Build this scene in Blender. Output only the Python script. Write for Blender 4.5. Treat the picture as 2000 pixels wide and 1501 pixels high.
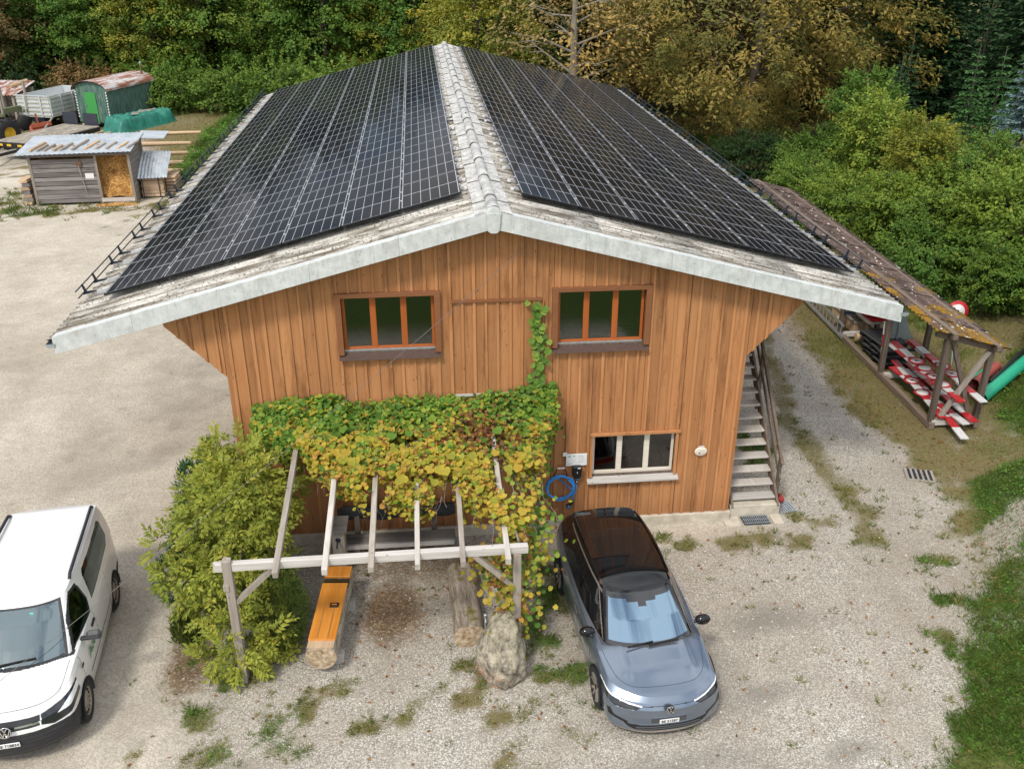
import bpy, bmesh, math, random
import numpy as np
from math import sin, cos, pi, radians, sqrt, atan2, hypot
from mathutils import Vector, Matrix, noise as mnoise

S = bpy.context.scene
COL = S.collection
for o in list(bpy.data.objects): bpy.data.objects.remove(o)

# ------------------------------------------------------------------ camera
cam_d = bpy.data.cameras.new('camera'); cam = bpy.data.objects.new('camera', cam_d); COL.objects.link(cam)
cam.location = (-1.188, -15.892, 11.094)
_yaw, _pitch = 0.0968, 0.4512
_f = Vector((sin(_yaw)*cos(_pitch), cos(_yaw)*cos(_pitch), -sin(_pitch)))
cam.rotation_euler = _f.to_track_quat('-Z', 'Y').to_euler()
cam_d.sensor_width = 36; cam_d.lens = 1826.8/2000*36
cam_d.clip_start = 0.1; cam_d.clip_end = 2000
S.camera = cam
S.render.resolution_x, S.render.resolution_y = 1024, 768

# ------------------------------------------------------------------ sky and sun
SUN_EL, SUN_AZ = radians(52), radians(212)      # azimuth: direction the light comes from, clockwise from +Y
W = bpy.data.worlds.new('World'); S.world = W; W.use_nodes = True
nt = W.node_tree; nt.nodes.clear()
def wn(t, **k):
    n = nt.nodes.new(t)
    for a, b in k.items(): setattr(n, a, b)
    return n
wo = wn('ShaderNodeOutputWorld'); bg = wn('ShaderNodeBackground'); sky = wn('ShaderNodeTexSky', sky_type='NISHITA')
sky.sun_disc = False; sky.sun_elevation = SUN_EL; sky.sun_rotation = SUN_AZ; sky.altitude = 500; sky.air_density = 1.0; sky.dust_density = 2.0
tc = wn('ShaderNodeTexCoord'); mp = wn('ShaderNodeMapping'); mp.inputs['Scale'].default_value = (1.0, 1.0, 2.0)
nz = wn('ShaderNodeTexNoise'); nz.inputs['Scale'].default_value = 3.1; nz.inputs['Detail'].default_value = 6; nz.inputs['Roughness'].default_value = .55
cr = wn('ShaderNodeMapRange'); cr.inputs['From Min'].default_value = .40; cr.inputs['From Max'].default_value = .55
mx = wn('ShaderNodeMix', data_type='RGBA'); mx.inputs[7].default_value = (9.5, 9.6, 9.9, 1)
L = nt.links.new
L(tc.outputs['Generated'], mp.inputs[0]); L(mp.outputs[0], nz.inputs['Vector']); L(nz.outputs[0], cr.inputs[0]); L(cr.outputs[0], mx.inputs[0])
L(sky.outputs[0], mx.inputs[6]); L(mx.outputs[2], bg.inputs[0]); bg.inputs[1].default_value = .09; L(bg.outputs[0], wo.inputs[0])
sd = bpy.data.lights.new('sun', 'SUN'); sd.energy = 1.5; sd.angle = radians(10); sd.color = (1, .95, .87)
sun = bpy.data.objects.new('sun', sd); COL.objects.link(sun)
_d = Vector((sin(SUN_AZ)*cos(SUN_EL), cos(SUN_AZ)*cos(SUN_EL), sin(SUN_EL)))
sun.rotation_euler = (-_d).to_track_quat('-Z', 'Y').to_euler(); sun.location = _d*60
V = S.view_settings; V.view_transform = 'Standard'; V.look = 'None'; V.gamma = 1; V.exposure = 0.80; V.use_curve_mapping = False
S.cycles.max_bounces = 6; S.cycles.transparent_max_bounces = 8; S.cycles.diffuse_bounces = 3; S.cycles.glossy_bounces = 3
S.cycles.use_denoising = True

# ------------------------------------------------------------------ helpers
RNG = np.random.default_rng(7); random.seed(7)
def tag(o, label=None, cat=None, group=None, kind=None):
    if label: o['label'] = label
    if cat: o['category'] = cat
    if group: o['group'] = group
    if kind: o['kind'] = kind
    return o
def thing(name, label, cat, loc=(0, 0, 0), rz=0, group=None):
    o = bpy.data.objects.new(name, None); COL.objects.link(o); o.location = loc; o.rotation_euler = (0, 0, rz)
    o.empty_display_size = .2
    return tag(o, label, cat, group)
def link(name, me, mats=None, parent=None):
    o = bpy.data.objects.new(name, me); COL.objects.link(o)
    if mats is not None and len(me.materials) == 0:
        for m in (mats if isinstance(mats, (list, tuple)) else [mats]): me.materials.append(m)
    if parent is not None: o.parent = parent
    return o
def place(o, loc=None, rot=None, sc=None):
    if loc is not None: o.location = loc
    if rot is not None: o.rotation_euler = rot
    if sc is not None: o.scale = (sc, sc, sc) if isinstance(sc, (int, float)) else sc
    return o
def copy_tree(o, parent=None):
    c = o.copy(); COL.objects.link(c); c.parent = parent
    for ch in list(o.children): copy_tree(ch, c)
    return c
class MB:
    """collects simple solids; build() makes one mesh object"""
    def __init__(s): s.v = []; s.f = []; s.m = []; s.sm = []
    def add(s, vs, fs, mi=0, smooth=False):
        b = len(s.v); s.v.extend([tuple(map(float, p)) for p in vs])
        for f in fs: s.f.append(tuple(i+b for i in f)); s.m.append(mi); s.sm.append(smooth)
        return s
    def box(s, c, d, R=None, mi=0, jit=0):
        vs = []
        for z in (-.5, .5):
            for y in (-.5, .5):
                for x in (-.5, .5):
                    p = Vector((x*d[0], y*d[1], z*d[2]))
                    if jit: p += Vector((random.uniform(-jit, jit), random.uniform(-jit, jit), random.uniform(-jit, jit)))
                    if R is not None: p = R @ p
                    vs.append(p+Vector(c))
        return s.add(vs, [(0, 2, 3, 1), (4, 5, 7, 6), (0, 1, 5, 4), (2, 6, 7, 3), (0, 4, 6, 2), (1, 3, 7, 5)], mi)
    def b2(s, lo, hi, mi=0): return s.box([(a+b)/2 for a, b in zip(lo, hi)], [b-a for a, b in zip(lo, hi)], None, mi)
    def beam(s, p, q, w, h, mi=0, up=(0, 0, 1), jit=0):
        p = Vector(p); q = Vector(q); d = q-p; l = d.length; d.normalize(); u = Vector(up)
        x = d.cross(u)
        if x.length < 1e-4: x = d.cross(Vector((0, 1, 0)))
        x.normalize(); u = x.cross(d)
        R = Matrix((x, d, u)).transposed()
        return s.box((p+q)/2, (w, l, h), R, mi, jit)
    def tube(s, pts, r, n=8, mi=0, cap=True):
        P = [Vector(p) for p in pts]; k = len(P); rs = r if isinstance(r, (list, tuple)) else [r]*k
        t0 = (P[1]-P[0]).normalized(); a = t0.orthogonal().normalized(); vs = []; fs = []
        for i in range(k):
            t = (P[min(i+1, k-1)]-P[max(i-1, 0)]).normalized()
            a = (a-t*a.dot(t)).normalized(); b = t.cross(a)
            for j in range(n): vs.append(P[i]+(a*cos(2*pi*j/n)+b*sin(2*pi*j/n))*rs[i])
        for i in range(k-1):
            for j in range(n): fs.append((i*n+j, i*n+(j+1) % n, (i+1)*n+(j+1) % n, (i+1)*n+j))
        s.add(vs, fs, mi, True)
        if cap: s.add(vs[:n], [tuple(range(n))[::-1]], mi); s.add(vs[-n:], [tuple(range(n))], mi)
        return s
    def lathe(s, prof, n=24, c=(0, 0, 0), axis='z', mi=0, smooth=True):
        vs = []; fs = []; k = len(prof)
        for i in range(n):
            a = 2*pi*i/n
            for r, h in prof:
                x, y, z = r*cos(a), r*sin(a), h
                if axis == 'x': x, y, z = z, x, y
                elif axis == 'y': x, y, z = x, z, y
                vs.append((x+c[0], y+c[1], z+c[2]))
        for i in range(n):
            for j in range(k-1): fs.append((i*k+j, ((i+1) % n)*k+j, ((i+1) % n)*k+j+1, i*k+j+1))
        return s.add(vs, fs, mi, smooth)
    def prism(s, poly, d, mi=0):
        """poly: 3D points of a planar polygon, d: extrusion vector"""
        n = len(poly); P = [Vector(p) for p in poly]; D = Vector(d)
        return s.add(P+[p+D for p in P], [tuple(range(n))[::-1], tuple(range(n, 2*n))]+[(i, (i+1) % n, n+(i+1) % n, n+i) for i in range(n)], mi)
    def mesh(s, name):
        me = bpy.data.meshes.new(name); me.from_pydata(s.v, [], s.f)
        if any(s.m): me.polygons.foreach_set('material_index', s.m)
        me.polygons.foreach_set('use_smooth', s.sm)
        me.update(); return me
    def build(s, name, mats=None, parent=None, bevel=0, fix=True):
        me = s.mesh(name)
        if fix:
            bm = bmesh.new(); bm.from_mesh(me); bmesh.ops.recalc_face_normals(bm, faces=bm.faces)
            if bevel:
                es = [e for e in bm.edges if len(e.link_faces) == 2 and e.calc_face_angle(0) > .6]
                bmesh.ops.bevel(bm, geom=es, offset=bevel, segments=1, affect='EDGES', clamp_overlap=True)
            bm.to_mesh(me); bm.free()
        return link(name, me, mats, parent)
def npmesh(name, verts, faces, mats=None, parent=None, smooth=False, attrs=None):
    """verts (n,3), faces (m,k) with k constant -> object"""
    verts = np.asarray(verts, np.float32); faces = np.asarray(faces, np.int32); k = faces.shape[1]
    me = bpy.data.meshes.new(name)
    me.vertices.add(len(verts)); me.vertices.foreach_set('co', verts.ravel())
    me.loops.add(faces.size); me.loops.foreach_set('vertex_index', faces.ravel())
    me.polygons.add(len(faces)); me.polygons.foreach_set('loop_start', np.arange(0, faces.size, k, dtype=np.int32))
    me.polygons.foreach_set('use_smooth', np.full(len(faces), smooth))
    for an, av in (attrs or {}).items():
        a = me.attributes.new(an, 'FLOAT', 'POINT'); a.data.foreach_set('value', np.asarray(av, np.float32))
    me.update(calc_edges=True); me.validate()
    return link(name, me, mats, parent)
def text_mesh(name, txt, size, mat, parent=None, ext=.002, align='CENTER', bold=0):
    cu = bpy.data.curves.new(name, 'FONT'); cu.body = txt; cu.size = size; cu.extrude = ext; cu.align_x = align; cu.align_y = 'CENTER'; cu.offset = bold; cu.resolution_u = 3
    t = bpy.data.objects.new(name, cu); COL.objects.link(t); bpy.context.view_layer.update()
    me = bpy.data.meshes.new_from_object(t.evaluated_get(bpy.context.evaluated_depsgraph_get()))
    bpy.data.objects.remove(t); bpy.data.curves.remove(cu); me.name = name; me.materials.clear()
    return link(name, me, mat, parent)

# ------------------------------------------------------------------ material helpers
class NT:
    def __init__(s, name):
        s.m = bpy.data.materials.new(name); s.m.use_nodes = True; s.t = s.m.node_tree; s.t.nodes.clear()
        s.out = s.t.nodes.new('ShaderNodeOutputMaterial'); s.p = s.t.nodes.new('ShaderNodeBsdfPrincipled')
        s.t.links.new(s.p.outputs[0], s.out.inputs[0])
    def n(s, t, **k):
        x = s.t.nodes.new(t)
        for a, b in k.items(): setattr(x, a, b)
        return x
    def l(s, a, b): s.t.links.new(a, b); return s
    def val(s, sock, v):
        if hasattr(v, 'is_linked') or isinstance(v, bpy.types.NodeSocket): s.l(v, sock)
        else: sock.default_value = v
    def coord(s, kind='Object', scale=(1, 1, 1), rnd=0):
        tc = s.n('ShaderNodeTexCoord'); mp = s.n('ShaderNodeMapping'); mp.inputs['Scale'].default_value = scale
        s.l(tc.outputs[kind], mp.inputs[0])
        if rnd:
            oi = s.n('ShaderNodeObjectInfo'); m = s.n('ShaderNodeVectorMath', operation='SCALE'); c = s.n('ShaderNodeCombineXYZ')
            for i in range(3): s.l(oi.outputs['Random'], c.inputs[i])
            s.l(c.outputs[0], m.inputs[0]); m.inputs['Scale'].default_value = rnd; s.l(m.outputs[0], mp.inputs['Location'])
        return mp.outputs[0]
    def noise(s, vec, scale, detail=4, rough=.55, dist=0):
        x = s.n('ShaderNodeTexNoise'); x.inputs['Scale'].default_value = scale; x.inputs['Detail'].default_value = detail
        x.inputs['Roughness'].default_value = rough; x.inputs['Distortion'].default_value = dist; s.l(vec, x.inputs['Vector']); return x.outputs[0]
    def voro(s, vec, scale, feature='F1', out='Distance', rnd=1):
        x = s.n('ShaderNodeTexVoronoi', feature=feature); x.inputs['Scale'].default_value = scale; s.l(vec, x.inputs['Vector']); return x.outputs[out]
    def ramp(s, f, a, b, lo=0., hi=1.):
        x = s.n('ShaderNodeMapRange'); s.val(x.inputs[0], f); x.inputs[1].default_value = a; x.inputs[2].default_value = b
        x.inputs[3].default_value = lo; x.inputs[4].default_value = hi; return x.outputs[0]
    def mix(s, f, a, b, mode='MIX'):
        x = s.n('ShaderNodeMix', data_type='RGBA', blend_type=mode)
        s.val(x.inputs[0], f)
        for i, c in ((6, a), (7, b)):
            if isinstance(c, (tuple, list)): x.inputs[i].default_value = tuple(c)+((1,) if len(c) == 3 else ())
            else: s.l(c, x.inputs[i])
        return x.outputs[2]
    def math(s, op, a, b=0.):
        x = s.n('ShaderNodeMath', operation=op); s.val(x.inputs[0], a); s.val(x.inputs[1], b); return x.outputs[0]
    def attr(s, name):
        x = s.n('ShaderNodeAttribute'); x.attribute_name = name; return x.outputs['Fac']
    def orand(s): return s.n('ShaderNodeObjectInfo').outputs['Random']
    def sep(s, v, i): x = s.n('ShaderNodeSeparateXYZ'); s.l(v, x.inputs[0]); return x.outputs[i]
    def bump(s, h, strength=.4, dist=.01):
        x = s.n('ShaderNodeBump'); x.inputs['Strength'].default_value = strength; x.inputs['Distance'].default_value = dist
        s.l(h, x.inputs['Height']); s.l(x.outputs[0], s.p.inputs['Normal']); return s
    def set(s, col=None, rough=.7, metal=0, spec=.5, **k):
        if col is not None:
            if isinstance(col, (tuple, list)): s.p.inputs['Base Color'].default_value = tuple(col)+((1,) if len(col) == 3 else ())
            else: s.l(col, s.p.inputs['Base Color'])
        s.val(s.p.inputs['Roughness'], rough); s.val(s.p.inputs['Metallic'], metal); s.p.inputs['Specular IOR Level'].default_value = spec
        for a, b in k.items(): s.val(s.p.inputs[a.replace('_', ' ')], b)
        return s.m
M = {}
def plain(name, col, rough=.6, metal=0, spec=.5, var=.12, scale=14, **k):
    """a colour with slight noise so that nothing is flat"""
    t = NT(name); v = t.coord('Object', rnd=7)
    n = t.noise(v, scale, 5); c = t.mix(t.ramp(n, .3, .7), tuple(x*(1-var) for x in col), tuple(min(1, x*(1+var)) for x in col))
    M[name] = t.set(c, rough, metal, spec, **k); return M[name]
def wood(name, ca, cb, axis='z', dark=None, rough=.75, streak=1., ovar=.15):
    """grain along an axis, knots, weathering, variation from object to object"""
    t = NT(name); sc = {'x': (.25, 5, 5), 'y': (5, .25, 5), 'z': (5, 5, .25)}[axis]
    v = t.coord('Object', sc, rnd=13); n1 = t.noise(v, 3.0, 6, .65, .4); n2 = t.noise(v, 14, 5, .6)
    c = t.mix(t.ramp(n1, .3, .72), ca, cb)
    v2 = t.coord('Object', tuple(min(1, x) if x < 1 else 1.6 for x in sc), rnd=5); n3 = t.noise(v2, 1.1, 5, .7)
    d = dark or tuple(x*.45 for x in ca); vk = t.voro(t.coord('Object', tuple(2.2 if x >= 1 else 1.3 for x in sc), rnd=3), 2.6); c = t.mix(t.math('MULTIPLY', t.ramp(vk, .09, .05), .7*min(1, streak)), c, d)
    c = t.mix(t.math('MULTIPLY', t.ramp(n3, .56, .8), .65*streak), c, d)
    c = t.mix(t.math('MULTIPLY', t.ramp(n2, .58, .75), .35*streak), c, d)
    r = t.orand(); c = t.mix(1.0, c, t.mix(r, (1-ovar,)*3, (1+ovar*.6,)*3), 'MULTIPLY')
    t.bump(n2, .35, .004); M[name] = t.set(c, rough, spec=.3); return M[name]
# ------------------------------------------------------------------ surface materials
def boards(name, ca, cb, dark, ov):
    t = NT(name); v = t.coord('Object', (6, 6, .22), rnd=13); n1 = t.noise(v, 3.0, 7, .68, .5); n2 = t.noise(t.coord('Object', (9, 9, .5), rnd=5), 9, 5, .65); w = t.coord('Object'); big = t.noise(w, .55, 5, .6); st = t.noise(t.coord('Object', (3.2, 3.2, .35)), 1.4, 6, .7)
    c = t.mix(t.ramp(n1, .3, .7), ca, cb); z = t.sep(w, 2)
    c = t.mix(t.math('MULTIPLY', t.ramp(big, .42, .66), .4), c, (.50, .26, .115)); c = t.mix(t.math('MULTIPLY', t.ramp(st, .51, .70), .8), c, dark); c = t.mix(t.math('MULTIPLY', t.ramp(n2, .60, .72), .55), c, dark)
    kn = t.voro(t.coord('Object', (5, 5, 1.7), rnd=3), 1.5); c = t.mix(t.math('MULTIPLY', t.ramp(kn, .085, .045), .8), c, tuple(x*.6 for x in dark)); c = t.mix(t.math('MULTIPLY', t.ramp(t.math('ADD', z, t.math('MULTIPLY', st, .7)), 1.0, .45), .45), c, (.22, .105, .05))
    c = t.mix(1.0, c, t.mix(t.orand(), (1-ov,)*3, (1+ov*.7,)*3), 'MULTIPLY'); t.bump(n2, .35, .004); M[name] = t.set(c, .7, spec=.25)
boards('board_orange', (.38, .162, .060), (.49, .225, .092), (.14, .055, .02), .17); boards('batten_orange', (.42, .182, .068), (.53, .25, .105), (.18, .07, .026), .13)
wood('wood_grey', (.30, .26, .21), (.48, .43, .37), 'y', dark=(.12, .10, .08), ovar=.2)
wood('wood_grey_x', (.42, .39, .35), (.62, .59, .55), 'x', dark=(.2, .18, .16), ovar=.15)
wood('wood_grey_z', (.26, .22, .18), (.42, .37, .31), 'z', dark=(.10, .08, .06), ovar=.2)
wood('wood_pale_y', (.46, .42, .36), (.66, .62, .56), 'y', dark=(.2, .18, .15), ovar=.15)
wood('wood_dark_x', (.10, .09, .08), (.24, .22, .20), 'x', dark=(.03, .03, .03), ovar=.25)
wood('plank_shed', (.10, .09, .085), (.34, .31, .29), 'x', dark=(.025, .022, .022), streak=1.4, ovar=.35)
wood('plank_shed_y', (.17, .15, .14), (.36, .33, .30), 'y', dark=(.05, .045, .045), streak=1.2, ovar=.3)
wood('wood_brown_z', (.09, .065, .05), (.19, .15, .12), 'z', dark=(.03, .025, .02), ovar=.2)
wood('wood_brown_y', (.13, .095, .07), (.26, .20, .15), 'y', dark=(.04, .03, .025), ovar=.2)
wood('log_fresh', (.42, .28, .16), (.60, .45, .29), 'y', dark=(.15, .09, .05), ovar=.3)
wood('firewood', (.34, .23, .14), (.55, .42, .29), 'x', dark=(.12, .08, .05), ovar=.35)
wood('trough_cover', (.52, .185, .022), (.68, .28, .05), 'y', dark=(.28, .10, .02), rough=.4, ovar=.05)
wood('frame_brown', (.21, .085, .035), (.26, .11, .05), 'x', rough=.5, streak=.4, ovar=.05)
wood('frame_red', (.36, .095, .02), (.42, .12, .03), 'z', rough=.45, streak=.3, ovar=.05)
wood('frame_white', (.66, .58, .47), (.78, .72, .62), 'x', dark=(.38, .33, .27), rough=.5, streak=.6, ovar=.05)
plain('concrete', (.50, .45, .36), .9, var=.2, scale=5); plain('steel', (.45, .46, .47), .35, .9); plain('galvanised', (.48, .52, .55), .45, .7, var=.2)
plain('black_plastic', (.012, .012, .013), .45); plain('grey_plastic', (.06, .062, .065), .55); plain('white_plastic', (.75, .75, .74), .4, var=.04)
plain('dark_metal', (.03, .04, .055), .45, .4); plain('rubber', (.022, .021, .020), .85, var=.3); plain('soil', (.06, .042, .028), .95, var=.35, scale=6)

def mat_sheet():
    t = NT('fibre_cement'); v = t.coord('Object', (1, 1, 1), rnd=9); vs = t.coord('Object', (.35, 3.2, 3.2), rnd=9)
    n = t.noise(vs, 2.2, 7, .72); n2 = t.noise(v, 22, 4, .6); n3 = t.noise(v, 1.3, 3)
    c = t.mix(t.ramp(n, .40, .60), (.16, .135, .10), (.62, .59, .53))
    c = t.mix(t.ramp(n2, .54, .66), c, (.10, .085, .06)); c = t.mix(t.math('MULTIPLY', t.ramp(n3, .55, .72), .5), c, (.68, .66, .60))
    t.bump(n2, .4, .006); M['fibre_cement'] = t.set(c, .9, spec=.2)
    t = NT('verge'); v = t.coord('Object', (1, 1, 1), rnd=9); n = t.noise(v, 5, 6, .7); n2 = t.noise(v, 30, 3, .6); n3 = t.noise(v, 1.6, 4, .6)
    c = t.mix(t.ramp(n, .35, .65), (.52, .545, .525), (.72, .735, .71)); c = t.mix(t.math('MULTIPLY', t.ramp(n3, .55, .72), .4), c, (.42, .40, .34)); dr = t.noise(t.coord('Object', (5, 5, .6), rnd=4), 3, 5, .7); c = t.mix(t.math('MULTIPLY', t.ramp(dr, .52, .7), .5), c, (.36, .36, .31))
    c = t.mix(t.ramp(n2, .66, .72), c, (.16, .14, .10)); c = t.mix(1.0, c, (.9, .9, .9), 'MULTIPLY'); M['verge'] = t.set(c, .85, spec=.25)
    t = NT('ridge_grey'); v = t.coord('Object', (1, 1, 1), rnd=9); n = t.noise(v, 4, 7, .7); n2 = t.noise(v, 25, 4, .6)
    c = t.mix(t.ramp(n, .35, .68), (.30, .30, .29), (.64, .63, .59)); c = t.mix(t.ramp(n2, .58, .7), c, (.14, .12, .08)); t.bump(n2, .3, .004)
    M['ridge_grey'] = t.set(c, .9, spec=.2)
mat_sheet()

# ------------------------------------------------------------------ terrain
def sm(x, a, b):
    t = np.clip((np.asarray(x, float)-a)/(b-a), 0, 1); return t*t*(3-2*t)
_BX = np.array([-40, -9, -6.6, -4.95, -3.35, -1.1, .64, 2.7, 4.6, 7.8, 11.8, 16, 22, 30, 45, 90.])
_BV = np.array([3.5, 5.0, 6.0, 7.35, 8.1, 9.3, 9.6, 9.75, 9.6, 10.0, 10.8, 11.2, 11.6, 12, 8, 6.])
def xb(y): return np.interp(y, _BX, _BV)                  # right edge of the gravel
_KX = np.array([-40, -6.5, -4, -1, .8, 2.2, 4, 8, 14, 22, 30, 50, 90.])
_KV = np.array([5.2, 6.9, 8.5, 9.7, 10.4, 13.2, 13.9, 14.6, 15, 15.6, 17, 24, 30.])
def terrain(x, y):
    x = np.asarray(x, float); y = np.asarray(y, float)
    d = x-np.interp(y, _KX, _KV)
    h = 1.6*sm(d, -.3, 5.)+.10*np.clip(d-4, 0, 60)*sm(y, -10, 30)
    h = h+3.0*sm(y-(60-.15*x), 0, 45)
    h = h+.35*sm(x, -22, -14)*sm(-x, 7, 11)*sm(y, 29, 34)*sm(-y, -60, -46)*.8
    return h
def fbm(x, y, s, seed=0, octv=4):
    """value noise, vectorised"""
    x = np.asarray(x, float)/s; y = np.asarray(y, float)/s; out = np.zeros(np.broadcast(x, y).shape); a = .5
    for k in range(octv):
        r = np.random.default_rng(seed*17+k).random((128, 128))
        xi = np.floor(x).astype(int); yi = np.floor(y).astype(int); fx = x-xi; fy = y-yi; fx = fx*fx*(3-2*fx); fy = fy*fy*(3-2*fy)
        g = lambda i, j: r[i % 128, j % 128]
        out += a*(g(xi, yi)*(1-fx)*(1-fy)+g(xi+1, yi)*fx*(1-fy)+g(xi, yi+1)*(1-fx)*fy+g(xi+1, yi+1)*fx*fy)
        x = x*2.03; y = y*2.03; a *= .5
    return out
def blob(x, y, cx, cy, rx, ry, rot=0):
    dx = x-cx; dy = y-cy; c, s = cos(rot), sin(rot); u = (dx*c+dy*s)/rx; v = (-dx*s+dy*c)/ry
    return np.clip(1.35-np.sqrt(u*u+v*v), 0, 1)
def polyd(x, y, pts):
    d = np.full(np.broadcast(x, y).shape, 1e9)
    for (ax, ay), (bx, by) in zip(pts[:-1], pts[1:]):
        t = np.clip(((x-ax)*(bx-ax)+(y-ay)*(by-ay))/((bx-ax)**2+(by-ay)**2), 0, 1)
        d = np.minimum(d, np.hypot(x-ax-t*(bx-ax), y-ay-t*(by-ay)))
    return d
STRIP = [(7.55, -1.0), (7.8, .8), (7.75, 2.2), (7.7, 3.7), (8.15, 5.9), (8.95, 9.4), (9.9, 15), (10.4, 24)]
def masks(x, y):
    """grass cover, lushness, leaf-litter/earth, damp grey"""
    n = fbm(x, y, 1.7, 1)-.47; n2 = fbm(x, y, .5, 2, 3)-.44; n4 = fbm(x, y, 6, 5)-.47; n3 = fbm(x, y, .42, 6, 3)-.44
    wx = x+1.4*n; wy = y+1.2*n4
    g = np.clip(sm(wx-xb(y)+.35*n2, -.45, .5)+1.3*n3*sm(wx-xb(y), -1.2, -.3), 0, 1)
    strip = np.clip(1-sm(polyd(x, y, STRIP)+.5*n2+.4*n, .12, .55)+1.3*n3, 0, 1)*(polyd(x, y, STRIP) < .95); g = np.maximum(g, .78*strip)
    for b in ((-4.75, -4.5, .7, .75), (-5.0, -5.6, .55, .8), (-3.0, -4.45, .55, .38), (-.75, -4.3, .35, .75), (.25, -4.95, .75, .4), (-1.9, -4.6, .5, .3),
              (-2.6, -4.9, .35, .3), (-3.9, -5.0, .6, .4), (.75, -2.6, .4, .9), (-.5, -6.1, .7, .4), (-5.6, -2.7, .5, .9), (.7, -4.0, .4, .5),
              (2.9, -.95, 1.0, .24), (4.3, -.75, 1.0, .3), (5.5, -.75, .8, .28), (6.6, -.15, .5, .3), (8.3, -2.9, .5, .3), (7.6, -4.2, .3, .6), (8.3, -1.9, .4, .35),
              (6.5, 2.3, .3, 1.2), (6.3, 7, .4, 3), (-18.6, 26.2, 2.2, .9), (-15.2, 26.3, 2.4, .45), (-19.6, 28.0, .8, 2.5), (-13.0, 27.2, .8, 1.2), (-22.5, 34, 3, 2.2), (-12.3, 32, 2.0, 7)):
        bb = blob(x, y, b[0], b[1], b[2]*1.5, b[3]*1.5); g = np.maximum(g, np.clip(bb*1.05-.50+3.6*n3+1.4*n2, 0, .9)*np.clip(bb*4, 0, 1))
    far = sm(wy-(40+.0*x)+3*n, -3, 3)*sm(-x, 5, 8); g = np.maximum(g, .75*far)
    left = sm(wy-29.5, 0, 1.6)*sm(-x, 7, 9)*sm(x, -17, -14.5); g = np.maximum(g, .95*left)
    g = np.maximum(g, sm(y-27+4*n, 0, 3)*sm(x+7, 0, 2))
    south = sm(-y-10.8+.8*n, 0, .8); g = np.maximum(g, south)
    lush = sm(fbm(x, y, 2.6, 3), .42, .6)
    lush = lush*(1-.75*sm(y, 1.2, 3.0)*sm(x, 7, 8.5)*sm(13.2-x, -.5, .8))*(1-.6*sm(y, 40, 46)*sm(-x, 10, 14))
    lush = np.clip(lush+.9*sm(wx-np.interp(y, _KX, _KV), -.2, .5)*(1-sm(y, 2, 4))+.6*left*sm(x, -16, -13), 0, 1)
    lush = np.maximum(lush, south)*(1-sm(y, 29, 31)*sm(-x-13.3+n, 0, .8))
    lush = lush*(1-.85*blob(x, y, -18.6, 44.5, 2.6, 2.6))*(1-.8*strip)
    dirt = np.maximum.reduce([.8*blob(x+.5*n2, y, -2.1, -2.3, .75, 1.3), .6*blob(x, y, -1.6, -.9, 2.6, .9), .9*sm(y, 44, 52)*sm(-x, 5, 8), .75*sm(x-15.5, 0, 2)*sm(y, 3, 6),
                              .55*sm(wx-9.6, 0, .6)*sm(13.5-x, 0, .8)*sm(y, 2, 3.2), .9*sm(y, 28, 31)*sm(x, -7, -4), .75*blob(x, y, -5.4, -3.3, .6, 1.2), .7*blob(x+n, y, -15.8, 42, 2.6, 6)])
    pth = 1-sm(polyd(x, y, [(8.6, -2.6), (9.6, -1.6), (10.6, -.9), (12, -.3), (15, .6)])+.8*n2, .15, .55); g = g*(1-.6*pth); dirt = np.maximum(dirt, .35*pth)
    dk_ = blob(x+.5*n, y, 10.3, -3.6, 1.3, 1.0); g = g*(1-.3*dk_); dirt = np.maximum(dirt, .45*dk_); dmp = np.zeros_like(dirt)
    for b in ((3.95, -4.9, .9, .32, .15), (3.2, -3.7, .32, .5), (5.0, -6.2, .6, .22), (-8.2, 3.6, 2.4, .6, .7), (-7.4, 8, 1.8, 3.2), (-6.1, -3.6, 1.0, 2.2), (-9.6, 5.2, .9, 2.0, .4), (4.6, -3.2, 1.2, .5), (2.5, -6.2, 1.4, .3), (-4.3, -6.0, .8, .5), (3.2, -4.3, .5, 1.4)):
        dmp = np.maximum(dmp, np.clip(blob(x+.7*n, y+.6*n2, *b)*(.75 if b[0] > -5.8 else .4)+.5*n3+.4*n2, 0, 1)*(blob(x+.7*n, y+.6*n2, *b) > 0))
    smooth = np.maximum(sm(-x, 4.6, 6.0)*sm(40-y, 0, 4), .8*blob(x, y, 3.6, -.35, 2.8, .5))
    return g, lush, dirt, dmp, smooth
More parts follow.
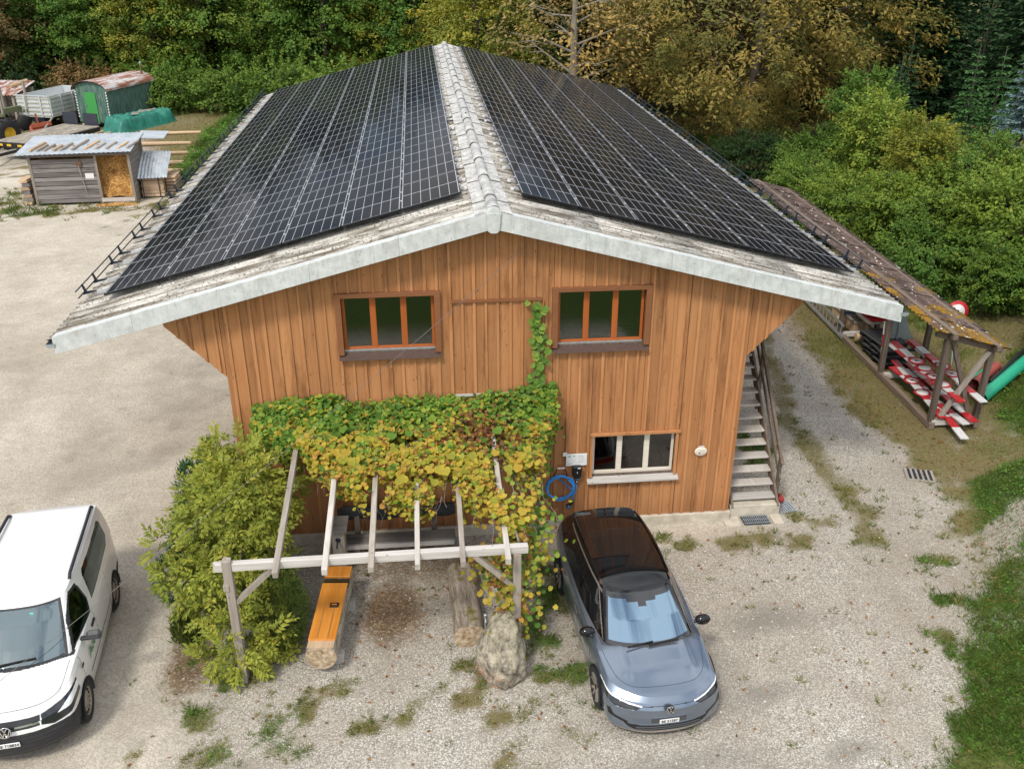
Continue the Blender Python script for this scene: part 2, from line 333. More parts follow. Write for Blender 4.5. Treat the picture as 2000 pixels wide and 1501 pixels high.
def build_ground():
    def axis(fine, far):
        a = [fine[0]]
        for lo, hi, st in zip(fine[:-1], fine[1:], far): a += list(np.linspace(lo, hi, max(2, int(round((hi-lo)/st))+1))[1:])
        return np.array(a)
    xs = axis([-600, -120, -34, -24, -9, 13, 24, 60, 160, 600], [80, 8, .6, .3, .14, .25, 1.2, 10, 80])
    ys = axis([-200, -30, -9, 4, 30, 64, 130, 700], [30, 2.5, .14, .25, .45, 3, 60])
    X, Y = np.meshgrid(xs, ys); nx, ny = len(xs), len(ys); Z = terrain(X, Y)
    Z = Z+.03*(fbm(X, Y, 1.5, 8)-.47)*(np.hypot(X, Y) < 60)
    # keep the pad under and around the house level
    pad = 1-sm(np.maximum(np.abs(X)-9, np.maximum(-7-Y, Y-27)), 0, 1.5); Z = Z*(1-pad)+(terrain(X, Y)+.012*(fbm(X, Y, .9, 4)-.47))*pad
    g, lu, di, da, so = masks(X, Y)
    v = np.stack([X, Y, Z], -1).reshape(-1, 3); i = np.arange(ny-1)[:, None]*nx+np.arange(nx-1)[None]
    f = np.stack([i, i+1, i+nx+1, i+nx], -1).reshape(-1, 4)
    t = NT('ground'); p = t.coord('Object')
    fine = t.voro(p, 38, out='Color'); fv = t.sep(fine, 0); cell = t.voro(p, 38); big = t.noise(p, .55, 8, .68); mid = t.noise(p, 3.2, 6, .65); sp = t.noise(p, 75, 3, .6)
    grav = t.mix(t.ramp(fv, .1, .95), (.32, .295, .25), (.74, .70, .62)); grav = t.mix(t.ramp(cell, .25, .75), grav, (.13, .11, .085))
    grav = t.mix(t.ramp(sp, .42, .62), grav, t.mix(.5, grav, (.70, .66, .58)))
    dust = t.mix(t.ramp(mid, .3, .7), (.45, .395, .31), (.64, .585, .485)); dust = t.mix(t.ramp(sp, .5, .66), dust, (.32, .27, .2)); dust = t.mix(.45, dust, t.mix(t.ramp(fv, .05, .95), (.30, .26, .20), (.76, .70, .60)))
    sfac = t.ramp(t.math('ADD', t.math('MULTIPLY', t.attr('smooth'), .55), t.math('MULTIPLY', mid, .9)), .42, .85)
    c = t.mix(sfac, grav, dust)
    c = t.mix(t.math('MULTIPLY', t.ramp(big, .42, .66), .62), c, t.mix(.7, c, (.27, .23, .18))); low = t.noise(p, .17, 7, .66); c = t.mix(t.math('MULTIPLY', t.ramp(low, .46, .66), .65), c, t.mix(.75, c, (.25, .205, .15))); c = t.mix(t.math('MULTIPLY', t.ramp(low, .42, .3), .5), c, (.62, .58, .50)); sc_ = t.noise(p, 1.6, 8, .78); c = t.mix(t.math('MULTIPLY', t.ramp(sc_, .56, .72), .55), c, (.16, .135, .10))
    c = t.mix(t.math('MULTIPLY', t.ramp(t.math('ADD', t.attr('damp'), t.math('MULTIPLY', mid, .6)), .45, 1.15), .75), c, (.20, .18, .15))
    eb = t.noise(p, 7, 6, .7)
    earth = t.mix(t.ramp(eb, .3, .7), (.075, .05, .03), (.20, .14, .085)); earth = t.mix(t.ramp(fv, .7, .95), earth, (.30, .22, .14))
    de = t.ramp(t.math('ADD', t.attr('dirt'), t.math('SUBTRACT', t.math('MULTIPLY', eb, .9), .45)), .35, .7)
    c = t.mix(de, c, earth)
    gn = t.noise(p, 11, 6, .75); gn2 = t.noise(p, 45, 4, .7)
    olive = t.mix(t.ramp(gn, .35, .65), (.12, .095, .04), (.24, .20, .09)); lush = t.mix(t.ramp(gn, .35, .65), (.04, .075, .012), (.10, .16, .03))
    gc = t.mix(t.attr('lush'), olive, lush); gc = t.mix(t.ramp(gn2, .45, .65), gc, t.mix(.5, gc, (.03, .035, .012)))
    ge = t.ramp(t.math('ADD', t.attr('grass'), t.math('SUBTRACT', t.math('MULTIPLY', t.math('ADD', gn, gn2), 1.5), 1.5)), .30, .80)
    c = t.mix(ge, c, gc)
    t.bump(t.math('ADD', t.math('MULTIPLY', cell, -.5), t.math('MULTIPLY', sp, .5)), .55, .02)
    m = t.set(c, .95, spec=.15)
    o = npmesh('ground', v, f, m, None, True, dict(grass=g.ravel(), lush=lu.ravel(), dirt=di.ravel(), damp=da.ravel(), smooth=so.ravel()))
    tag(o, 'pale gravel yard with grassy verges and worn track around the timber building', kind='structure')
build_ground()
# ------------------------------------------------------------------ the timber building
HW, WX, ZE, ZA, YF, YB = 7.584, 4.883, 4.764, 6.76, -.40, 25.95
SL = (ZA-ZE)/HW; TH = math.atan(SL)
def roof_z(x): return ZA-SL*abs(x)
house = thing('timber_building', 'orange board-clad workshop with a wide solar-panelled gable roof', 'building')
WIN = [(-2.72, -1.06, 4.15, 5.22), (1.20, 2.83, 4.13, 5.20), (1.96, 3.62, 1.24, 2.17)]
def build_house():
    fw = MB()
    # backing wall behind the boards, with window openings left free
    xs = sorted(set([-WX, WX]+[w[i] for w in WIN for i in (0, 1)])); ts = .06
    zs = sorted(set([.02, 4.9]+[w[i] for w in WIN for i in (2, 3)]))
    for x0, x1 in zip(xs[:-1], xs[1:]):
        for z0, z1 in zip(zs[:-1], zs[1:]):
            cx, cz = (x0+x1)/2, (z0+z1)/2
            if any(w[0] < cx < w[1] and w[2] < cz < w[3] for w in WIN): continue
            fw.b2((x0, .03, z0), (x1, .19, z1))
    # the upper gable is filled round the two upper windows
    for x0, x1 in zip(xs[:-1], xs[1:]):
        inw = any(w[0] < (x0+x1)/2 < w[1] and w[3] > 4.9 for w in WIN); z0 = 5.22 if inw else 4.9
        sub = [x0]+([0.] if x0 < 0 < x1 else [])+[x1]
        for a, b in zip(sub[:-1], sub[1:]): fw.prism([(a, .03, z0), (b, .03, z0), (b, .03, roof_z(b)-.14), (a, .03, roof_z(a)-.14)], (0, .16, 0))
    for s in (-1, 1): fw.prism([(s*WX, .03, 3.78), (s*5.87, .03, 4.84), (s*5.87, .03, roof_z(5.87)-.14), (s*WX, .03, roof_z(WX)-.14)], (0, .16, 0))
    front = fw.build('front_wall', M['wood_brown_z'], house)
    # boards and cover battens, each its own piece
    pitch = .2235; nb = 53; x = -5.86; cols = []
    while x < 5.86:
        w = pitch+random.uniform(-.012, .012); cols.append((x, min(x+w, 5.87))); x += w
    def zlo(xx): return .235 if abs(xx) <= WX else 3.75+(abs(xx)-WX)*1.07
    def segs(a, b):
        cuts = sorted(set([a, b]+[e for w in WIN for e in (w[0]-.075, w[1]+.075) if a+.03 < e < b-.03]+[e for e in (-WX, WX) if a+.02 < e < b-.02]))
        for p, q in zip(cuts[:-1], cuts[1:]):
            m = (p+q)/2; zt = None; iv = [(zlo(m), None)]
            for w in sorted(WIN, key=lambda q: q[2]):
                if w[0]-.075 < m < w[1]+.075: z0, z1 = iv.pop(); iv += [(z0, w[2]-.06), (w[3]+.06, z1)]
            for z0, z1 in iv: yield p, q, z0, z1
    def piece(name, p, q, z0, z1, y, th, mat):
        if q-p < .012: return
        t0 = z1 if z1 is not None else roof_z(p)-.13; t1 = z1 if z1 is not None else roof_z(q)-.13
        out = abs((p+q)/2) > WX; l0, l1 = (z0, z0)
        if out and z0 < 4.9 and z0 == zlo((p+q)/2): l0, l1 = zlo(p if abs(p) > WX else math.copysign(WX+.001, p)), zlo(q if abs(q) > WX else math.copysign(WX+.001, q))
        if t0 <= l0+.02 and t1 <= l1+.02: return
        mb = MB(); mb.prism([(p, y, l0), (q, y, l1), (q, y, max(t1, l1+.01)), (p, y, max(t0, l0+.01))], (0, -th, 0)); mb.build(name, mat, front, bevel=.004)
    for a, b in cols:
        lift = random.uniform(.0, .004)
        for p, q, z0, z1 in segs(a, b): piece('board', p+.004, q-.004, z0, z1, .028, .024+lift, M['board_orange'])
    for a, b in cols[1:]:
        w = .052+random.uniform(-.005, .01)
        for p, q, z0, z1 in segs(a-w/2, a+w/2):
            if z1 is None or True: piece('batten', p, q, z0+(.0 if z0 > .3 else random.uniform(0, .015)), z1, .0015, .026, M['batten_orange'])
    # trim round the former loft door
    MB().box((.075, -.035, 5.08), (1.66, .03, .05)).build('door_trim', M['frame_brown'], front); MB().box((.02, -.03, 3.19), (1.52, .03, .045)).build('door_trim', M['wood_grey_x'], front)
    for xx in (-.75, .93): MB().box((xx, -.024, 4.13), (.02, .018, 1.86)).build('door_trim', M['batten_orange'], front)
    # side, rear and plinth
    for s in (-1, 1):
        sw = MB().b2((s*WX-.16 if s > 0 else -WX, .2, .02), (WX if s > 0 else -WX+.16, YB-.6, 4.95)).build('side_wall', M['board_orange'], house)
        for k in range(56): MB().box((s*(WX+.013), .45+k*.45, 2.5), (.022, .06, 4.6)).build('batten', M['batten_orange'], sw)
    MB().prism([(-WX, 0, 0), (WX, 0, 0), (WX, 0, roof_z(WX)-.15), (0, 0, ZA-.15), (-WX, 0, roof_z(WX)-.15)], (0, .16, 0)).build('rear_wall', M['board_orange'], house).location.y = YB-.6
    MB().box((0, .055, .06), (2*WX+.06, .23, .36)).build('plinth', M['concrete'], house, bevel=.015)
    # dark floor and ceiling inside so that the windows show a room
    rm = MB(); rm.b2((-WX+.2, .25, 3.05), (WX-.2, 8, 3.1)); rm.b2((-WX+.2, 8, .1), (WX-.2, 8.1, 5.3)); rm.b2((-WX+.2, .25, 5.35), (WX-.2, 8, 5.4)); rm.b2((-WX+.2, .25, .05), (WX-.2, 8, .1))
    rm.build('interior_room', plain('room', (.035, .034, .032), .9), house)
    # windows
    gl = NT('window_glass'); g = gl.n('ShaderNodeBsdfGlossy'); g.inputs['Roughness'].default_value = .03; tr = gl.n('ShaderNodeBsdfTransparent'); tr.inputs[0].default_value = (.42, .46, .44, 1)
    fr = gl.n('ShaderNodeFresnel'); fr.inputs[0].default_value = 2.2; ms = gl.n('ShaderNodeMixShader'); gl.l(fr.outputs[0], ms.inputs[0]); gl.l(tr.outputs[0], ms.inputs[1]); gl.l(g.outputs[0], ms.inputs[2]); gl.l(ms.outputs[0], gl.out.inputs[0]); M['window_glass'] = gl.m
    def window(w, casing, frame, label):
        x0, x1, z0, z1 = w; d = MB()
        if casing == 'brown':
            d.b2((x0-.11, -.075, z1), (x1+.11, .14, z1+.085)); d.b2((x0-.11, -.075, z0-.03), (x0, .14, z1)); d.b2((x1, -.075, z0-.03), (x1+.11, .14, z1)); mt = M['frame_brown']
        else:
            d.b2((x0-.07, -.07, z1), (x1+.09, .14, z1+.055)); d.b2((x0-.06, -.045, z0-.02), (x0, .14, z1)); d.b2((x1, -.045, z0-.02), (x1+.06, .14, z1)); mt = M['batten_orange']
        wn_ = d.build('window', mt, house, bevel=.004); wn_['label'] = label
        s = MB(); s.prism([(x0-.1, -.12, z0-.085), (x1+.1, -.12, z0-.085), (x1+.1, .11, z0-.005), (x0-.1, .11, z0-.005)], (0, -.004, -.03)); s.build('sill', M['wood_grey_x'] if casing != 'brown' else plain('sill_metal', (.13, .085, .07), .4, .3), wn_)
        fm = M[frame]; f = MB(); y0, y1 = .075, .135
        f.b2((x0, y0, z0), (x1, y1, z0+.075)); f.b2((x0, y0, z1-.05), (x1, y1, z1)); f.b2((x0, y0-.001, z0+.075), (x0+.055, y1, z1-.05)); f.b2((x1-.055, y0-.001, z0+.075), (x1, y1, z1-.05))
        f.build('frame', fm, wn_, bevel=.005)
        if casing == 'brown': MB().b2((x0+.002, y0-.03, z0), (x1-.002, y0-.003, z0+.03)).build('weather_bar', M['galvanised'], wn_)
        for k in (1, 2):
            cx = x0+(x1-x0)*k/3; MB().b2((cx-.055, y0-.003, z0+.076), (cx+.055, y1-.003, z1-.051)).build('mullion', fm, wn_, bevel=.006)
        for k in range(3):
            a = x0+(x1-x0)*k/3+.05; b = x0+(x1-x0)*(k+1)/3-.05
            MB().b2((a, .1, z0+.07), (b, .108, z1-.045)).build('pane', M['window_glass'], wn_)
    window(WIN[0], 'brown', 'frame_red', 'three-pane red framed window without anything on its sill'); window(WIN[1], 'brown', 'frame_red', 'three-pane red framed window with a printer behind the glass'); window(WIN[2], 'plain', 'frame_white', 'three-pane cream framed ground floor window')
    # roof: deck, sheets, ridge caps, verge trim, gutters
    dk = MB()
    for s in (-1, 1): dk.prism([(0, YF+.05, ZA-.12), (s*HW, YF+.05, ZE-.12), (s*HW, YF+.05, ZE-.03), (0, YF+.05, ZA-.03)], (0, YB-YF-.1, 0))
    roof = dk.build('roof', M['wood_brown_y'], house)
    for k in range(27):
        for s in (-1, 1): MB().beam((s*.3, .4+k, roof_z(.3)-.2), (s*7.4, .4+k, roof_z(7.4)-.2), .1, .16).build('rafter', M['wood_brown_y'], roof)
    # corrugated sheets: waves run down the slope (local x), width along local y
    sw_, nwav = .876, 5; seg = 8; vs = []; fs = []
    def sheet_mesh(length):
        mb = MB(); n = nwav*seg+1; v = []; f = []
        for j in range(2):
            for i in range(n):
                yy = i*(sw_+.03)/(n-1)-.0; v.append((j*length, yy, .024*cos(2*pi*i/seg)+(.012 if j == 0 else .024)))
        for i in range(n-1): f.append((i, n+i, n+i+1, i+1))
        v += [(length, p[1], p[2]-.008) for p in v[n:2*n]]; f += [(n+i, 2*n+i, 2*n+i+1, n+i+1) for i in range(n-1)]
        mb.add(v, f, 0, True); return mb.mesh('roof_sheet')
    SLEN = HW/cos(TH)+.06; rows = 4; L_ = SLEN/rows; me = sheet_mesh(L_+.1); me.materials.append(M['fibre_cement'])
    for s in (-1, 1):
        for r in range(rows):
            for k in range(30):
                o = bpy.data.objects.new('roof_sheet', me); COL.objects.link(o); o.parent = roof; d = r*L_-.03
                o.location = (s*d*cos(TH), YF+.02+k*sw_ if s > 0 else YF+.02+(k+1)*sw_, ZA-d*sin(TH)+.0+.001*(k % 2)); o.rotation_euler = (0, TH, 0) if s > 0 else (0, TH, pi)
                if s < 0: o.rotation_euler = (Matrix.Rotation(pi, 3, 'Z') @ Matrix.Rotation(TH, 3, 'Y')).to_euler()
    # ridge caps, overlapping, with corrugated wings
    mb = MB(); ln = .80; n = 10; v = []; f = []
    for j, (yy, rs) in enumerate(((0, 1.0), (.06, 1.01), (.10, .95), (ln, .91))):
        for i in range(n+1): a = pi*i/n; v.append((-.112*rs*cos(a), yy, .03+.105*rs*sin(a)))
    for j in range(3):
        for i in range(n): f.append((j*(n+1)+i, j*(n+1)+i+1, (j+1)*(n+1)+i+1, (j+1)*(n+1)+i))
    mb.add(v, f, 0, True)
    for s in (-1, 1):
        v = []; f = []; n2 = 30
        for i in range(n2+1):
            yy = ln*i/n2
            for q, xx in enumerate((.095, .2, .32)): v.append((s*xx, yy, .046-SL*xx+.012*(q > 0)*cos(2*pi*yy/.0876)*(.6 if q == 1 else 1)))
        for i in range(n2):
            for q in range(2): f.append((i*3+q, i*3+q+1, (i+1)*3+q+1, (i+1)*3+q))
        mb.add(v, f, 0, True); mb.add([(p[0], p[1], p[2]-(.01)) for p in v[2::3]]+v[2::3], [(i, i+1, n2+2+i, n2+1+i) for i in range(n2)], 0)
    me2 = mb.mesh('ridge_cap'); me2.materials.append(M['ridge_grey'])
    for k in range(35):
        o = bpy.data.objects.new('ridge_cap', me2); COL.objects.link(o); o.parent = roof; o.location = (random.uniform(-.006, .006), YF-.03+k*.752, ZA+.035+(.012 if k % 2 else 0)); o.rotation_euler = (0, 0, random.uniform(-.008, .008))
    e = MB(); e.lathe([(.0, 0), (.128, 0), (.135, .03), (.12, .05)], 16, (0, YF-.07, ZA+.03), 'y'); e.prism([(-.135, YF-.075, ZA+.05), (-.1, YF-.075, ZA-.27), (-.05, YF-.075, ZA-.31), (.05, YF-.075, ZA-.31), (.1, YF-.075, ZA-.27), (.135, YF-.075, ZA+.05)], (0, .04, 0)); e.build('ridge_end', M['verge'], roof, bevel=.01)
    for yv in (YF, YB-.03):
        for s in (-1, 1):
            ends = [.10, 1.62, 3.16, 4.70, 6.24, HW+.03]
            for a, b in zip(ends[:-1], ends[1:]):
                g = .0012; v = MB(); za_, zb_ = roof_z(a), roof_z(b); o = random.uniform(0, .006)
                # L-shaped trim: upright face and a flange lapping on the sheets
                v.prism([(s*(a+g), yv-.03-o, za_+.065), (s*(b-g), yv-.03-o, zb_+.065), (s*(b-g), yv-.03-o, zb_-.24), (s*(a+g), yv-.03-o, za_-.24)], (0, .028, 0))
                y1 = yv+.20 if yv < 0 else yv-.2
                v.prism([(s*(a+g), yv-.03-o, za_+.0655), (s*(b-g), yv-.03-o, zb_+.0655), (s*(b-g), y1, zb_+.052), (s*(a+g), y1, za_+.052)], (0, 0, .013))
                v.build('verge_trim', M['verge'], roof, bevel=.0025)
    for s in (-1, 1):
        gt = MB(); n = 10; v = []; f = []
        for j, yy in enumerate((YF-.06, YB)):
            for i in range(n+1): a = pi+pi*i/n; v.append((s*(HW+.07)+.075*cos(a), yy, ZE-.05+.075*sin(a)))
        for i in range(n): f.append((i, i+1, n+2+i, n+1+i))
        gt.add(v, f, 0, True); gt.add(v[:n+1], [tuple(range(n+1))], 0); gt.build('gutter', M['galvanised'], roof)
        MB().box((s*(HW+.005), (YF+YB)/2, ZE-.12), (.03, YB-YF-.1, .2)).build('eaves_board', M['wood_brown_y'], roof)
        for k in range(5): MB().beam((s*(WX+.02), 4+k*4.8, 3.4), (s*6.6, 4+k*4.8, roof_z(6.6)-.25), .12, .16).build('brace', M['wood_brown_y'], house)
build_house()

# ------------------------------------------------------------------ solar arrays and snow guards
def build_solar():
    t = NT('solar_cells'); tc = t.n('ShaderNodeTexCoord'); sx = t.n('ShaderNodeSeparateXYZ'); t.l(tc.outputs['Object'], sx.inputs[0])
    def lines(sock, period, half, off=0.):
        a = t.math('ADD', sock, off); a = t.math('DIVIDE', a, period); a = t.math('FRACT', a); a = t.math('SUBTRACT', a, .5); a = t.math('ABSOLUTE', a); return t.math('GREATER_THAN', a, .5-half/period)
    PW, PL = 1.134, 1.762
    lx = lines(sx.outputs[0], (PW-.03)/6, .0045, (PW-.03)/2); ly = lines(sx.outputs[1], (PL-.03)/2, .012, (PL-.03)/2)
    bb = lines(sx.outputs[0], (PW-.03)/6/10, .0006); hc = lines(sx.outputs[1], (PL-.03)/18, .0016)
    v = t.coord('Object', rnd=11); nz_ = t.noise(v, 1.1, 4)
    c = t.mix(t.orand(), (.007, .008, .012), (.012, .011, .013)); c = t.mix(t.math('MULTIPLY', t.math('MAXIMUM', bb, hc), .35), c, (.06, .065, .075)); c = t.mix(t.ramp(nz_, .5, .75), c, (.018, .018, .018))
    mg = t.math('MAXIMUM', t.math('GREATER_THAN', t.math('ABSOLUTE', sx.outputs[0]), PW/2-.030), t.math('GREATER_THAN', t.math('ABSOLUTE', sx.outputs[1]), PL/2-.034)); c = t.mix(t.math('MAXIMUM', t.math('MAXIMUM', lx, ly), mg), c, (.42, .43, .44))
    M['solar_cells'] = t.set(c, t.ramp(nz_, .3, .7, .05, .09), spec=.5, IOR=1.05)
    fr = plain('panel_frame', (.016, .017, .02), .4, .3); al = plain('aluminium_rail', (.66, .67, .69), .4, .5)
    mb = MB(); fw = .016; h = .035
    for s in (-1, 1):
        mb.b2((s*(PW/2-fw/2)-fw/2, -PL/2, 0), (s*(PW/2-fw/2)+fw/2, PL/2, h)); mb.b2((-PW/2+fw, s*(PL/2-fw/2)-fw/2, 0), (PW/2-fw, s*(PL/2-fw/2)+fw/2, h))
    mb.add([(-PW/2+fw, -PL/2+fw, h-.003), (PW/2-fw, -PL/2+fw, h-.003), (PW/2-fw, PL/2-fw, h-.003), (-PW/2+fw, PL/2-fw, h-.003)], [(0, 1, 2, 3)], 1)
    mb.add([(-PW/2+fw, -PL/2+fw, .004), (PW/2-fw, -PL/2+fw, .004), (PW/2-fw, PL/2-fw, .004), (-PW/2+fw, PL/2-fw, .004)], [(3, 2, 1, 0)], 0)
    me = mb.mesh('solar_panel'); me.materials.append(fr); me.materials.append(M['solar_cells'])
    cl = MB().box((0, 0, h+.004), (.03, .05, .012)).mesh('clamp'); cl.materials.append(al)
    LIFT = .11; Y0 = 1.05; PY = PL+.012
    for s in (-1, 1):
        arr = thing('solar_array', 'black solar panels with white grid lines on the %s roof slope' % ('left' if s < 0 else 'right'), 'solar array', group='solar arrays on the roof')
        d0 = .46 if s < 0 else .61
        def at(d, y, up): return (s*(d*cos(TH)+up*sin(TH)), y, ZA-d*sin(TH)+up*cos(TH))
        rot = (Matrix.Rotation(s*TH, 3, 'Y')).to_euler()
        for c in range(6):
            for r in range(14):
                o = bpy.data.objects.new('solar_panel', me); COL.objects.link(o); o.parent = arr; d = d0+(c+.5)*(PW+.012)
                o.location = at(d, Y0+(r+.5)*PY, LIFT+.02); o.rotation_euler = rot
        for r in range(14):
            for q in (.55, 1.2):
                y = Y0+r*PY+q; a = at(d0-.07, y, LIFT-.012); b = at(d0+6*(PW+.012)+.32, y, LIFT-.012)
                MB().beam(a, b, .04, .045, up=(s*sin(TH), 0, cos(TH))).build('mounting_rail', al, arr)
                MB().box((0, 0, 0), (.06, .05, .05), rot.to_matrix()).build('roof_hook', M['white_plastic'], arr).location = at(d0-.10, y, .07)
        for c in range(7):
            for r in range(0, 8):
                for q in (.55, 1.2):
                    o = bpy.data.objects.new('clamp', cl); COL.objects.link(o); o.parent = arr; o.location = at(d0+c*(PW+.012)-.006, Y0+r*PY+q, LIFT+.02); o.rotation_euler = rot
        sg = thing('snow_guard', 'dark tubular snow guard along the %s eaves' % ('left' if s < 0 else 'right'), 'snow guard', group='snow guards along the eaves')
        dp = 7.60/cos(TH)+.02
        br = MB(); pr = [(-.20, 0), (.06, 0), (.06, .02), (.02, .04), (.02, .20), (-.012, .21), (-.03, .05), (-.20, .02)]
        br.prism([(p[0], -.012, p[1]) for p in pr], (0, .024, 0)); bme = br.mesh('bracket'); bme.materials.append(M['dark_metal'])
        for r in range(14):
            for q in (.55, 1.2):
                o = bpy.data.objects.new('bracket', bme); COL.objects.link(o); o.parent = sg; o.location = at(dp-.02, Y0+r*PY+q, LIFT+.01)
                o.rotation_euler = (Matrix.Rotation(TH*s, 3, 'Y') @ Matrix.Rotation(0 if s > 0 else pi, 3, 'Z')).to_euler()
        for up in (.06, .19): MB().tube([at(dp-.0, Y0+.2, LIFT+up), at(dp-.0, Y0+14*PY+.3, LIFT+up)], .013, 8).build('rail', M['dark_metal'], sg)
    cb = MB(); cb.tube([(s, 8.5+abs(s)*.4*random.uniform(.5, 1.2), roof_z(abs(s))+(.19 if abs(s) < .13 else .07)) for s in (-.75, -.5, -.34, -.13, 0, .13, .34, .5, .75)], .018, 6)
    tag(cb.build('solar_cable', M['black_plastic']), 'black cable crossing the ridge between the two solar arrays', 'cable')
build_solar()
# ------------------------------------------------------------------ vehicles
def spl(xs, ys):
    xs, ys = np.array(xs, float), np.array(ys, float); g = np.linspace(xs[0]-1, xs[-1]+1, 900); v = np.interp(g, xs, ys); k = np.exp(-np.linspace(-2.5, 2.5, 41)**2); k /= k.sum(); v = np.convolve(np.pad(v, 20, 'edge'), k, 'valid')
    return lambda y: np.interp(y, g, v)
def paint(name, col, metal=.0, rough=.3, dirt=0):
    t = NT(name); v = t.coord('Object'); n = t.noise(v, 6, 5, .7); n2 = t.noise(v, 2.2, 4)
    c = t.mix(t.ramp(n2, .3, .7), tuple(x*.97 for x in col), col)
    if dirt:
        z = t.sep(v, 2); d = t.math('MULTIPLY', t.math('MULTIPLY', t.ramp(z, .15, .75, 1, 0), t.ramp(n, .25, .7)), dirt); c = t.mix(d, c, (.36, .29, .20))
    M[name] = t.set(c, rough, metal, .5, Coat_Weight=1.0, Coat_Roughness=.04); return M[name]
paint('paint_blue', (.205, .25, .315), .75, .28); paint('paint_white', (.74, .73, .71), 0, .35, dirt=.85)
t = NT('gloss_black'); M['gloss_black'] = t.set((.005, .005, .006), .06, 0, .4, Coat_Weight=.3, Coat_Roughness=.02)
t = NT('car_glass_dark'); M['car_glass_dark'] = t.set((.008, .009, .010), .02, 0, .45)
t = NT('windscreen_coated'); M['windscreen_coated'] = t.set((.22, .32, .41), .03, .85, .7)
def clear_glass(name, tint, ior):
    gl = NT(name); g = gl.n('ShaderNodeBsdfGlossy'); g.inputs['Roughness'].default_value = .01; g.inputs[0].default_value = (.72, .9, .95, 1); tr = gl.n('ShaderNodeBsdfTransparent'); tr.inputs[0].default_value = tint+(1,)
    fr = gl.n('ShaderNodeFresnel'); fr.inputs[0].default_value = ior; ms = gl.n('ShaderNodeMixShader'); gl.l(fr.outputs[0], ms.inputs[0]); gl.l(tr.outputs[0], ms.inputs[1]); gl.l(g.outputs[0], ms.inputs[2]); gl.l(ms.outputs[0], gl.out.inputs[0]); M[name] = gl.m
clear_glass('van_windscreen', (.78, .9, .92), 3.0); clear_glass('tinted_glass', (.10, .11, .105), 1.6); clear_glass('green_glass', (.35, .5, .43), 1.6)
plain('chrome', (.75, .76, .78), .12, 1, var=.02); plain('seam', (.02, .022, .026), .6); plain('lamp_white', (.85, .86, .88), .2, var=.02); plain('lamp_dark', (.02, .021, .024), .08, spec=.8, var=.05)
plain('wheel_steel', (.33, .28, .22), .55, .3, var=.15); plain('alloy_dark', (.03, .03, .032), .35, .5); plain('alloy_cut', (.55, .50, .44), .3, .8); plain('bumper_black', (.022, .023, .027), .6, var=.3); plain('seat', (.10, .105, .11), .8)
NPT = 720
def outline(yf, yr, wf, wm, wr, bf, br, sig):
    q = np.linspace(0, 1, 60); F = np.stack([wf*q, yf+bf*q**2.6], 1); t = np.linspace(0, 1, 160)[1:]
    y0, y1 = yf+bf, yr-br; w = np.where(t < .5, wf+(wm-wf)*(1-(1-t*2)**2.6), wr+(wm-wr)*(1-(2*t-1)**2.6))
    Sd = np.stack([w, y0+(y1-y0)*t], 1); R = np.stack([wr*(1-q[1:]), yr-br*(1-q[1:])**2.2], 1)
    h = np.concatenate([F, Sd, R]); full = np.concatenate([h, (h*[-1, 1])[::-1][1:]])
    d = np.r_[0, np.cumsum(np.hypot(*np.diff(full, axis=0).T))]; u = np.linspace(0, d[-1], NPT, endpoint=False)
    P = np.stack([np.interp(u, d, full[:, 0]), np.interp(u, d, full[:, 1])], 1)
    st = d[-1]/NPT; fr = np.fft.rfftfreq(NPT, st); K = np.exp(-2*(pi*fr*sig)**2)
    return np.stack([np.fft.irfft(np.fft.rfft(P[:, k])*K, NPT) for k in (0, 1)], 1)
def surf_faces(nk, n=NPT):
    k = np.arange(nk-1)[:, None]*n; i = np.arange(n)[None]; j = (i+1) % n
    return np.stack([k+i, k+j, k+n+j, k+n+i], -1).reshape(-1, 4)
def split_surface(P, masks_, mats, root, keep=None):
    """P (nk,n,3); masks_: list of (name, mask, material key, parent key or None, label)"""
    F = surf_faces(P.shape[0]); V_ = P.reshape(-1, 3); c = V_[F].mean(1); done = np.zeros(len(F), bool) if keep is None else ~keep; objs = {}
    for name, mask, mk, par in masks_:
        m = mask & ~done; done |= m
        if not m.any(): continue
        # separate islands left/right where the part comes in pairs
        sides = [m] if not name.endswith('*') else [m & (c[:, 0] < 0), m & (c[:, 0] >= 0)]
        for s in sides:
            if not s.any(): continue
            f = F[s]; u, inv = np.unique(f, return_inverse=True); q = inv.reshape(-1, 4); lab = np.arange(len(u))
            while True:
                m_ = lab[q].min(1); new = lab.copy()
                for j in range(4): np.minimum.at(new, q[:, j], m_)
                new = new[new]; new = new[new]
                if (new == lab).all(): break
                lab = new
            ids = np.unique(lab); big = [k for k in ids if (lab[q[:, 0]] == k).sum() > 12] if name.rstrip('*') != 'panel_gap' else []
            for k in (big if 1 < len(big) <= 6 else [None]):
                qq = q if k is None else q[lab[q[:, 0]] == k]; uu, iv = np.unique(qq, return_inverse=True)
                o = npmesh(name.rstrip('*'), V_[u][uu], iv.reshape(-1, 4), M[mk], objs.get(par, root), True); objs[name] = o
                if name == 'panel_gap': o['kind'] = 'stuff'
    return objs, c
def inpoly(x, y, poly):
    poly = np.asarray(poly, float); r = np.zeros(x.shape, bool); n = len(poly)
    for i in range(n):
        (x0, y0), (x1, y1) = poly[i], poly[(i+1) % n]
        if y0 == y1: continue
        r ^= ((y0 > y) != (y1 > y)) & (x < (x1-x0)*(y-y0)/(y1-y0)+x0)
    return r
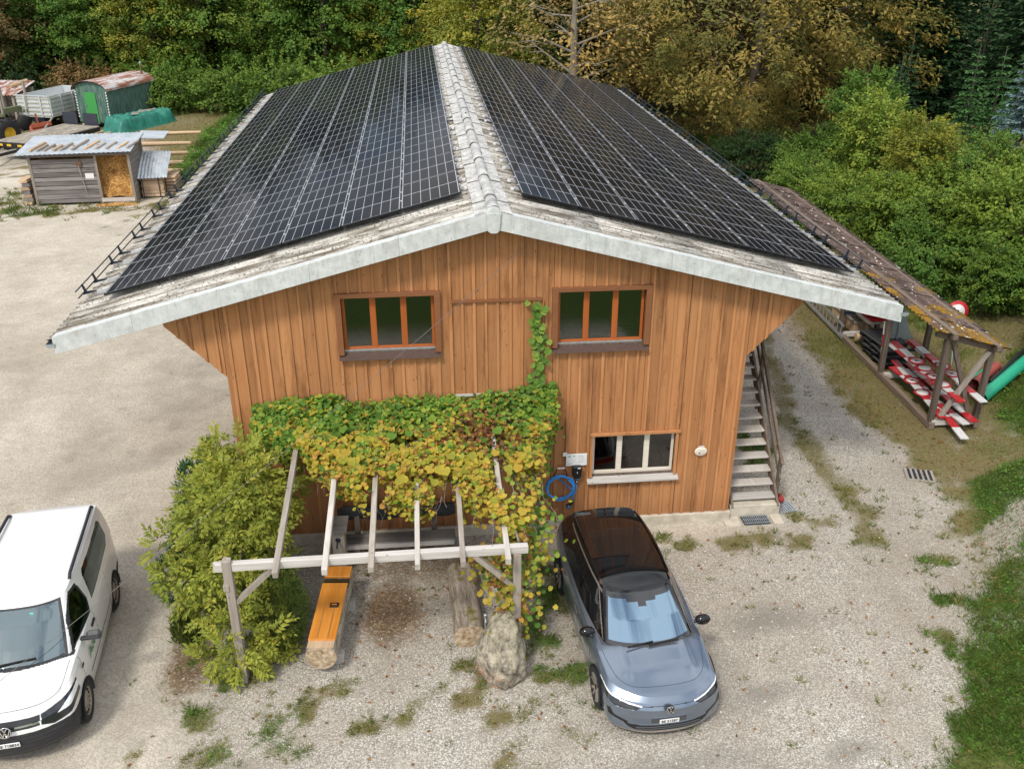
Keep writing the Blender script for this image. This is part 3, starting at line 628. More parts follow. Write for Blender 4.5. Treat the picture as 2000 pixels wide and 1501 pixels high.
def snap(P, ia, ib, polys, tol, cond=None, closed=True):
    """pull grid points lying close to an outline onto it, so that part borders run clean (ia may be 'ax' for |x|)"""
    Q = P.reshape(-1, 3); a = np.abs(Q[:, 0]) if ia == 'ax' else Q[:, ia].copy(); b = Q[:, ib].copy(); best = np.full(len(Q), tol); na, nb = a.copy(), b.copy()
    for poly in polys:
        pts = list(poly)+([poly[0]] if closed else [])
        for (x0, y0), (x1, y1) in zip(pts[:-1], pts[1:]):
            t = np.clip(((a-x0)*(x1-x0)+(b-y0)*(y1-y0))/((x1-x0)**2+(y1-y0)**2), 0, 1); px, py = x0+t*(x1-x0), y0+t*(y1-y0); d = np.hypot(a-px, b-py)
            m = d < best
            if cond is not None: m &= cond(Q)
            best[m] = d[m]; na[m] = px[m]; nb[m] = py[m]
    if ia == 'ax': Q[:, 0] = np.sign(Q[:, 0])*na
    else: Q[:, ia] = na
    Q[:, ib] = nb
def seam_line(root, pts, G, r=.0035, name='panel_gap'):
    """thin dark joint laid on a surface grid along plan points"""
    Q = G.reshape(-1, 3); out = []
    for x, y in pts:
        d = np.hypot(Q[:, 0]-x, Q[:, 1]-y); i = np.argsort(d)[:5]; w = 1/(d[i]+1e-3); out.append((x, y, float((Q[i, 2]*w).sum()/w.sum())+.001))
    o = MB().tube(out, r, 5).build(name, M['seam'], root, fix=False); return o
def curve2(pts, m=8):
    P = np.array([pts[0]]+list(pts)+[pts[-1]], float); o = []
    for i in range(1, len(P)-2):
        for t in np.linspace(0, 1, m, endpoint=False): a, b, c, d = P[i-1:i+3]; o.append(.5*(2*b+(c-a)*t+(2*a-5*b+4*c-d)*t*t+(3*b-a-3*c+d)*t**3))
    return [tuple(q) for q in o]+[tuple(pts[-1])]
def circ(cy, cz, r): return [(cy+r*cos(a), cz+r*sin(a)) for a in np.linspace(0, 2*pi, 60, endpoint=False)]
def loft(spec, ks, ztop, zb):
    """spec: dict of arrays over knots k -> outline parameters"""
    rows = []
    for k in ks:
        pr = [np.interp(k, spec['k'], spec[a]) for a in ('yf', 'yr', 'wf', 'wm', 'wr', 'bf', 'br', 'sig')]
        o = outline(*pr); zt = ztop(o[:, 1]); z = zb(o[:, 1])+(zt-zb(o[:, 1]))*k; rows.append(np.stack([o[:, 0], o[:, 1], z], 1))
    return np.array(rows)
def deck(edge, yc, H, ss):
    """from an edge loop inwards to the spine; H(y, x, s) height"""
    rows = []; sp = np.clip(edge[:, 1], yc[0], yc[1])
    for s in ss:
        x = edge[:, 0]*(1-s); y = edge[:, 1]+(sp-edge[:, 1])*s; rows.append(np.stack([x, y, H(y, x, s, edge[:, 2])], 1))
    return np.array(rows)
def wheel(root, x, y, r, w, style):
    g = thing('wheel', None, None); g.parent = root; s = 1 if x > 0 else -1; g.location = (x, y, r)
    ty = MB().lathe([(r-.11, -w/2+.01), (r-.03, -w/2), (r, -w/2+.03), (r, w/2-.03), (r-.03, w/2), (r-.11, w/2-.01)], 40, (0, 0, 0), 'x'); ty.build('tyre', M['rubber'], g)
    rr = r-.105
    if style == 'alloy':
        d = MB().lathe([(0, s*.03), (.05, s*.05), (rr, s*.02), (rr, s*w*.44), (rr+.012, s*w*.47)], 40, axis='x'); d.build('rim', M['alloy_dark'], g)
        for k in range(5):
            a = 2*pi*k/5+.3; sp = MB()
            for da, ww in ((-.17, .035), (.17, .05)):
                p = Vector((s*.085, .04*cos(a+da), .04*sin(a+da))); q = Vector((s*.105, (rr-.005)*cos(a+da*1.5), (rr-.005)*sin(a+da*1.5))); sp.beam(p, q, ww, .02, up=(1, 0, 0))
            sp.build('spoke', M['alloy_cut'], g)
        MB().lathe([(0, s*.11), (.04, s*.105), (.06, s*.08)], 16, axis='x').build('hub_cap', M['alloy_dark'], g)
    else:
        d = MB().lathe([(0, s*.075), (.07, s*.075), (.09, s*.055), (.13, s*.075), (rr-.04, s*.05), (rr-.02, s*.03), (rr-.004, s*w*.4), (rr+.012, s*w*.45)], 40, axis='x'); d.build('rim', M['wheel_steel'], g)
        for k in range(16):
            a = 2*pi*k/16; MB().box((s*.064, (rr-.045)*cos(a), (rr-.045)*sin(a)), (.02, .03, .022), Matrix.Rotation(a, 3, 'X')).build('vent_hole', M['black_plastic'], g)
def emblem(root, y, z, r, tilt, base, lines):
    """round badge with a V over a W inside a ring, facing the nose"""
    e = MB().lathe([(0, .0), (r, .0), (r, .012), (r*.93, .02)], 28).build('badge', M[base], root)
    m = MB(); m.lathe([(r*.86, .020), (r*.97, .020), (r*.97, .025), (r*.86, .025)], 28); R_ = r*.86
    def st(p, q): m.beam((p[0]*R_, p[1]*R_, .021), (q[0]*R_, q[1]*R_, .021), r*.15, .006)
    st((-.42, .88), (0, .12)); st((.42, .88), (0, .12)); st((-.88, .42), (-.42, -.86)); st((-.42, -.86), (0, -.02)); st((0, -.02), (.42, -.86)); st((.42, -.86), (.88, .42))
    l = m.build('emblem', M[lines], e)
    e.rotation_euler = (pi/2+tilt, 0, 0); e.location = (0, y, z)
def plate(root, txt, y, z, w, h, tilt=0):
    b = MB().box((0, 0, 0), (w, .012, h)).build('number_plate', M['white_plastic'], root, bevel=.004); b.location = (0, y, z); b.rotation_euler = (tilt, 0, 0)
    t = text_mesh('plate_text', txt, h*.82, M['black_plastic'], b, .0015, bold=.0006); t.rotation_euler = (pi/2, 0, 0); t.location = (0, -.0085, 0)
    wd = max(v.co.x for v in t.data.vertices)-min(v.co.x for v in t.data.vertices); t.scale = (min(1, w*.9/wd), 1, 1)
    return b
def make_car(root):
    L_ = 4.96; ztop = spl([0, .15, .5, 1.1, 2, 4.2, 4.96], [.70, .735, .80, .90, .95, 1.0, 1.0]); zb = lambda y: np.full_like(y, .17)
    sp = dict(k=[0, .1, .25, .5, .75, .9, 1], yf=[.0, -.01, 0, .01, .035, .09, .16], yr=[4.75, 4.86, 4.93, 4.96, 4.94, 4.92, 4.90], wf=[.78, .84, .875, .88, .87, .85, .80], wm=[.86, .90, .925, .93, .92, .905, .87], wr=[.72, .78, .80, .80, .79, .77, .74], bf=[.27, .27, .28, .30, .32, .35, .38], br=[.2]*7, sig=[.055]*7)
    ks = np.linspace(0, 1, 76); P = loft(sp, ks, ztop, zb)
    # shoulder crease along the flanks
    kk = ks[:, None]; P[:, :, 0] *= 1-.012*np.exp(-((kk-.42)/.12)**2)*sm(P[:, :, 1], .9, 1.6)
    RW, yw1, yw2 = .375, .93, 3.90
    HL = [(.40, .625), (.50, .575), (.78, .585), (.90, .66), (.94, .76), (.80, .705), (.60, .66)]; DRL = [(.40, .640), (.60, .668), (.80, .712), (.94, .80), (.94, .765), (.80, .69), (.60, .648), (.40, .622)]
    GR = [(0, .225), (.48, .225), (.60, .28), (.68, .37), (.58, .335), (.42, .325), (0, .325)]; AI = [(.60, .37), (.79, .44), (.835, .53), (.875, .51), (.86, .42), (.70, .36), (.62, .33)]
    snap(P, 'ax', 2, [HL, DRL, GR, AI, [(.27, .35), (.27, .455), (0, .455), (0, .35)]], .007, lambda Q: Q[:, 1] < .8); snap(P, 1, 2, [circ(yw1, .345, RW), circ(yw2, .345, RW)], .012, lambda Q: np.abs(Q[:, 0]) > .55)
    F = surf_faces(len(ks)); c = P.reshape(-1, 3)[F].mean(1); X_, Y_, Z_ = c.T; ax = np.abs(X_)
    arch = ((np.hypot(Y_-yw1, Z_-.345) < RW) | (np.hypot(Y_-yw2, Z_-.345) < RW)) & (ax > .55)
    front = Y_ < .78
    hl = front & inpoly(ax, Z_, HL)
    drl = front & inpoly(ax, Z_, DRL)
    gril = front & inpoly(ax, Z_, GR)
    side_in = front & inpoly(ax, Z_, AI)
    pin = front & (ax < .27) & (Z_ > .35) & (Z_ < .455)
    line = front & (ax < .42) & (np.abs(Z_-.632) < .005)
    split = front & (Z_ < .215) & (ax < .7)
    sill = (Z_ < .26) & ~front & (Y_ < 4.4)
    seam = ~front & (Z_ > .3) & ((np.abs(Y_-(1.36+.10*(Z_-.5))) < .006) | (np.abs(Y_-2.52) < .006) | (np.abs(Y_-(3.55-.25*(Z_-.9))) < .006)) | (front & (np.abs(Z_-(.60+.0*ax)) < .004) & (ax > .86))
    low = (Y_ > 4.6) & (Z_ < .42); tail = (Y_ > 4.55) & (Z_ > .84) & (Z_ < .93)
    d1 = (Y_ > 1.36) & (Y_ < 2.52); d2 = (Y_ >= 2.52) & (Y_ < 3.55) & ~((np.hypot(Y_-yw2, Z_-.345) < .45))
    keep = ~arch; A = np.ones(len(F), bool)
    plain('drl_white', (.88, .9, .92), .15, var=.01); plain('tail_red', (.25, .01, .01), .15)
    split_surface(P, [('daytime_light*', drl, 'drl_white', None), ('headlight*', hl, 'lamp_dark', None), ('grille', gril, 'black_plastic', None), ('air_intake*', side_in, 'black_plastic', None), ('plate_holder', pin, 'grey_plastic', None), ('front_line', line, 'seam', None), ('splitter', split, 'alloy_cut', None), ('sill_trim*', sill, 'bumper_black', None), ('panel_gap', seam, 'seam', None), ('rear_diffuser', low, 'bumper_black', None), ('tail_light', tail, 'tail_red', None), ('front_door*', d1, 'paint_blue', None), ('rear_door*', d2, 'paint_blue', None), ('body', A, 'paint_blue', None)], None, root, keep)
    edge = P[-1]; hc = spl([.1, .3, .6, 1.0, 1.3, 4.9], [.745, .815, .90, .975, 1.0, 1.03])
    def H(y, x, s, ze):
        t = 1-(1-s)**2; z = ze+(np.maximum(hc(y), ze+.01)-ze)*t**.75
        return z+.018*np.exp(-((np.abs(x)-.50)/.07)**2)*sm(y, .35, .7)*sm(s, 0, .15)
    D = deck(edge, (.75, 4.2), H, np.linspace(0, 1, 60)**1.0); hp = curve2([(-.80, 1.35), (-.765, 1.02), (-.73, .80), (-.66, .56), (-.50, .40), (-.25, .345), (0, .335), (.25, .345), (.50, .40), (.66, .56), (.73, .80), (.765, 1.02), (.80, 1.35)]); F2 = surf_faces(60); c2 = D.reshape(-1, 3)[F2].mean(1); x2, y2 = np.abs(c2[:, 0]), c2[:, 1]
    dd = polyd(c2[:, 0], c2[:, 1], hp); hood = inpoly(c2[:, 0], c2[:, 1], hp)
    cowl = y2 > 1.02+.22*(x2/.75)**2
    split_surface(D, [('cowl', cowl & (x2 < .76), 'grey_plastic', None), ('hood', hood, 'paint_blue', None), ('upper_body', np.ones(len(F2), bool), 'paint_blue', None)], None, root)
    seam_line(root, [q for q in hp if q[1] < 1.16], D)
    zg = spl([0, 1.95, 2.3, 2.8, 3.4, 4.1, 4.6, 5], [1.41, 1.41, 1.46, 1.48, 1.465, 1.41, 1.33, 1.26]); z0 = lambda y: np.interp(y, [0, 1.1, 2, 5], [.95, .95, .95, 1.0])
    sg = dict(k=[0, .5, 1], yf=[1.02, 1.46, 1.95], yr=[4.90, 4.80, 4.58], wf=[.70, .635, .56], wm=[.845, .75, .635], wr=[.70, .63, .55], bf=[.22, .18, .13], br=[.14, .12, .1], sig=[.05, .05, .05])
    kg = np.linspace(0, 1, 50); G = loft(sg, kg, zg, z0); FG = surf_faces(50); cg = G.reshape(-1, 3)[FG].mean(1); xg, yg, zz = np.abs(cg[:, 0]), cg[:, 1], cg[:, 2]
    kf = np.repeat((kg[:-1]+kg[1:])/2, NPT); yfk = np.interp(kf, sg['k'], sg['yf']); yrk = np.interp(kf, sg['k'], sg['yr']); wfk = np.interp(kf, sg['k'], sg['wf'])
    i0 = int(np.argmax(G[25, :NPT//2, 0] > np.interp(kg[25], sg['k'], sg['wf'])*.945)); ii = np.tile(np.arange(NPT), 49); ii = np.minimum(ii, NPT-1-ii)
    ws = (ii < i0) & (kf > .03) & (kf < .955)
    band = ws & ((kf < .10) | ((kf > .86) & (xg < .5)) | ((kf > .79) & (xg < .24)) | ((kf > .72) & (xg < .07)) | (ii > i0-4))
    rs = (xg < .52) & (yg > yrk-.25) & (kf > .15) & (kf < .9)
    sw = (kf > .13) & (kf < .87) & (yg > yfk+.40+.10*kf) & (yg < yrk-.42-.12*(1-kf)) & ~ws & ~rs
    tr = (kf > .87) & (kf < .93) & (yg > yfk+.18) & (yg < yrk-.5) & ~ws; tr |= (yg > yfk+.29) & (yg < yfk+.335) & (kf > .02) & (kf <= .93) & ~ws
    split_surface(G, [('windscreen_band', band, 'lamp_dark', None), ('windscreen', ws, 'windscreen_coated', None), ('window_trim*', tr, 'alloy_cut', None), ('rear_window', rs, 'car_glass_dark', None), ('side_window*', sw & (np.abs(yg-2.62) > .035) & (np.abs(yg-3.75) > .03), 'car_glass_dark', None), ('pillars', np.ones(len(FG), bool), 'gloss_black', None)], None, root)
    rc = deck(G[-1], (2.5, 4.2), lambda y, x, s, ze: ze+(zg(y)+.048*np.clip(1-(x/.66)**2, 0, 1)*sm(y, 1.85, 2.6)*sm(4.75-y, 0, .5)-ze)*sm(s, -.001, .06), np.linspace(0, 1, 60)); FR = surf_faces(60); cR = rc.reshape(-1, 3)[FR].mean(1); xr, yr_ = np.abs(cR[:, 0]), cR[:, 1]
    pano = (xr < .44) & (yr_ > 2.16) & (yr_ < 3.62); pe = ((np.abs(xr-.45) < .012) & (yr_ > 2.15) & (yr_ < 3.64)) | ((xr < .46) & ((np.abs(yr_-2.15) < .014) | (np.abs(yr_-3.63) < .014)))
    front_r = (yr_ < 2.08) & (xr < .5)
    seam_line(root, [(-.44, 3.62), (-.45, 3.0), (-.45, 2.17), (-.3, 2.15), (0, 2.145), (.3, 2.15), (.45, 2.17), (.45, 3.0), (.44, 3.62), (0, 3.63), (-.44, 3.62)], rc, .005, 'roof_edge')
    split_surface(rc, [('roof_window', pano, 'car_glass_dark', None), ('roof', np.ones(len(FR), bool), 'gloss_black', None)], None, root)
    for s in (-1, 1):
        rl = MB().tube([(s*.57, 2.12, zg(np.array([2.12]))[0]+.015), (s*.585, 2.3, 1.49), (s*.595, 3, 1.505), (s*.58, 4.0, 1.445), (s*.56, 4.3, 1.39)], .016, 8).build('roof_rail', M['gloss_black'], root)
        MB().box((s*.575, 2.18, 1.475), (.022, .12, .02)).build('rail_foot', M['chrome'], rl)
        m = MB(); pr = [(.86, 1.50, 1.0), (1.0, 1.44, 1.03)]
        m.tube([(s*.82, 1.50, .985), (s*.90, 1.48, 1.0), (s*.96, 1.46, 1.02)], [.03, .022, .03], 8)
        mr = m.build('mirror', M['gloss_black'], root); b = MB().lathe([(0, -.07), (.045, -.066), (.07, -.03), (.075, .02), (.066, .055), (0, .06)], 18, axis='y').build('mirror_shell', M['gloss_black'], mr); b.location = (s*.945, 1.45, 1.05); b.scale = (1.7, 1.0, 1.2)
        for yy in (2.36, 3.36): MB().box((s*.93, yy, .80), (.012, .22, .028)).build('door_handle', M['alloy_cut'], root, bevel=.004)
        for yc in (yw1, yw2):
            w = MB(); n = 24; v = []; f = []
            for i in range(n+1):
                a = -.25+(pi+.5)*i/n
                for xx, rr in ((.925, RW-.002), (.915, RW-.02), (.45, RW-.02)): v.append((s*xx, yc+rr*cos(a), .345+rr*sin(a)))
            for i in range(n):
                for q in range(2): f.append((i*3+q, i*3+q+1, i*3+q+4, i*3+q+3))
            w.add(v, f, 0, True); w.build('wheel_arch', M['bumper_black'], root)
            wheel(root, s*.805, yc, .348, .235, 'alloy')
    MB().prism([(0, 4.15, 1.44), (0, 4.37, 1.40), (0, 4.35, 1.47), (0, 4.30, 1.50)], (.02, 0, 0)).build('antenna', M['gloss_black'], root)
    ub = MB().b2((-.55, .4, .15), (.55, 4.7, .5)); ub.build('underbody', M['black_plastic'], root)
    for x0, y0, x1, y1 in ((-.06, .985, .42, 1.03), (-.40, .985, .02, 1.035)): MB().beam((x0, y0+.04, 1.015), (x1, y1+.06, 1.02), .022, .02).build('wiper', M['black_plastic'], root)
    emblem(root, -.004, .625, .072, -.12, 'black_plastic', 'chrome'); plate(root, 'BE 51587', -.004, .395, .30, .08)
    for z in (.255, .292): MB().tube([(-.5, .05, z), (-.25, .002, z), (0, -.006, z), (.25, .002, z), (.5, .05, z)], .010, 6).build('grille_slat', M['grey_plastic'], root)
    se = MB()
    return root
car = thing('parked_car', 'silver blue estate car with black roof parked nose out before the wall', 'car', (2.19, -5.68, .0), .062)
car.scale = (1.02, .968, .975)
make_car(car)

def make_van(root):
    ztop = spl([0, .2, .5, .85, 1.5, 4.41], [.87, .93, 1.0, 1.07, 1.10, 1.12]); zb = lambda y: np.full_like(y, .20)
    sp = dict(k=[0, .1, .25, .45, .62, .8, .92, 1], yf=[.16, .05, .0, 0, .03, .08, .14, .21], yr=[4.32, 4.38, 4.41, 4.41, 4.41, 4.40, 4.39, 4.38], wf=[.72, .80, .835, .84, .83, .82, .81, .78], wm=[.84, .875, .893, .897, .893, .885, .872, .85], wr=[.78, .81, .83, .83, .83, .825, .815, .80], bf=[.30]*6+[.34, .38], br=[.08]*8, sig=[.075]*8)
    ks = np.linspace(0, 1, 86); P = loft(sp, ks, ztop, zb)
    yw1, yw2 = .88, 3.56; RW = .365; HL = [(.44, .69), (.60, .645), (.80, .67), (.90, .78), (.94, 1.0), (.87, .965), (.70, .89), (.44, .825)]; LN = [(.64, .76), (.80, .765), (.88, .85), (.91, .95), (.80, .885)]
    snap(P, 'ax', 2, [HL, LN, [(.43, .69), (.43, .825), (0, .825), (0, .69)], [(0, .635), (1, .635), (1, .6351)]], .007, lambda Q: Q[:, 1] < .75); snap(P, 1, 2, [circ(yw1, .325, RW), circ(yw2, .325, RW)], .012, lambda Q: np.abs(Q[:, 0]) > .55)
    F = surf_faces(86); c = P.reshape(-1, 3)[F].mean(1); X_, Y_, Z_ = c.T; ax = np.abs(X_)
    arch = ((np.hypot(Y_-yw1, Z_-.325) < RW) | (np.hypot(Y_-yw2, Z_-.325) < RW)) & (ax > .55)
    front = Y_ < .72
    hl = front & inpoly(ax, Z_, HL); lens = front & inpoly(ax, Z_, LN)
    gr = front & (ax < .43) & (Z_ > .69) & (Z_ < .825); grb = gr & (np.abs(Z_-.735) < .014); bump_ = front & (Z_ < .635); b2 = front & (Z_ < .60) & (Z_ > .32) & (np.abs((Z_*16) % 1-.5) < .18) & (ax < .82)
    rub = ~front & (np.abs(Z_-.52) < .016) & (Y_ > 1.3) & (Y_ < 3.12)
    seam = ~front & (Z_ > .25) & ((np.abs(Y_-1.02) < .005) | (np.abs(Y_-2.05) < .005) | (np.abs(Y_-3.1) < .005)) & (ax > .7)
    rbump = (Y_ > 3.95) & (Z_ < .55); sill = ~front & (Z_ < .28)
    paint('sill_dusty', (.50, .45, .37), 0, .6)
    split_surface(P, [('headlight*', lens, 'lamp_white', None), ('headlight_housing*', hl, 'lamp_dark', None), ('grille_bar', grb, 'chrome', None), ('grille', gr, 'bumper_black', None), ('bumper_rib', b2, 'black_plastic', None), ('front_bumper', bump_, 'bumper_black', None), ('rubbing_strip*', rub, 'black_plastic', None), ('panel_gap', seam, 'seam', None), ('rear_bumper', rbump, 'bumper_black', None), ('sill*', sill, 'sill_dusty', None), ('front_door*', (Y_ > 1.02) & (Y_ < 2.05), 'paint_white', None), ('body', np.ones(len(F), bool), 'paint_white', None)], None, root, ~arch)
    hc = spl([.1, .3, .6, .95, 4.4], [.90, 1.0, 1.09, 1.165, 1.2])
    D = deck(P[-1], (.8, 3.8), lambda y, x, s, ze: ze+(np.maximum(hc(y), ze+.01)-ze)*(1-(1-s)**2)**.7, np.linspace(0, 1, 50)); F2 = surf_faces(50); c2 = D.reshape(-1, 3)[F2].mean(1); x2, y2 = np.abs(c2[:, 0]), c2[:, 1]
    hp = curve2([(-.76, 1.1), (-.73, .8), (-.70, .55), (-.62, .36), (-.4, .24), (0, .20), (.4, .24), (.62, .36), (.70, .55), (.73, .8), (.76, 1.1)]); dd = polyd(c2[:, 0], c2[:, 1], hp)
    split_surface(D, [('cowl', (y2 > .80+.22*(x2/.75)**2) & (x2 < .78), 'bumper_black', None), ('hood', inpoly(c2[:, 0], c2[:, 1], hp), 'paint_white', None), ('upper_body', np.ones(len(F2), bool), 'paint_white', None)], None, root)
    seam_line(root, [q for q in hp if q[1] < .95], D)
    FD = [(1.22, 1.135), (1.98, 1.145), (2.06, 1.30), (1.99, 1.63), (1.76, 1.64), (1.52, 1.46)]; FDO = [(1.10, 1.10), (2.02, 1.11), (2.11, 1.30), (2.04, 1.67), (1.73, 1.68), (1.47, 1.49)]
    SDW = [(2.24, 1.18), (3.72, 1.19), (3.90, 1.28), (3.86, 1.60), (3.78, 1.66), (2.42, 1.66), (2.32, 1.60)]
    zg = spl([0, 1.6, 2.0, 3.0, 4.1, 4.4], [1.68, 1.68, 1.755, 1.775, 1.745, 1.71]); z0 = lambda y: np.full_like(y, 1.09)
    sg = dict(k=[0, .35, .7, 1], yf=[.80, 1.06, 1.33, 1.62], yr=[4.385, 4.37, 4.33, 4.26], wf=[.74, .71, .675, .63], wm=[.865, .83, .785, .725], wr=[.81, .785, .75, .70], bf=[.24, .21, .18, .14], br=[.06]*4, sig=[.045]*4)
    kg = np.linspace(0, 1, 64); G = loft(sg, kg, zg, z0); snap(G, 1, 2, [FD, FDO, SDW], .009, lambda Q: (np.abs(Q[:, 0]) > .62) & (Q[:, 1] > 1.45)); FG = surf_faces(64); cg = G.reshape(-1, 3)[FG].mean(1); xg, yg, zz = np.abs(cg[:, 0]), cg[:, 1], cg[:, 2]; kf = np.repeat((kg[:-1]+kg[1:])/2, NPT)
    yfk = np.interp(kf, sg['k'], sg['yf']); wfk = np.interp(kf, sg['k'], sg['wf'])
    i0 = int(np.argmax(G[32, :NPT//2, 0] > np.interp(kg[32], sg['k'], sg['wf'])*.94)); ii = np.tile(np.arange(NPT), 63); ii = np.minimum(ii, NPT-1-ii)
    ws = (ii < i0) & (kf > .02) & (kf < .965); wb = ws & ((ii > i0-5) | (kf < .09) | (kf > .93))
    side = ~ws & (yg < 4.2) & (xg > .66)
    split_surface(G, [('windscreen_edge', wb, 'lamp_dark', None), ('windscreen', ws, 'van_windscreen', None), ('front_side_window*', side & inpoly(yg, zz, FD), 'green_glass', None), ('window_seal*', side & inpoly(yg, zz, FDO), 'bumper_black', None), ('rear_side_window*', side & inpoly(yg, zz, SDW), 'tinted_glass', None), ('rear_window', (yg > 4.2) & (xg < .6) & (zz > 1.15) & (zz < 1.6), 'tinted_glass', None), ('pillars', np.ones(len(FG), bool), 'paint_white', None)], None, root)
    rc = deck(G[-1], (2.2, 3.7), lambda y, x, s, ze: ze+(zg(y)+.05*np.clip(1-(x/.74)**2, 0, 1)*sm(y, 1.5, 2.3)*sm(4.4-y, 0, .4)-ze)*sm(s, -.001, .06), np.linspace(0, 1, 50)); split_surface(rc, [('roof', np.ones(49*NPT, bool), 'paint_white', None)], None, root)
    for s in (-1, 1):
        rl = MB(); rl.tube([(s*.665, 2.02, 1.765), (s*.67, 2.10, 1.825), (s*.675, 2.6, 1.84), (s*.675, 3.4, 1.84), (s*.66, 4.0, 1.815), (s*.655, 4.08, 1.76)], .027, 8); rl.build('roof_rail', M['bumper_black'], root)
        m = MB().beam((s*.82, 1.36, 1.12), (s*.98, 1.33, 1.13), .07, .05).build('mirror', M['bumper_black'], root, bevel=.01)
        b = MB().box((0, 0, 0), (.22, .11, .17)).build('mirror_shell', M['grey_plastic'], m, bevel=.045); b.location = (s*1.03, 1.33, 1.18)
        h = MB().box((s*.885, 1.90, .98), (.03, .20, .045)).build('door_handle', M['black_plastic'], root, bevel=.01)
        MB().box((s*.885, .98, .92), (.012, .10, .05)).build('side_indicator', M['black_plastic'], root, bevel=.004)
        for yc in (yw1, yw2):
            w = MB(); n = 24; v = []; f = []
            for i in range(n+1):
                a = -.25+(pi+.5)*i/n
                for xx, rr in ((.892, RW-.002), (.885, RW-.02), (.45, RW-.02)): v.append((s*xx, yc+rr*cos(a), .325+rr*sin(a)))
            for i in range(n):
                for q in range(2): f.append((i*3+q, i*3+q+1, i*3+q+4, i*3+q+3))
            w.add(v, f, 0, True); w.build('wheel_arch', M['bumper_black'], root); wheel(root, s*.775, yc, .325, .205, 'steel')
    # cab seen through the glass
    MB().b2((-.72, .95, .85), (.72, 1.45, 1.09)).build('dashboard', plain('dash', (.22, .24, .25), .7), root, bevel=.05)
    sw = MB().lathe([(.17, -.012), (.185, 0), (.17, .012), (.155, 0), (.17, -.012)], 26).build('steering_wheel', M['black_plastic'], root); sw.location = (.36, 1.52, 1.06); sw.rotation_euler = (radians(60), 0, 0)
    pp = MB().box((0, 0, 0), (.30, .21, .004)).build('paper', M['white_plastic'], root); pp.location = (.10, 1.10, 1.098); pp.rotation_euler = (0, 0, .1)
    for s in (-1, 1):
        se = MB(); se.b2((s*.38-.24, 1.75, .6), (s*.38+.24, 2.2, .78)); se.beam((s*.38, 2.15, .78), (s*.38, 2.35, 1.40), .46, .12, up=(0, 1, 0)); se.b2((s*.38-.13, 2.33, 1.42), (s*.38+.13, 2.43, 1.6)); se.build('seat', M['seat'], root, bevel=.02)
    MB().b2((-.78, 2.5, .55), (.78, 4.2, .6)).build('load_floor', M['seat'], root); MB().b2((-.5, .4, .18), (.5, 4.2, .55)).build('underbody', M['black_plastic'], root)
    st = MB().box((0, 0, 0), (.05, .003, .06)).build('vignette_sticker', plain('sticker_green', (.03, .55, .38), .5), root); st.location = (.20, 1.48, 1.585); st.rotation_euler = (radians(-48), 0, 0)
    MB().beam((-.5, .86, 1.19), (.3, .93, 1.215), .02, .02).build('wiper', M['black_plastic'], root)
    emblem(root, .01, .745, .085, -.25, 'lamp_dark', 'chrome'); plate(root, 'BE 718834', -.012, .515, .30, .08)
    tx = text_mesh('door_lettering', 'Ace', .26, plain('sign_green', (.02, .20, .07), .5), root, .001); tx.rotation_euler = (pi/2, 0, pi/2); tx.location = (.8995, 1.56, .80)
van = thing('delivery_van', 'white delivery van with black roof rails and steel wheels on the gravel', 'van', (-7.46, -5.36, 0), .125)
van.scale = (1.03, 1.03, 1.03)
make_van(van)
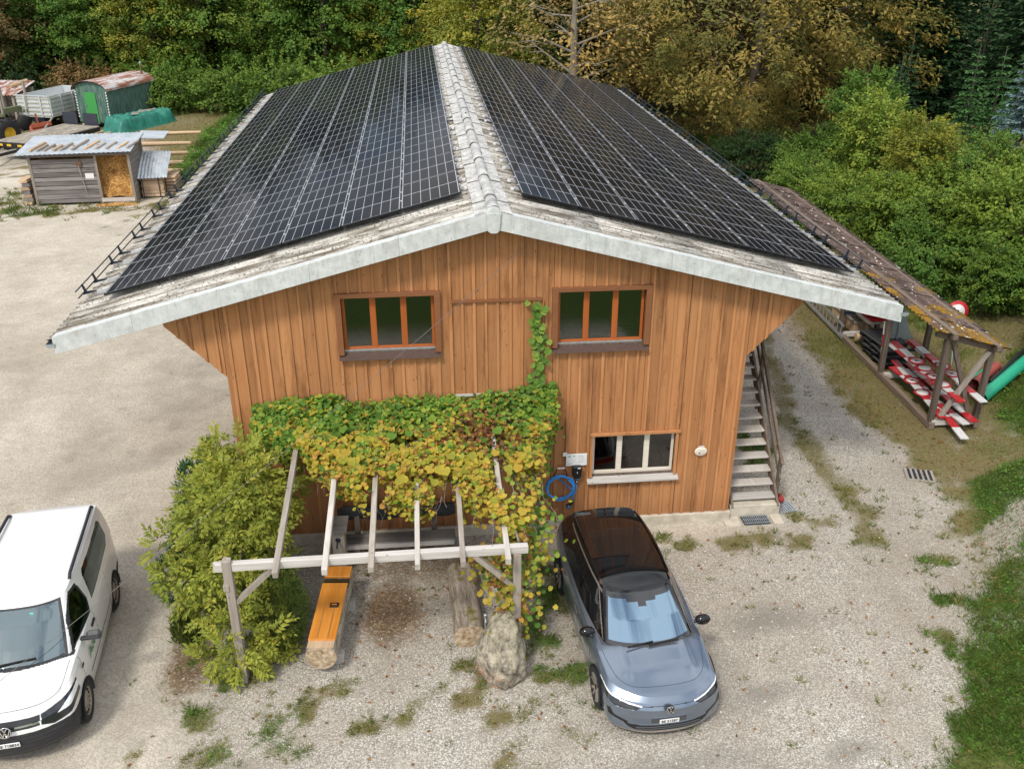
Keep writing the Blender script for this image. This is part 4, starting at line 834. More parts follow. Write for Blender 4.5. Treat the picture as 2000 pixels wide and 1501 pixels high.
# ------------------------------------------------------------------ stairs on the right wall
def build_stairs():
    st = thing('outdoor_stairs', 'weathered open timber stairs with handrail along the right side wall', 'stairs', (5.45, .3, 0))
    x0, x1 = -.42, .50; n = 17; rise, run = .207, .205
    for k in range(n):
        z = .36+k*rise; y = .02+k*run
        MB().box(((x0+x1)/2, y, z), (x1-x0, .24, .045), None, 0, .003).build('tread', M['wood_pale_y'] if k % 3 else M['wood_grey_x'], st, bevel=.005)
    for xx in (x0-.03, x1+.03): MB().beam((xx, -.16, .16), (xx, .02+n*run, .30+n*rise), .05, .24).build('stringer', M['wood_brown_y'], st, bevel=.005)
    for yy, z0, z1 in ((.10, .1, 1.22), (1.75, 1.5, 2.9), (3.4, 3.1, 4.5)): MB().box((x1+.09, yy, (z0+z1)/2), (.07, .07, z1-z0)).build('rail_post', M['wood_brown_z'], st, bevel=.004)
    MB().beam((x1+.09, -.02, 1.10), (x1+.09, 3.45, 4.58), .06, .09).build('handrail', M['wood_brown_y'], st, bevel=.006)
    MB().beam((x1+.09, .0, .72), (x1+.09, 3.45, 4.15), .03, .10).build('mid_rail', M['wood_brown_y'], st, bevel=.004)
    MB().box((.045, -.07, .10), (1.08, .30, .34)).build('concrete_step', M['concrete'], st, bevel=.015)
    for xx in (-.50, .46): MB().box((xx, -.40, .012), (.22 if xx > 0 else .34, .34, .05)).build('slab', M['concrete'], st, bevel=.008)
    MB().box((.02, 3.9, 3.78), (1.1, .9, .06)).build('landing', M['wood_grey'], st)
    for xx in (-.4, .5): MB().box((xx, 4.2, 1.9), (.1, .1, 3.75)).build('landing_post', M['wood_brown_z'], st)
    # foot grille set in the ground in front
    g = thing('foot_grille', 'flat metal foot scraper grille before the concrete step', 'grille', (5.46, -.10, .035))
    MB().box((0, 0, -.012), (.56, .30, .02)).build('tray', M['dark_metal'], g)
    for k in range(13): MB().box((-.255+k*.0425, 0, .006), (.012, .29, .02)).build('bar', M['galvanised'], g)
    for k in (-1, 0, 1): MB().box((0, k*.13, .004), (.55, .01, .016)).build('cross_bar', M['galvanised'], g)
    sc = thing('boot_scraper', 'red bristled boot brush on a striped steel grid beside the stairs', 'boot scraper', (6.24, .36, .0), .15)
    for k in range(7): MB().box((-.17+k*.055, -.06, .03), (.03, .40, .02)).build('grid_bar', M['galvanised'], sc)
    MB().box((0, -.2, .018), (.40, .02, .02)).build('grid_edge', M['galvanised'], sc); MB().box((0, .1, .018), (.40, .02, .02)).build('grid_edge', M['galvanised'], sc)
    r = plain('brush_red', (.30, .03, .025), .8)
    b = MB().lathe([(0, -.15), (.06, -.15), (.065, 0), (.06, .15), (0, .15)], 14, axis='x').build('brush', r, sc); b.location = (.0, .17, .12); b.rotation_euler = (0, .3, 1.2)
    MB().box((-.13, .17, .10), (.02, .05, .2)).build('brush_holder', M['galvanised'], sc)
build_stairs()

# ------------------------------------------------------------------ things on the front wall
def build_wall_things():
    c = thing('charging_station', 'black wall charging box with a blue plug ring on the boards', 'charger', (1.645, -.03, 1.40))
    pr = [(-.085, .145), (.085, .145), (.095, .10), (.092, -.06), (.045, -.135), (-.045, -.135), (-.092, -.06), (-.095, .10)]
    MB().prism([(x, .0, z) for x, z in pr], (0, -.11, 0)).build('housing', M['black_plastic'], c, bevel=.012)
    MB().box((.035, -.113, .12), (.06, .004, .022)).build('status_label', M['white_plastic'], c); MB().box((0, -.114, .02), (.012, .004, .03)).build('status_light', M['white_plastic'], c)
    bl = plain('cable_blue', (.04, .28, .72), .4); MB().lathe([(.04, 0), (.045, 0), (.045, -.03), (.04, -.03)], 14, (0, -.055, -.13)).build('plug_ring', bl, c)
    MB().tube([(0, -.055, -.14), (0, -.055, -.22), (.0, -.05, -.27)], [.032, .03, .02], 10).build('plug', M['black_plastic'], c); MB().lathe([(0, 0), (.014, 0), (.014, .006), (0, .006)], 10, (0, -.09, -.21), 'y').build('plug_button', M['white_plastic'], c)
    k = thing('charging_cable', 'coiled bright blue charging cable hanging from a wall hook', 'cable', (1.32, -.06, 1.07))
    pts = []; R_ = .265
    for i in range(150):
        a = pi*.35+2*pi*i/150*4.0; rr = R_+.018*sin(i*.37)+.012*sin(i*.11); pts.append((rr*cos(a), -.03-.025*sin(i*.09)-.02*(i % 38)/38, rr*.98*sin(a)-.01*(i/150)))
    MB().tube([(.325, .03, .02), (.33, -.0, -.05), (.31, -.03, -.15)]+[(p[0], p[1], p[2]) for p in pts[110:118]][::-1], .014, 8).build('cable_lead', bl, k)
    MB().tube(pts, .0145, 8).build('cable_coil', bl, k); MB().tube([(R_*.97, -.06, .05), (.27, -.075, -.1), (.265, -.07, -.22), (.25, -.06, -.30)], .0145, 8).build('cable_tail', bl, k)
    MB().tube([(.25, -.06, -.29), (.235, -.065, -.36), (.19, -.075, -.42)], [.022, .032, .03], 10).build('plug', M['black_plastic'], k); MB().lathe([(0, 0), (.045, 0), (.045, -.06), (0, -.06)], 16, (.165, -.05, -.43), 'y').build('plug_head', M['black_plastic'], k)
    MB().lathe([(.0, 0), (.03, 0), (.03, -.012), (0, -.012)], 14, (.165, -.11, -.43), 'y').build('plug_face', bl, k)
    MB().tube([(-.13, -.03, .26), (-.09, -.05, .42), (-.075, -.06, .455), (.075, -.06, .455), (.09, -.05, .42), (.13, -.03, .26)], .012, 8).build('hook', M['dark_metal'], k); MB().box((0, -.06, .46), (.15, .03, .022)).build('hook_plate', M['white_plastic'], k, bevel=.004)
    s = thing('notice_board', 'white notice board with green logos and small print above the charger', 'sign', (1.635, -.045, 1.665), .0)
    MB().box((0, 0, 0), (.42, .012, .27)).build('board', M['white_plastic'], s, bevel=.003)
    gr = plain('logo_green', (.02, .26, .14), .5); gy = plain('print_grey', (.45, .45, .46), .7)
    MB().prism([(-.175, -.0075, .075), (-.155, -.0075, .10), (-.14, -.0075, .082), (-.125, -.0075, .105), (-.11, -.0075, .075)], (0, -.001, 0)).build('logo', gr, s); MB().box((-.05, -.008, .088), (.022, .001, .03)).build('logo', gr, s)
    for j in range(8): MB().box((.095-.02*(j % 3 == 2)/2, -.0075, .06-j*.019), (.13-.03*(j % 3 == 2), .001, .004)).build('print_line', gy, s)
    MB().box((.085, -.0075, .088), (.09, .001, .012)).build('print_title', gy, s)
    for j in range(3): MB().box((-.135+.01*(j == 0), -.0075, -.07-j*.016), (.09, .001, .004)).build('print_line', gy, s)
    tag(MB().box((1.40, -.05, 1.80), (.085, .012, .085)).build('wall_plate', M['white_plastic'], None, bevel=.004), 'small blank white square plate above the notice board', 'plate')
    o = thing('oval_plaque', 'cream oval plaque hung near the right end of the wall', 'plaque', (4.15, -.05, 1.72))
    MB().lathe([(0, 0), (.125, 0), (.13, -.006), (.12, -.014), (0, -.014)], 30, axis='y').build('plaque', plain('enamel', (.72, .66, .54), .35, var=.05), o).scale = (1, 1, .80)
    MB().box((0, -.006, .115), (.13, .014, .025)).build('hanger', M['wood_pale_y'], o); MB().box((-.03, -.016, -.035), (.03, .003, .03)).build('motif', plain('motif_red', (.28, .05, .03), .5), o)
    for q in range(2): MB().box((.01, -.016, .03-q*.022), (.13-.03*q, .002, .008)).build('print_line', M['print_grey'], o)
    # printer and desk behind the right upper window
    pt = thing('office_printer', 'pale green printer standing behind the right upper window', 'printer', (2.50, .50, 4.24))
    MB().box((0, 0, .13), (.44, .40, .26)).build('body', plain('printer_mint', (.62, .72, .68), .5, var=.05), pt, bevel=.02); MB().box((.02, -.02, .29), (.36, .30, .05)).build('lid', M['printer_mint'], pt, bevel=.01); MB().box((0, -.203, .11), (.36, .006, .035)).build('paper_slot', M['grey_plastic'], pt)
    dk = thing('office_desk', 'grey desk inside behind the right upper window', 'desk', (2.0, .62, 3.1)); MB().box((0, 0, 1.11), (2.2, .8, .04)).build('top', plain('desk_grey', (.25, .25, .25), .6), dk)
    for xx in (-1.0, 1.0): MB().box((xx, 0, .545), (.05, .7, 1.09)).build('leg', M['desk_grey'], dk)
    tag(MB().box((1.27, .26, 4.33), (.09, .03, .19)).build('thermostat', M['white_plastic'], None, bevel=.006), 'small white box at the left edge of the printer window', 'box')
    w = MB(); a, b = Vector((.62, -.06, 6.10)), Vector((-8.05, -4.9, .95)); w.tube([a+(b-a)*t+Vector((0, 0, -.10*4*t*(1-t))) for t in np.linspace(0, 1, 30)], .0042, 5)
    tag(w.build('guy_wire', plain('wire', (.16, .15, .14), .6)), 'thin wire stretched from under the gable down past the van', 'wire')
build_wall_things()

# ------------------------------------------------------------------ pergola and what stands under it
PX = [-3.65, -2.91, -2.21, -1.50, -.80, -.10]
def build_pergola():
    p = thing('pergola', 'weathered grey timber pergola with rafters running out from the wall', 'pergola')
    MB().beam((-4.62, -3.80, 2.31), (.24, -3.80, 2.33), .11, .14, jit=.004).build('front_beam', M['wood_grey_x'], p, bevel=.006)
    MB().beam((-4.3, -.12, 2.62), (.9, -.12, 2.62), .08, .14).build('wall_plate', M['wood_grey_x'], p, bevel=.005)
    for i, x in enumerate(PX): MB().beam((x, -4.12, 2.30+.02), (x+.02, -.1, 2.80), .085, .12, jit=.004).build('rafter', M['wood_pale_y'] if i % 2 else M['wood_grey'], p, bevel=.005)
    MB().beam((.62, -1.7, 2.61), (.62, -.1, 2.80), .085, .12).build('rafter', M['wood_grey'], p, bevel=.005)
    MB().beam((-4.43, -3.80, 0), (-4.41, -3.80, 2.44), .13, .13, up=(0, 1, 0), jit=.012).build('post', M['wood_grey_z'], p, bevel=.008); MB().box((-4.46, -3.84, 1.95), (.09, .10, .12)).build('post_cleat', M['wood_grey_z'], p, bevel=.005)
    MB().beam((.06, -3.80, 0), (.06, -3.80, 2.25), .13, .13, up=(0, 1, 0), jit=.01).build('post', M['wood_grey_z'], p, bevel=.008)
    MB().beam((-4.36, -3.80, 1.62), (-3.70, -3.80, 2.26), .08, .10, up=(0, 1, 0)).build('brace', M['wood_grey_z'], p, bevel=.005); MB().beam((.0, -3.80, 1.62), (-.62, -3.80, 2.26), .08, .10, up=(0, 1, 0)).build('brace', M['wood_grey_z'], p, bevel=.005)
    # log trough with cover
    t = thing('log_trough', 'hollowed log water trough under an orange varnished cover', 'trough', (-3.07, -2.85, 0), -.085)
    def log(name, rx, rz, y0, y1, zc, mat, parent, flat, n=22, jit=.012):
        mb = MB(); v = []; f = []; ny = 14
        for j in range(ny+1):
            yy = y0+(y1-y0)*j/ny
            for i in range(n):
                a = 2*pi*i/n; x = rx*cos(a); z = rz*sin(a); rr = 1+jit*sin(3*a+j*.5)+jit*random.uniform(-1, 1); v.append((x*rr, yy, zc+min(z*rr, flat)))
        for j in range(ny):
            for i in range(n): f.append((j*n+i, j*n+(i+1) % n, (j+1)*n+(i+1) % n, (j+1)*n+i))
        mb.add(v, f, 0, True); mb.add(v[:n], [tuple(range(n))], 1); mb.add(v[-n:], [tuple(range(n))[::-1]], 1); return mb.build(name, mat, parent)
    tb = NT('log_side'); vv = tb.coord('Object', (3, .6, 3)); nn = tb.noise(vv, 5, 6, .7); cc = tb.mix(tb.ramp(nn, .35, .65), (.20, .17, .12), (.58, .52, .42)); n5 = tb.noise(vv, 2, 4); cc = tb.mix(tb.ramp(n5, .5, .7), cc, (.10, .11, .04)); tb.bump(nn, .6, .01); M['log_side'] = tb.set(cc, .9, spec=.2)
    te = NT('log_end'); vv = te.coord('Object'); nn = te.noise(vv, 14, 6, .7); cc = te.mix(te.ramp(nn, .35, .65), (.22, .14, .07), (.62, .50, .36)); te.bump(nn, .6, .01); M['log_end'] = te.set(cc, .9, spec=.2)
    log('log_body', .255, .25, -.98, 1.15, .42, [M['log_side'], M['log_end']], t, .18)
    MB().box((0, -.90, .612), (.43, .16, .02)).build('end_board', M['log_fresh'], t); MB().prism([(-.225, -.82, .615), (.225, -.82, .615), (.225, .62, .655), (-.225, .62, .655)], (0, 0, .028)).build('cover', M['trough_cover'], t, bevel=.006)
    for xx in (-.08, .09): MB().box((xx, -.10, .668), (.006, 1.40, .004)).build('cover_joint', M['wood_brown_y'], t)
    MB().box((.08, .02, .675), (.15, .11, .022)).build('handle_plate', M['black_plastic'], t, bevel=.003); MB().box((.08, .02, .69), (.09, .03, .006)).build('handle', M['trough_cover'], t)
    MB().box((0, .98, .64), (.46, .30, .05)).build('rear_board', M['trough_cover'], t, bevel=.005)
    wt = NT('trough_water'); M['trough_water'] = wt.set((.02, .022, .012), .05, spec=.6); MB().b2((-.22, .64, .54), (.22, .83, .605)).build('water', M['trough_water'], t)
    for yy in (-.6, .75): MB().box((.0, yy, .09), (.60, .16, .19)).build('support', M['wood_grey_x'], t, bevel=.01)
    # fountain post
    fp = thing('fountain_post', 'grey wooden fountain post with a dark slate cap behind the trough', 'fountain', (-3.03, -.98, 0), -.06)
    MB().box((0, 0, .52), (.24, .22, 1.04), None, 0, .008).build('post', M['wood_grey_z'], fp, bevel=.012); MB().prism([(-.19, -.22, 1.02), (.19, -.22, 1.02), (.19, .17, 1.12), (-.19, .17, 1.12)], (0, 0, .035)).build('cap', M['wood_dark_x'], fp, bevel=.006)
    MB().tube([(0, -.10, .80), (0, -.22, .80), (0, -.27, .77), (0, -.28, .72)], .018, 8).build('spout', M['dark_metal'], fp); MB().lathe([(.03, 0), (.05, -.02), (0, -.02)], 12, (0, -.10, .80), 'y').build('spout_flange', M['dark_metal'], fp)
    # bench
    b = thing('log_bench', 'long grey plank bench with a charred dark half-log backrest', 'bench', (-1.95, -.52, 0))
    MB().box((0, -.12, .45), (2.25, .36, .07), None, 0, .01).build('seat', M['wood_dark_x'], b, bevel=.012); MB().box((0, -.31, .42), (2.2, .03, .09)).build('seat_edge', M['wood_grey_x'], b)
    bk = MB(); v = []; f = []; n = 14; ny = 16
    for j in range(ny+1):
        xx = -1.15+2.3*j/ny; s = (.75 if j in (0, ny) else 1)*(1+.08*sin(j*1.3))
        for i in range(n): a = 2*pi*i/n; v.append((xx, .20+.06*s*cos(a), .86+.15*s*sin(a)+.02*sin(j*.8)))
    for j in range(ny):
        for i in range(n): f.append((j*n+i, j*n+(i+1) % n, (j+1)*n+(i+1) % n, (j+1)*n+i))
    bk.add(v, f, 0, True); bk.add(v[:n], [tuple(range(n))]); bk.add(v[-n:], [tuple(range(n))]); wood('charred', (.018, .019, .021), (.06, .062, .066), 'x', dark=(.008, .008, .008)); bk.build('backrest', M['charred'], b)
    MB().box((-1.10, .13, .75), (.13, .02, .05)).build('name_plate', plain('brass_pale', (.62, .54, .36), .4), b)
    for xx in (-.78, .72):
        MB().beam((xx, .16, 0), (xx, .20, .95), .11, .10, up=(0, 1, 0)).build('back_post', M['wood_brown_z'], b, bevel=.008); MB().box((xx, -.15, .21), (.12, .28, .42)).build('leg', M['wood_brown_z'], b, bevel=.008)
    # mossy half log lying towards the camera
    lo = thing('half_log_seat', 'mossy weathered half log seat beside the boulder', 'log seat', (-.72, -2.45, 0), .03)
    tm = NT('mossy_wood'); vv = tm.coord('Object', (4, .5, 4)); nn = tm.noise(vv, 4, 7, .7); n2 = tm.noise(tm.coord('Object'), 3.5, 5, .65); cc = tm.mix(tm.ramp(nn, .35, .65), (.13, .10, .075), (.40, .34, .27)); cc = tm.mix(tm.ramp(n2, .52, .66), cc, (.13, .11, .02)); tm.bump(nn, .6, .012); M['mossy_wood'] = tm.set(cc, .95, spec=.15)
    log('log', .27, .30, -.88, .95, .20, [M['mossy_wood'], M['log_end']], lo, .22)
    # boulder
    bm = bmesh.new(); bmesh.ops.create_icosphere(bm, subdivisions=5, radius=1)
    for v in bm.verts:
        c = v.co.copy(); n = mnoise.fractal(c*1.7+Vector((3, 1, 7)), .9, 2.1, 5)*.16+mnoise.fractal(c*5, .8, 2, 3)*.035; tp = 1-.38*max(0, c.z)
        v.co = Vector((c.x*.40*tp, c.y*.47*(1-.25*max(0, c.z)), c.z*.74))*(1+n); v.co.y += .10*v.co.z+.0; v.co.x += .12*max(0, v.co.z)
    me = bpy.data.meshes.new('boulder'); bm.to_mesh(me); bm.free(); me.polygons.foreach_set('use_smooth', [True]*len(me.polygons))
    tr = NT('boulder_stone'); vv = tr.coord('Object'); nn = tr.noise(vv, 6, 7, .7); n2 = tr.noise(vv, 2.2, 5, .6); n3 = tr.noise(vv, 28, 4, .7); cc = tr.mix(tr.ramp(nn, .38, .6), (.07, .06, .048), (.46, .40, .31)); z = tr.sep(vv, 2)
    lich = tr.math('MULTIPLY', tr.ramp(tr.math('ADD', n2, tr.math('MULTIPLY', z, .35)), .45, .62), tr.ramp(n3, .35, .6)); cc = tr.mix(tr.math('MULTIPLY', lich, .6), cc, (.36, .34, .22)); pk = tr.math('MULTIPLY', tr.ramp(z, -.05, -.25), tr.ramp(n2, .46, .56)); cc = tr.mix(pk, cc, (.48, .25, .16)); cc = tr.mix(tr.ramp(n3, .6, .68), cc, (.05, .045, .04)); tr.bump(n3, .8, .015)
    bo = link('boulder', me, tr.set(cc, .95, spec=.2)); bo.location = (-.20, -4.0, .42); bo.rotation_euler = (.0, 0, .25); tag(bo, 'lichen covered grey and pink boulder at the foot of the vine', 'boulder')
    sp = thing('standpipe', 'thin grey metal standpipe rising beside the boulder', 'pipe', (-.42, -3.32, 0)); MB().tube([(0, 0, 0), (0, 0, .62)], .022, 10).build('pipe', M['galvanised'], sp); MB().lathe([(0, 0), (.03, 0), (.035, .03), (.03, .06), (0, .065)], 12, (0, 0, .61)).build('cap', M['galvanised'], sp); MB().tube([(0, 0, .60), (.0, -.07, .60), (0, -.09, .56)], .012, 8).build('tap', M['galvanised'], sp)
build_pergola()
# ------------------------------------------------------------------ far left: wood-chip shed, wagon, trailers, timber
def build_left():
    def corr(mb, P0, U, Wd, n, amp=.02, mi=0):
        """corrugated sheet: origin P0, along U (no waves), across Wd with n waves"""
        P0, U, Wd = Vector(P0), Vector(U), Vector(Wd); N = U.cross(Wd).normalized(); k = n*6; v = []
        for j in range(2):
            for i in range(k+1): v.append(P0+U*j+Wd*(i/k)+N*amp*cos(2*pi*i/6))
        mb.add(v, [(i, i+1, k+2+i, k+1+i) for i in range(k)], mi, True); return mb
    t = NT('tin'); v = t.coord('Object'); n = t.noise(v, 2.2, 6, .65); n2 = t.noise(v, 9, 4); c = t.mix(t.ramp(n, .35, .65), (.42, .47, .50), (.62, .66, .68)); c = t.mix(t.ramp(n2, .62, .72), c, (.30, .16, .09)); M['tin'] = t.set(c, .45, .5)
    t = NT('rusty_tin'); v = t.coord('Object', (1, 1, 1)); n = t.noise(t.coord('Object', (3.5, .25, 3.5)), 2.0, 5, .6); n2 = t.noise(v, 2, 4); c = t.mix(t.ramp(t.math('ADD', n, t.math('MULTIPLY', n2, .35)), .58, .74), (.62, .60, .58), (.30, .11, .06)); M['rusty_tin'] = t.set(c, .6, .2)
    t = NT('woodchips'); v = t.coord('Object'); n = t.voro(v, 26, out='Color'); n1 = t.noise(v, 3, 5); f = t.sep(n, 0); c = t.mix(t.ramp(f, .1, .9), (.30, .13, .03), (.68, .40, .14)); c = t.mix(t.ramp(n1, .5, .7), c, (.24, .11, .03)); t.bump(f, .8, .02); M['woodchips'] = t.set(c, .9, spec=.2)
    s = thing('chip_shed', 'grey board shed full of orange wood chips under a tin roof', 'shed', (-16.2, 27.3, 0), .05)
    W2 = 2.12; H0, H1, D = 2.22, 2.42, 2.4; dx = .60                        # half width, front and rear height, depth; dx: right edge of board front
    for k in range(10):
        z = .10+k*.195; MB().box(((-W2+dx)/2, -.02+random.uniform(-.01, .01), z+.09), (W2+dx-.02, .035, .172+random.uniform(-.02, .01)), None, 0, .006).build('front_plank', M['plank_shed'], s)
    for k in range(11):
        z = .05+k*.205; MB().box((W2, D/2, z+.09), (.035, D, .19), None, 0, .006).build('side_plank', M['plank_shed_y'], s); MB().box((-W2, D/2, z+.09), (.035, D, .19), None, 0, .006).build('side_plank', M['plank_shed_y'], s); MB().box((0, D, z+.09), (2*W2, .035, .19), None, 0, .006).build('rear_plank', M['plank_shed'], s)
    for x, y in ((-W2, 0), (dx+.05, 0), (W2-.05, -.02), (-W2, D), (W2, D)): MB().box((x, y, H0/2 if y < 1 else H1/2), (.11, .11, H0 if y < 1 else H1)).build('post', M['wood_grey_z'], s)
    MB().beam((-W2-.15, -.06, H0), (W2+.1, -.06, H0+.02), .08, .13).build('front_beam', M['plank_shed'], s); MB().box(((dx+W2)/2, -.07, .19), (W2-dx-.1, .05, .17)).build('kick_board', M['wood_grey_x'], s)
    ch = MB(); v = []; f = []; n = 22
    for j in range(n+1):
        for i in range(n+1):
            x = -W2+.06+(2*W2-.12)*i/n; y = .12+(D-.2)*j/n; z = (.18+1.95*sm(np.array(y), .0, .9)*(1 if x > -9 else 1)); z = float(z)*(1+.06*sin(i*1.1)); z = max(z, 1.98*float(sm(np.array(-x), -.4, .1))); v.append((x, y+.0, min(z, 2.1)+random.uniform(-.02, .02)))
    for j in range(n):
        for i in range(n): f.append((j*(n+1)+i, j*(n+1)+i+1, (j+1)*(n+1)+i+1, (j+1)*(n+1)+i))
    ch.add(v, f, 0, False); ch.build('chip_heap', M['woodchips'], s, fix=False)
    sp = MB(); v = [(1.3, -.28, .10)]; f = []
    for r in range(1, 5):
        for i in range(20): a = 2*pi*i/20; v.append((1.3+r*.24*cos(a), -.28+r*.085*sin(a), max(.0, .10*(1-r/4.2))+random.uniform(0, .015)))
    for i in range(20): f.append((0, 1+i, 1+(i+1) % 20))
    for r in range(3):
        for i in range(20): f.append((1+r*20+i, 21+r*20+i, 21+r*20+(i+1) % 20, 1+r*20+(i+1) % 20))
    sp.add(v, f); sp.build('chip_spill', M['woodchips'], s, fix=False)
    rf = MB(); corr(rf, (-W2-.5, -.35, H0+.10), (0, D+.75, H1-H0+.05), (2*W2+.65, 0, .04), 24, .012); rf.build('tin_roof', M['tin'], s)
    for k in range(4): MB().box((-1.4+k*.95, .9, H0+.215), (.7, .12, .012), Matrix.Rotation(.08, 3, 'X')).build('rust_strip', plain('rust', (.25, .08, .05), .8) if 'rust' not in M else M['rust'], s)
    for k, (x, l) in enumerate(((-2.05, 1.3), (-1.75, .9), (-1.45, .9), (-1.05, .75), (-.75, 1.0), (-.3, 1.5), (.25, 1.3), (.7, .9), (1.15, 1.0), (1.65, 1.0), (2.05, 1.1))):
        a = random.uniform(-.12, .05)-.15
        o = MB().beam((x, .15, H0+.19), (x+l*.25, .15+l, H0+.19+l*.085), .12, .10, jit=.01).build('ballast_plank', M['wood_grey_z'] if k % 3 else M['log_fresh'], s, bevel=.02)
    MB().box((.30, -.05, 1.28), (.36, .006, .24)).build('paper_notice', M['white_plastic'], s)
    sh = thing('shovel', 'rusty shovel hanging blade up on the shed boards', 'shovel', (-16.25, 27.20, .6), .05); MB().tube([(.12, -.02, -.05), (-.02, -.02, 1.15)], .018, 8).build('handle', M['wood_grey_z'], sh); MB().prism([(-.12, -.02, 1.32), (-.10, -.02, 1.15), (0, -.02, 1.08), (.10, -.02, 1.16), (.11, -.02, 1.33), (0, -.02, 1.40)], (0, .02, 0)).build('blade', plain('shovel_rust', (.16, .09, .06), .7, .3), sh)
    tag(place(MB().prism([(0, 0, 0), (.5, 0, 0), (.5, 1.2, 0), (0, 1.2, 0)], (0, 0, .02)).build('tin_sheet', M['tin']), (-14.3, 29.4, 2.48), (.09, .03, 0), (2.6, 1, 1)), 'loose flat tin sheet reaching out behind the shed roof', 'tin sheet')
    # firewood stack with tin cover
    fw = thing('firewood_stack', 'bound stack of split firewood under bent corrugated tin beside the shed', 'firewood', (-13.55, 28.75, 0), .06)
    for r in range(6):
        for c_ in range(5): MB().box((0, -.48+c_*.22, .13+r*.145), (.98+random.uniform(-.05, .05), .20, .135), Matrix.Rotation(random.uniform(-.15, .15), 3, 'X'), 0, .015).build('split_log', M['firewood'], fw)
    for xx in (-.42, .3): MB().box((xx, -.605, .46), (.035, .02, .86)).build('strap', M['black_plastic'], fw)
    cv = MB(); corr(cv, (-.62, -.80, .95), (0, 1.0, .5), (1.35, 0, .02), 9, .025); cv.build('tin_cover', M['tin'], fw); cv = MB(); corr(cv, (-.62, .15, 1.42), (0, 1.0, .40), (1.35, .0, -.05), 9, .025); cv.build('tin_cover', M['tin'], fw)
    f2 = thing('firewood_stack', 'second firewood stack showing round log ends behind the strapped one', 'firewood', (-12.75, 29.2, 0))
    for r in range(6):
        for c_ in range(6): MB().tube([(-.22, -.65+c_*.2+random.uniform(-.02, .02), .10+r*.15), (.22, -.65+c_*.2, .10+r*.15)], random.uniform(.06, .08), 7).build('round_log', M['firewood'], f2)
    f3 = thing('log_pile', 'short upright pile of boards against the left side of the shed', 'log pile', (-18.75, 27.75, 0))
    for r in range(7): MB().box((random.uniform(-.05, .05), 0, .13+r*.16), (.35, 1.0, .14), None, 0, .02).build('board', M['plank_shed_y'] if r % 2 else M['log_fresh'], f3)
    # green site wagon
    w = thing('site_wagon', 'old green site wagon with a bright green door and rusty barrel roof', 'wagon', (-21.25, 46.0, 0), -.36)
    t = NT('peeling_green'); v = t.coord('Object', (6, 6, .5)); n = t.noise(v, 3, 7, .75); n2 = t.noise(t.coord('Object'), 1.5, 4); c = t.mix(t.ramp(n, .42, .6), (.03, .10, .075), (.16, .24, .20)); c = t.mix(t.ramp(n, .60, .68), c, (.36, .36, .30)); M['peeling_green'] = t.set(c, .8, spec=.3)
    BW, BL, Z0, ZT, ZR = 1.14, 4.6, .34, 2.26, 2.76
    arc = [(BW*cos(a)*1.0, ZT+(ZR-ZT)*sin(a)) for a in np.linspace(0, pi, 17)]
    MB().prism([(BW, 0, Z0), (BW, 0, ZT)]+[(x, 0, z) for x, z in arc[1:-1]]+[(-BW, 0, ZT), (-BW, 0, Z0)], (0, BL, 0)).build('body', M['peeling_green'], w)
    for k in range(14): MB().box((-BW+.08+k*(2*BW-.16)/13, -.012, (Z0+ZT)/2), (.145, .016, ZT-Z0-.02)).build('front_board', M['peeling_green'], w)
    for k in range(29): MB().box((BW+.01, .08+k*.16, (Z0+ZT)/2), (.016, .146, ZT-Z0-.02)).build('side_board', M['peeling_green'], w)
    rb = MB(); v = []; f = []; ny = 30
    for j in range(ny+1):
        for i, a in enumerate(np.linspace(-.06, pi+.06, 19)): v.append(((BW+.12)*cos(a), -.2+(BL+.4)*j/ny, ZT+.02+(ZR-ZT+.06)*sin(a)+.008*(j % 2)))
    for j in range(ny):
        for i in range(18): f.append((j*19+i, j*19+i+1, (j+1)*19+i+1, (j+1)*19+i))
    rb.add(v, f, 0, True); rb.build('barrel_roof', M['rusty_tin'], w)
    d = MB().box((-.10, -.03, 1.27), (.80, .03, 1.76)).build('door', plain('door_green', (.05, .30, .07), .45, var=.06), w); MB().box((-.42, -.06, 1.35), (.05, .04, .14)).build('door_handle', M['steel'], d)
    for s_ in (-1, 1):
        for k in range(10): MB().box((s_*(BW-.04), -.035, .68+k*.165), (.07, .012, .10), Matrix.Rotation(.5*s_, 3, 'Y')).build('warning_stripe', M['white_plastic'], w)
    for yy in (.9, 3.7):
        for s_ in (-1, 1): MB().lathe([(0, -.08), (.38, -.08), (.40, 0), (.38, .08), (0, .08)], 20, (s_*.9, yy, .40), 'x').build('wheel', M['rubber'], w)
    MB().b2((-.9, .1, .22), (.9, BL-.1, .34)).build('chassis', M['dark_metal'], w); MB().box((-.1, -.35, .32), (.9, .5, .06)).build('step', M['wood_grey_x'], w)
    MB().tube([(.75, BL-.3, 2.3), (.75, BL-.3, 3.35)], .06, 10).build('stove_pipe', M['shovel_rust'], w); MB().lathe([(.0, .12), (.10, .0), (.06, -.02), (.06, -.12)], 12, (.75, BL-.3, 3.4)).build('pipe_cowl', M['galvanised'], w)
    # tipping trailer, pale aluminium
    tr = thing('tipping_trailer', 'pale aluminium tipping trailer with ribbed sides next to the wagon', 'trailer', (-24.75, 45.9, 0), -.33)
    al = plain('trailer_cream', (.55, .55, .46), .5, .3, var=.12); alg = plain('trailer_grey', (.64, .67, .67), .45, .4, var=.12); TW, TL, z0, z1 = 1.14, 4.4, .82, 2.0
    for x0, x1, y0, y1, nm in ((-TW, TW, 0, .05, 'front_panel'), (-TW, TW, TL-.05, TL, 'rear_panel'), (-TW, -TW+.05, .05, TL-.05, 'side_panel'), (TW-.05, TW, .05, TL-.05, 'side_panel')): MB().b2((x0, y0, z0), (x1, y1, z1)).build(nm, alg, tr)
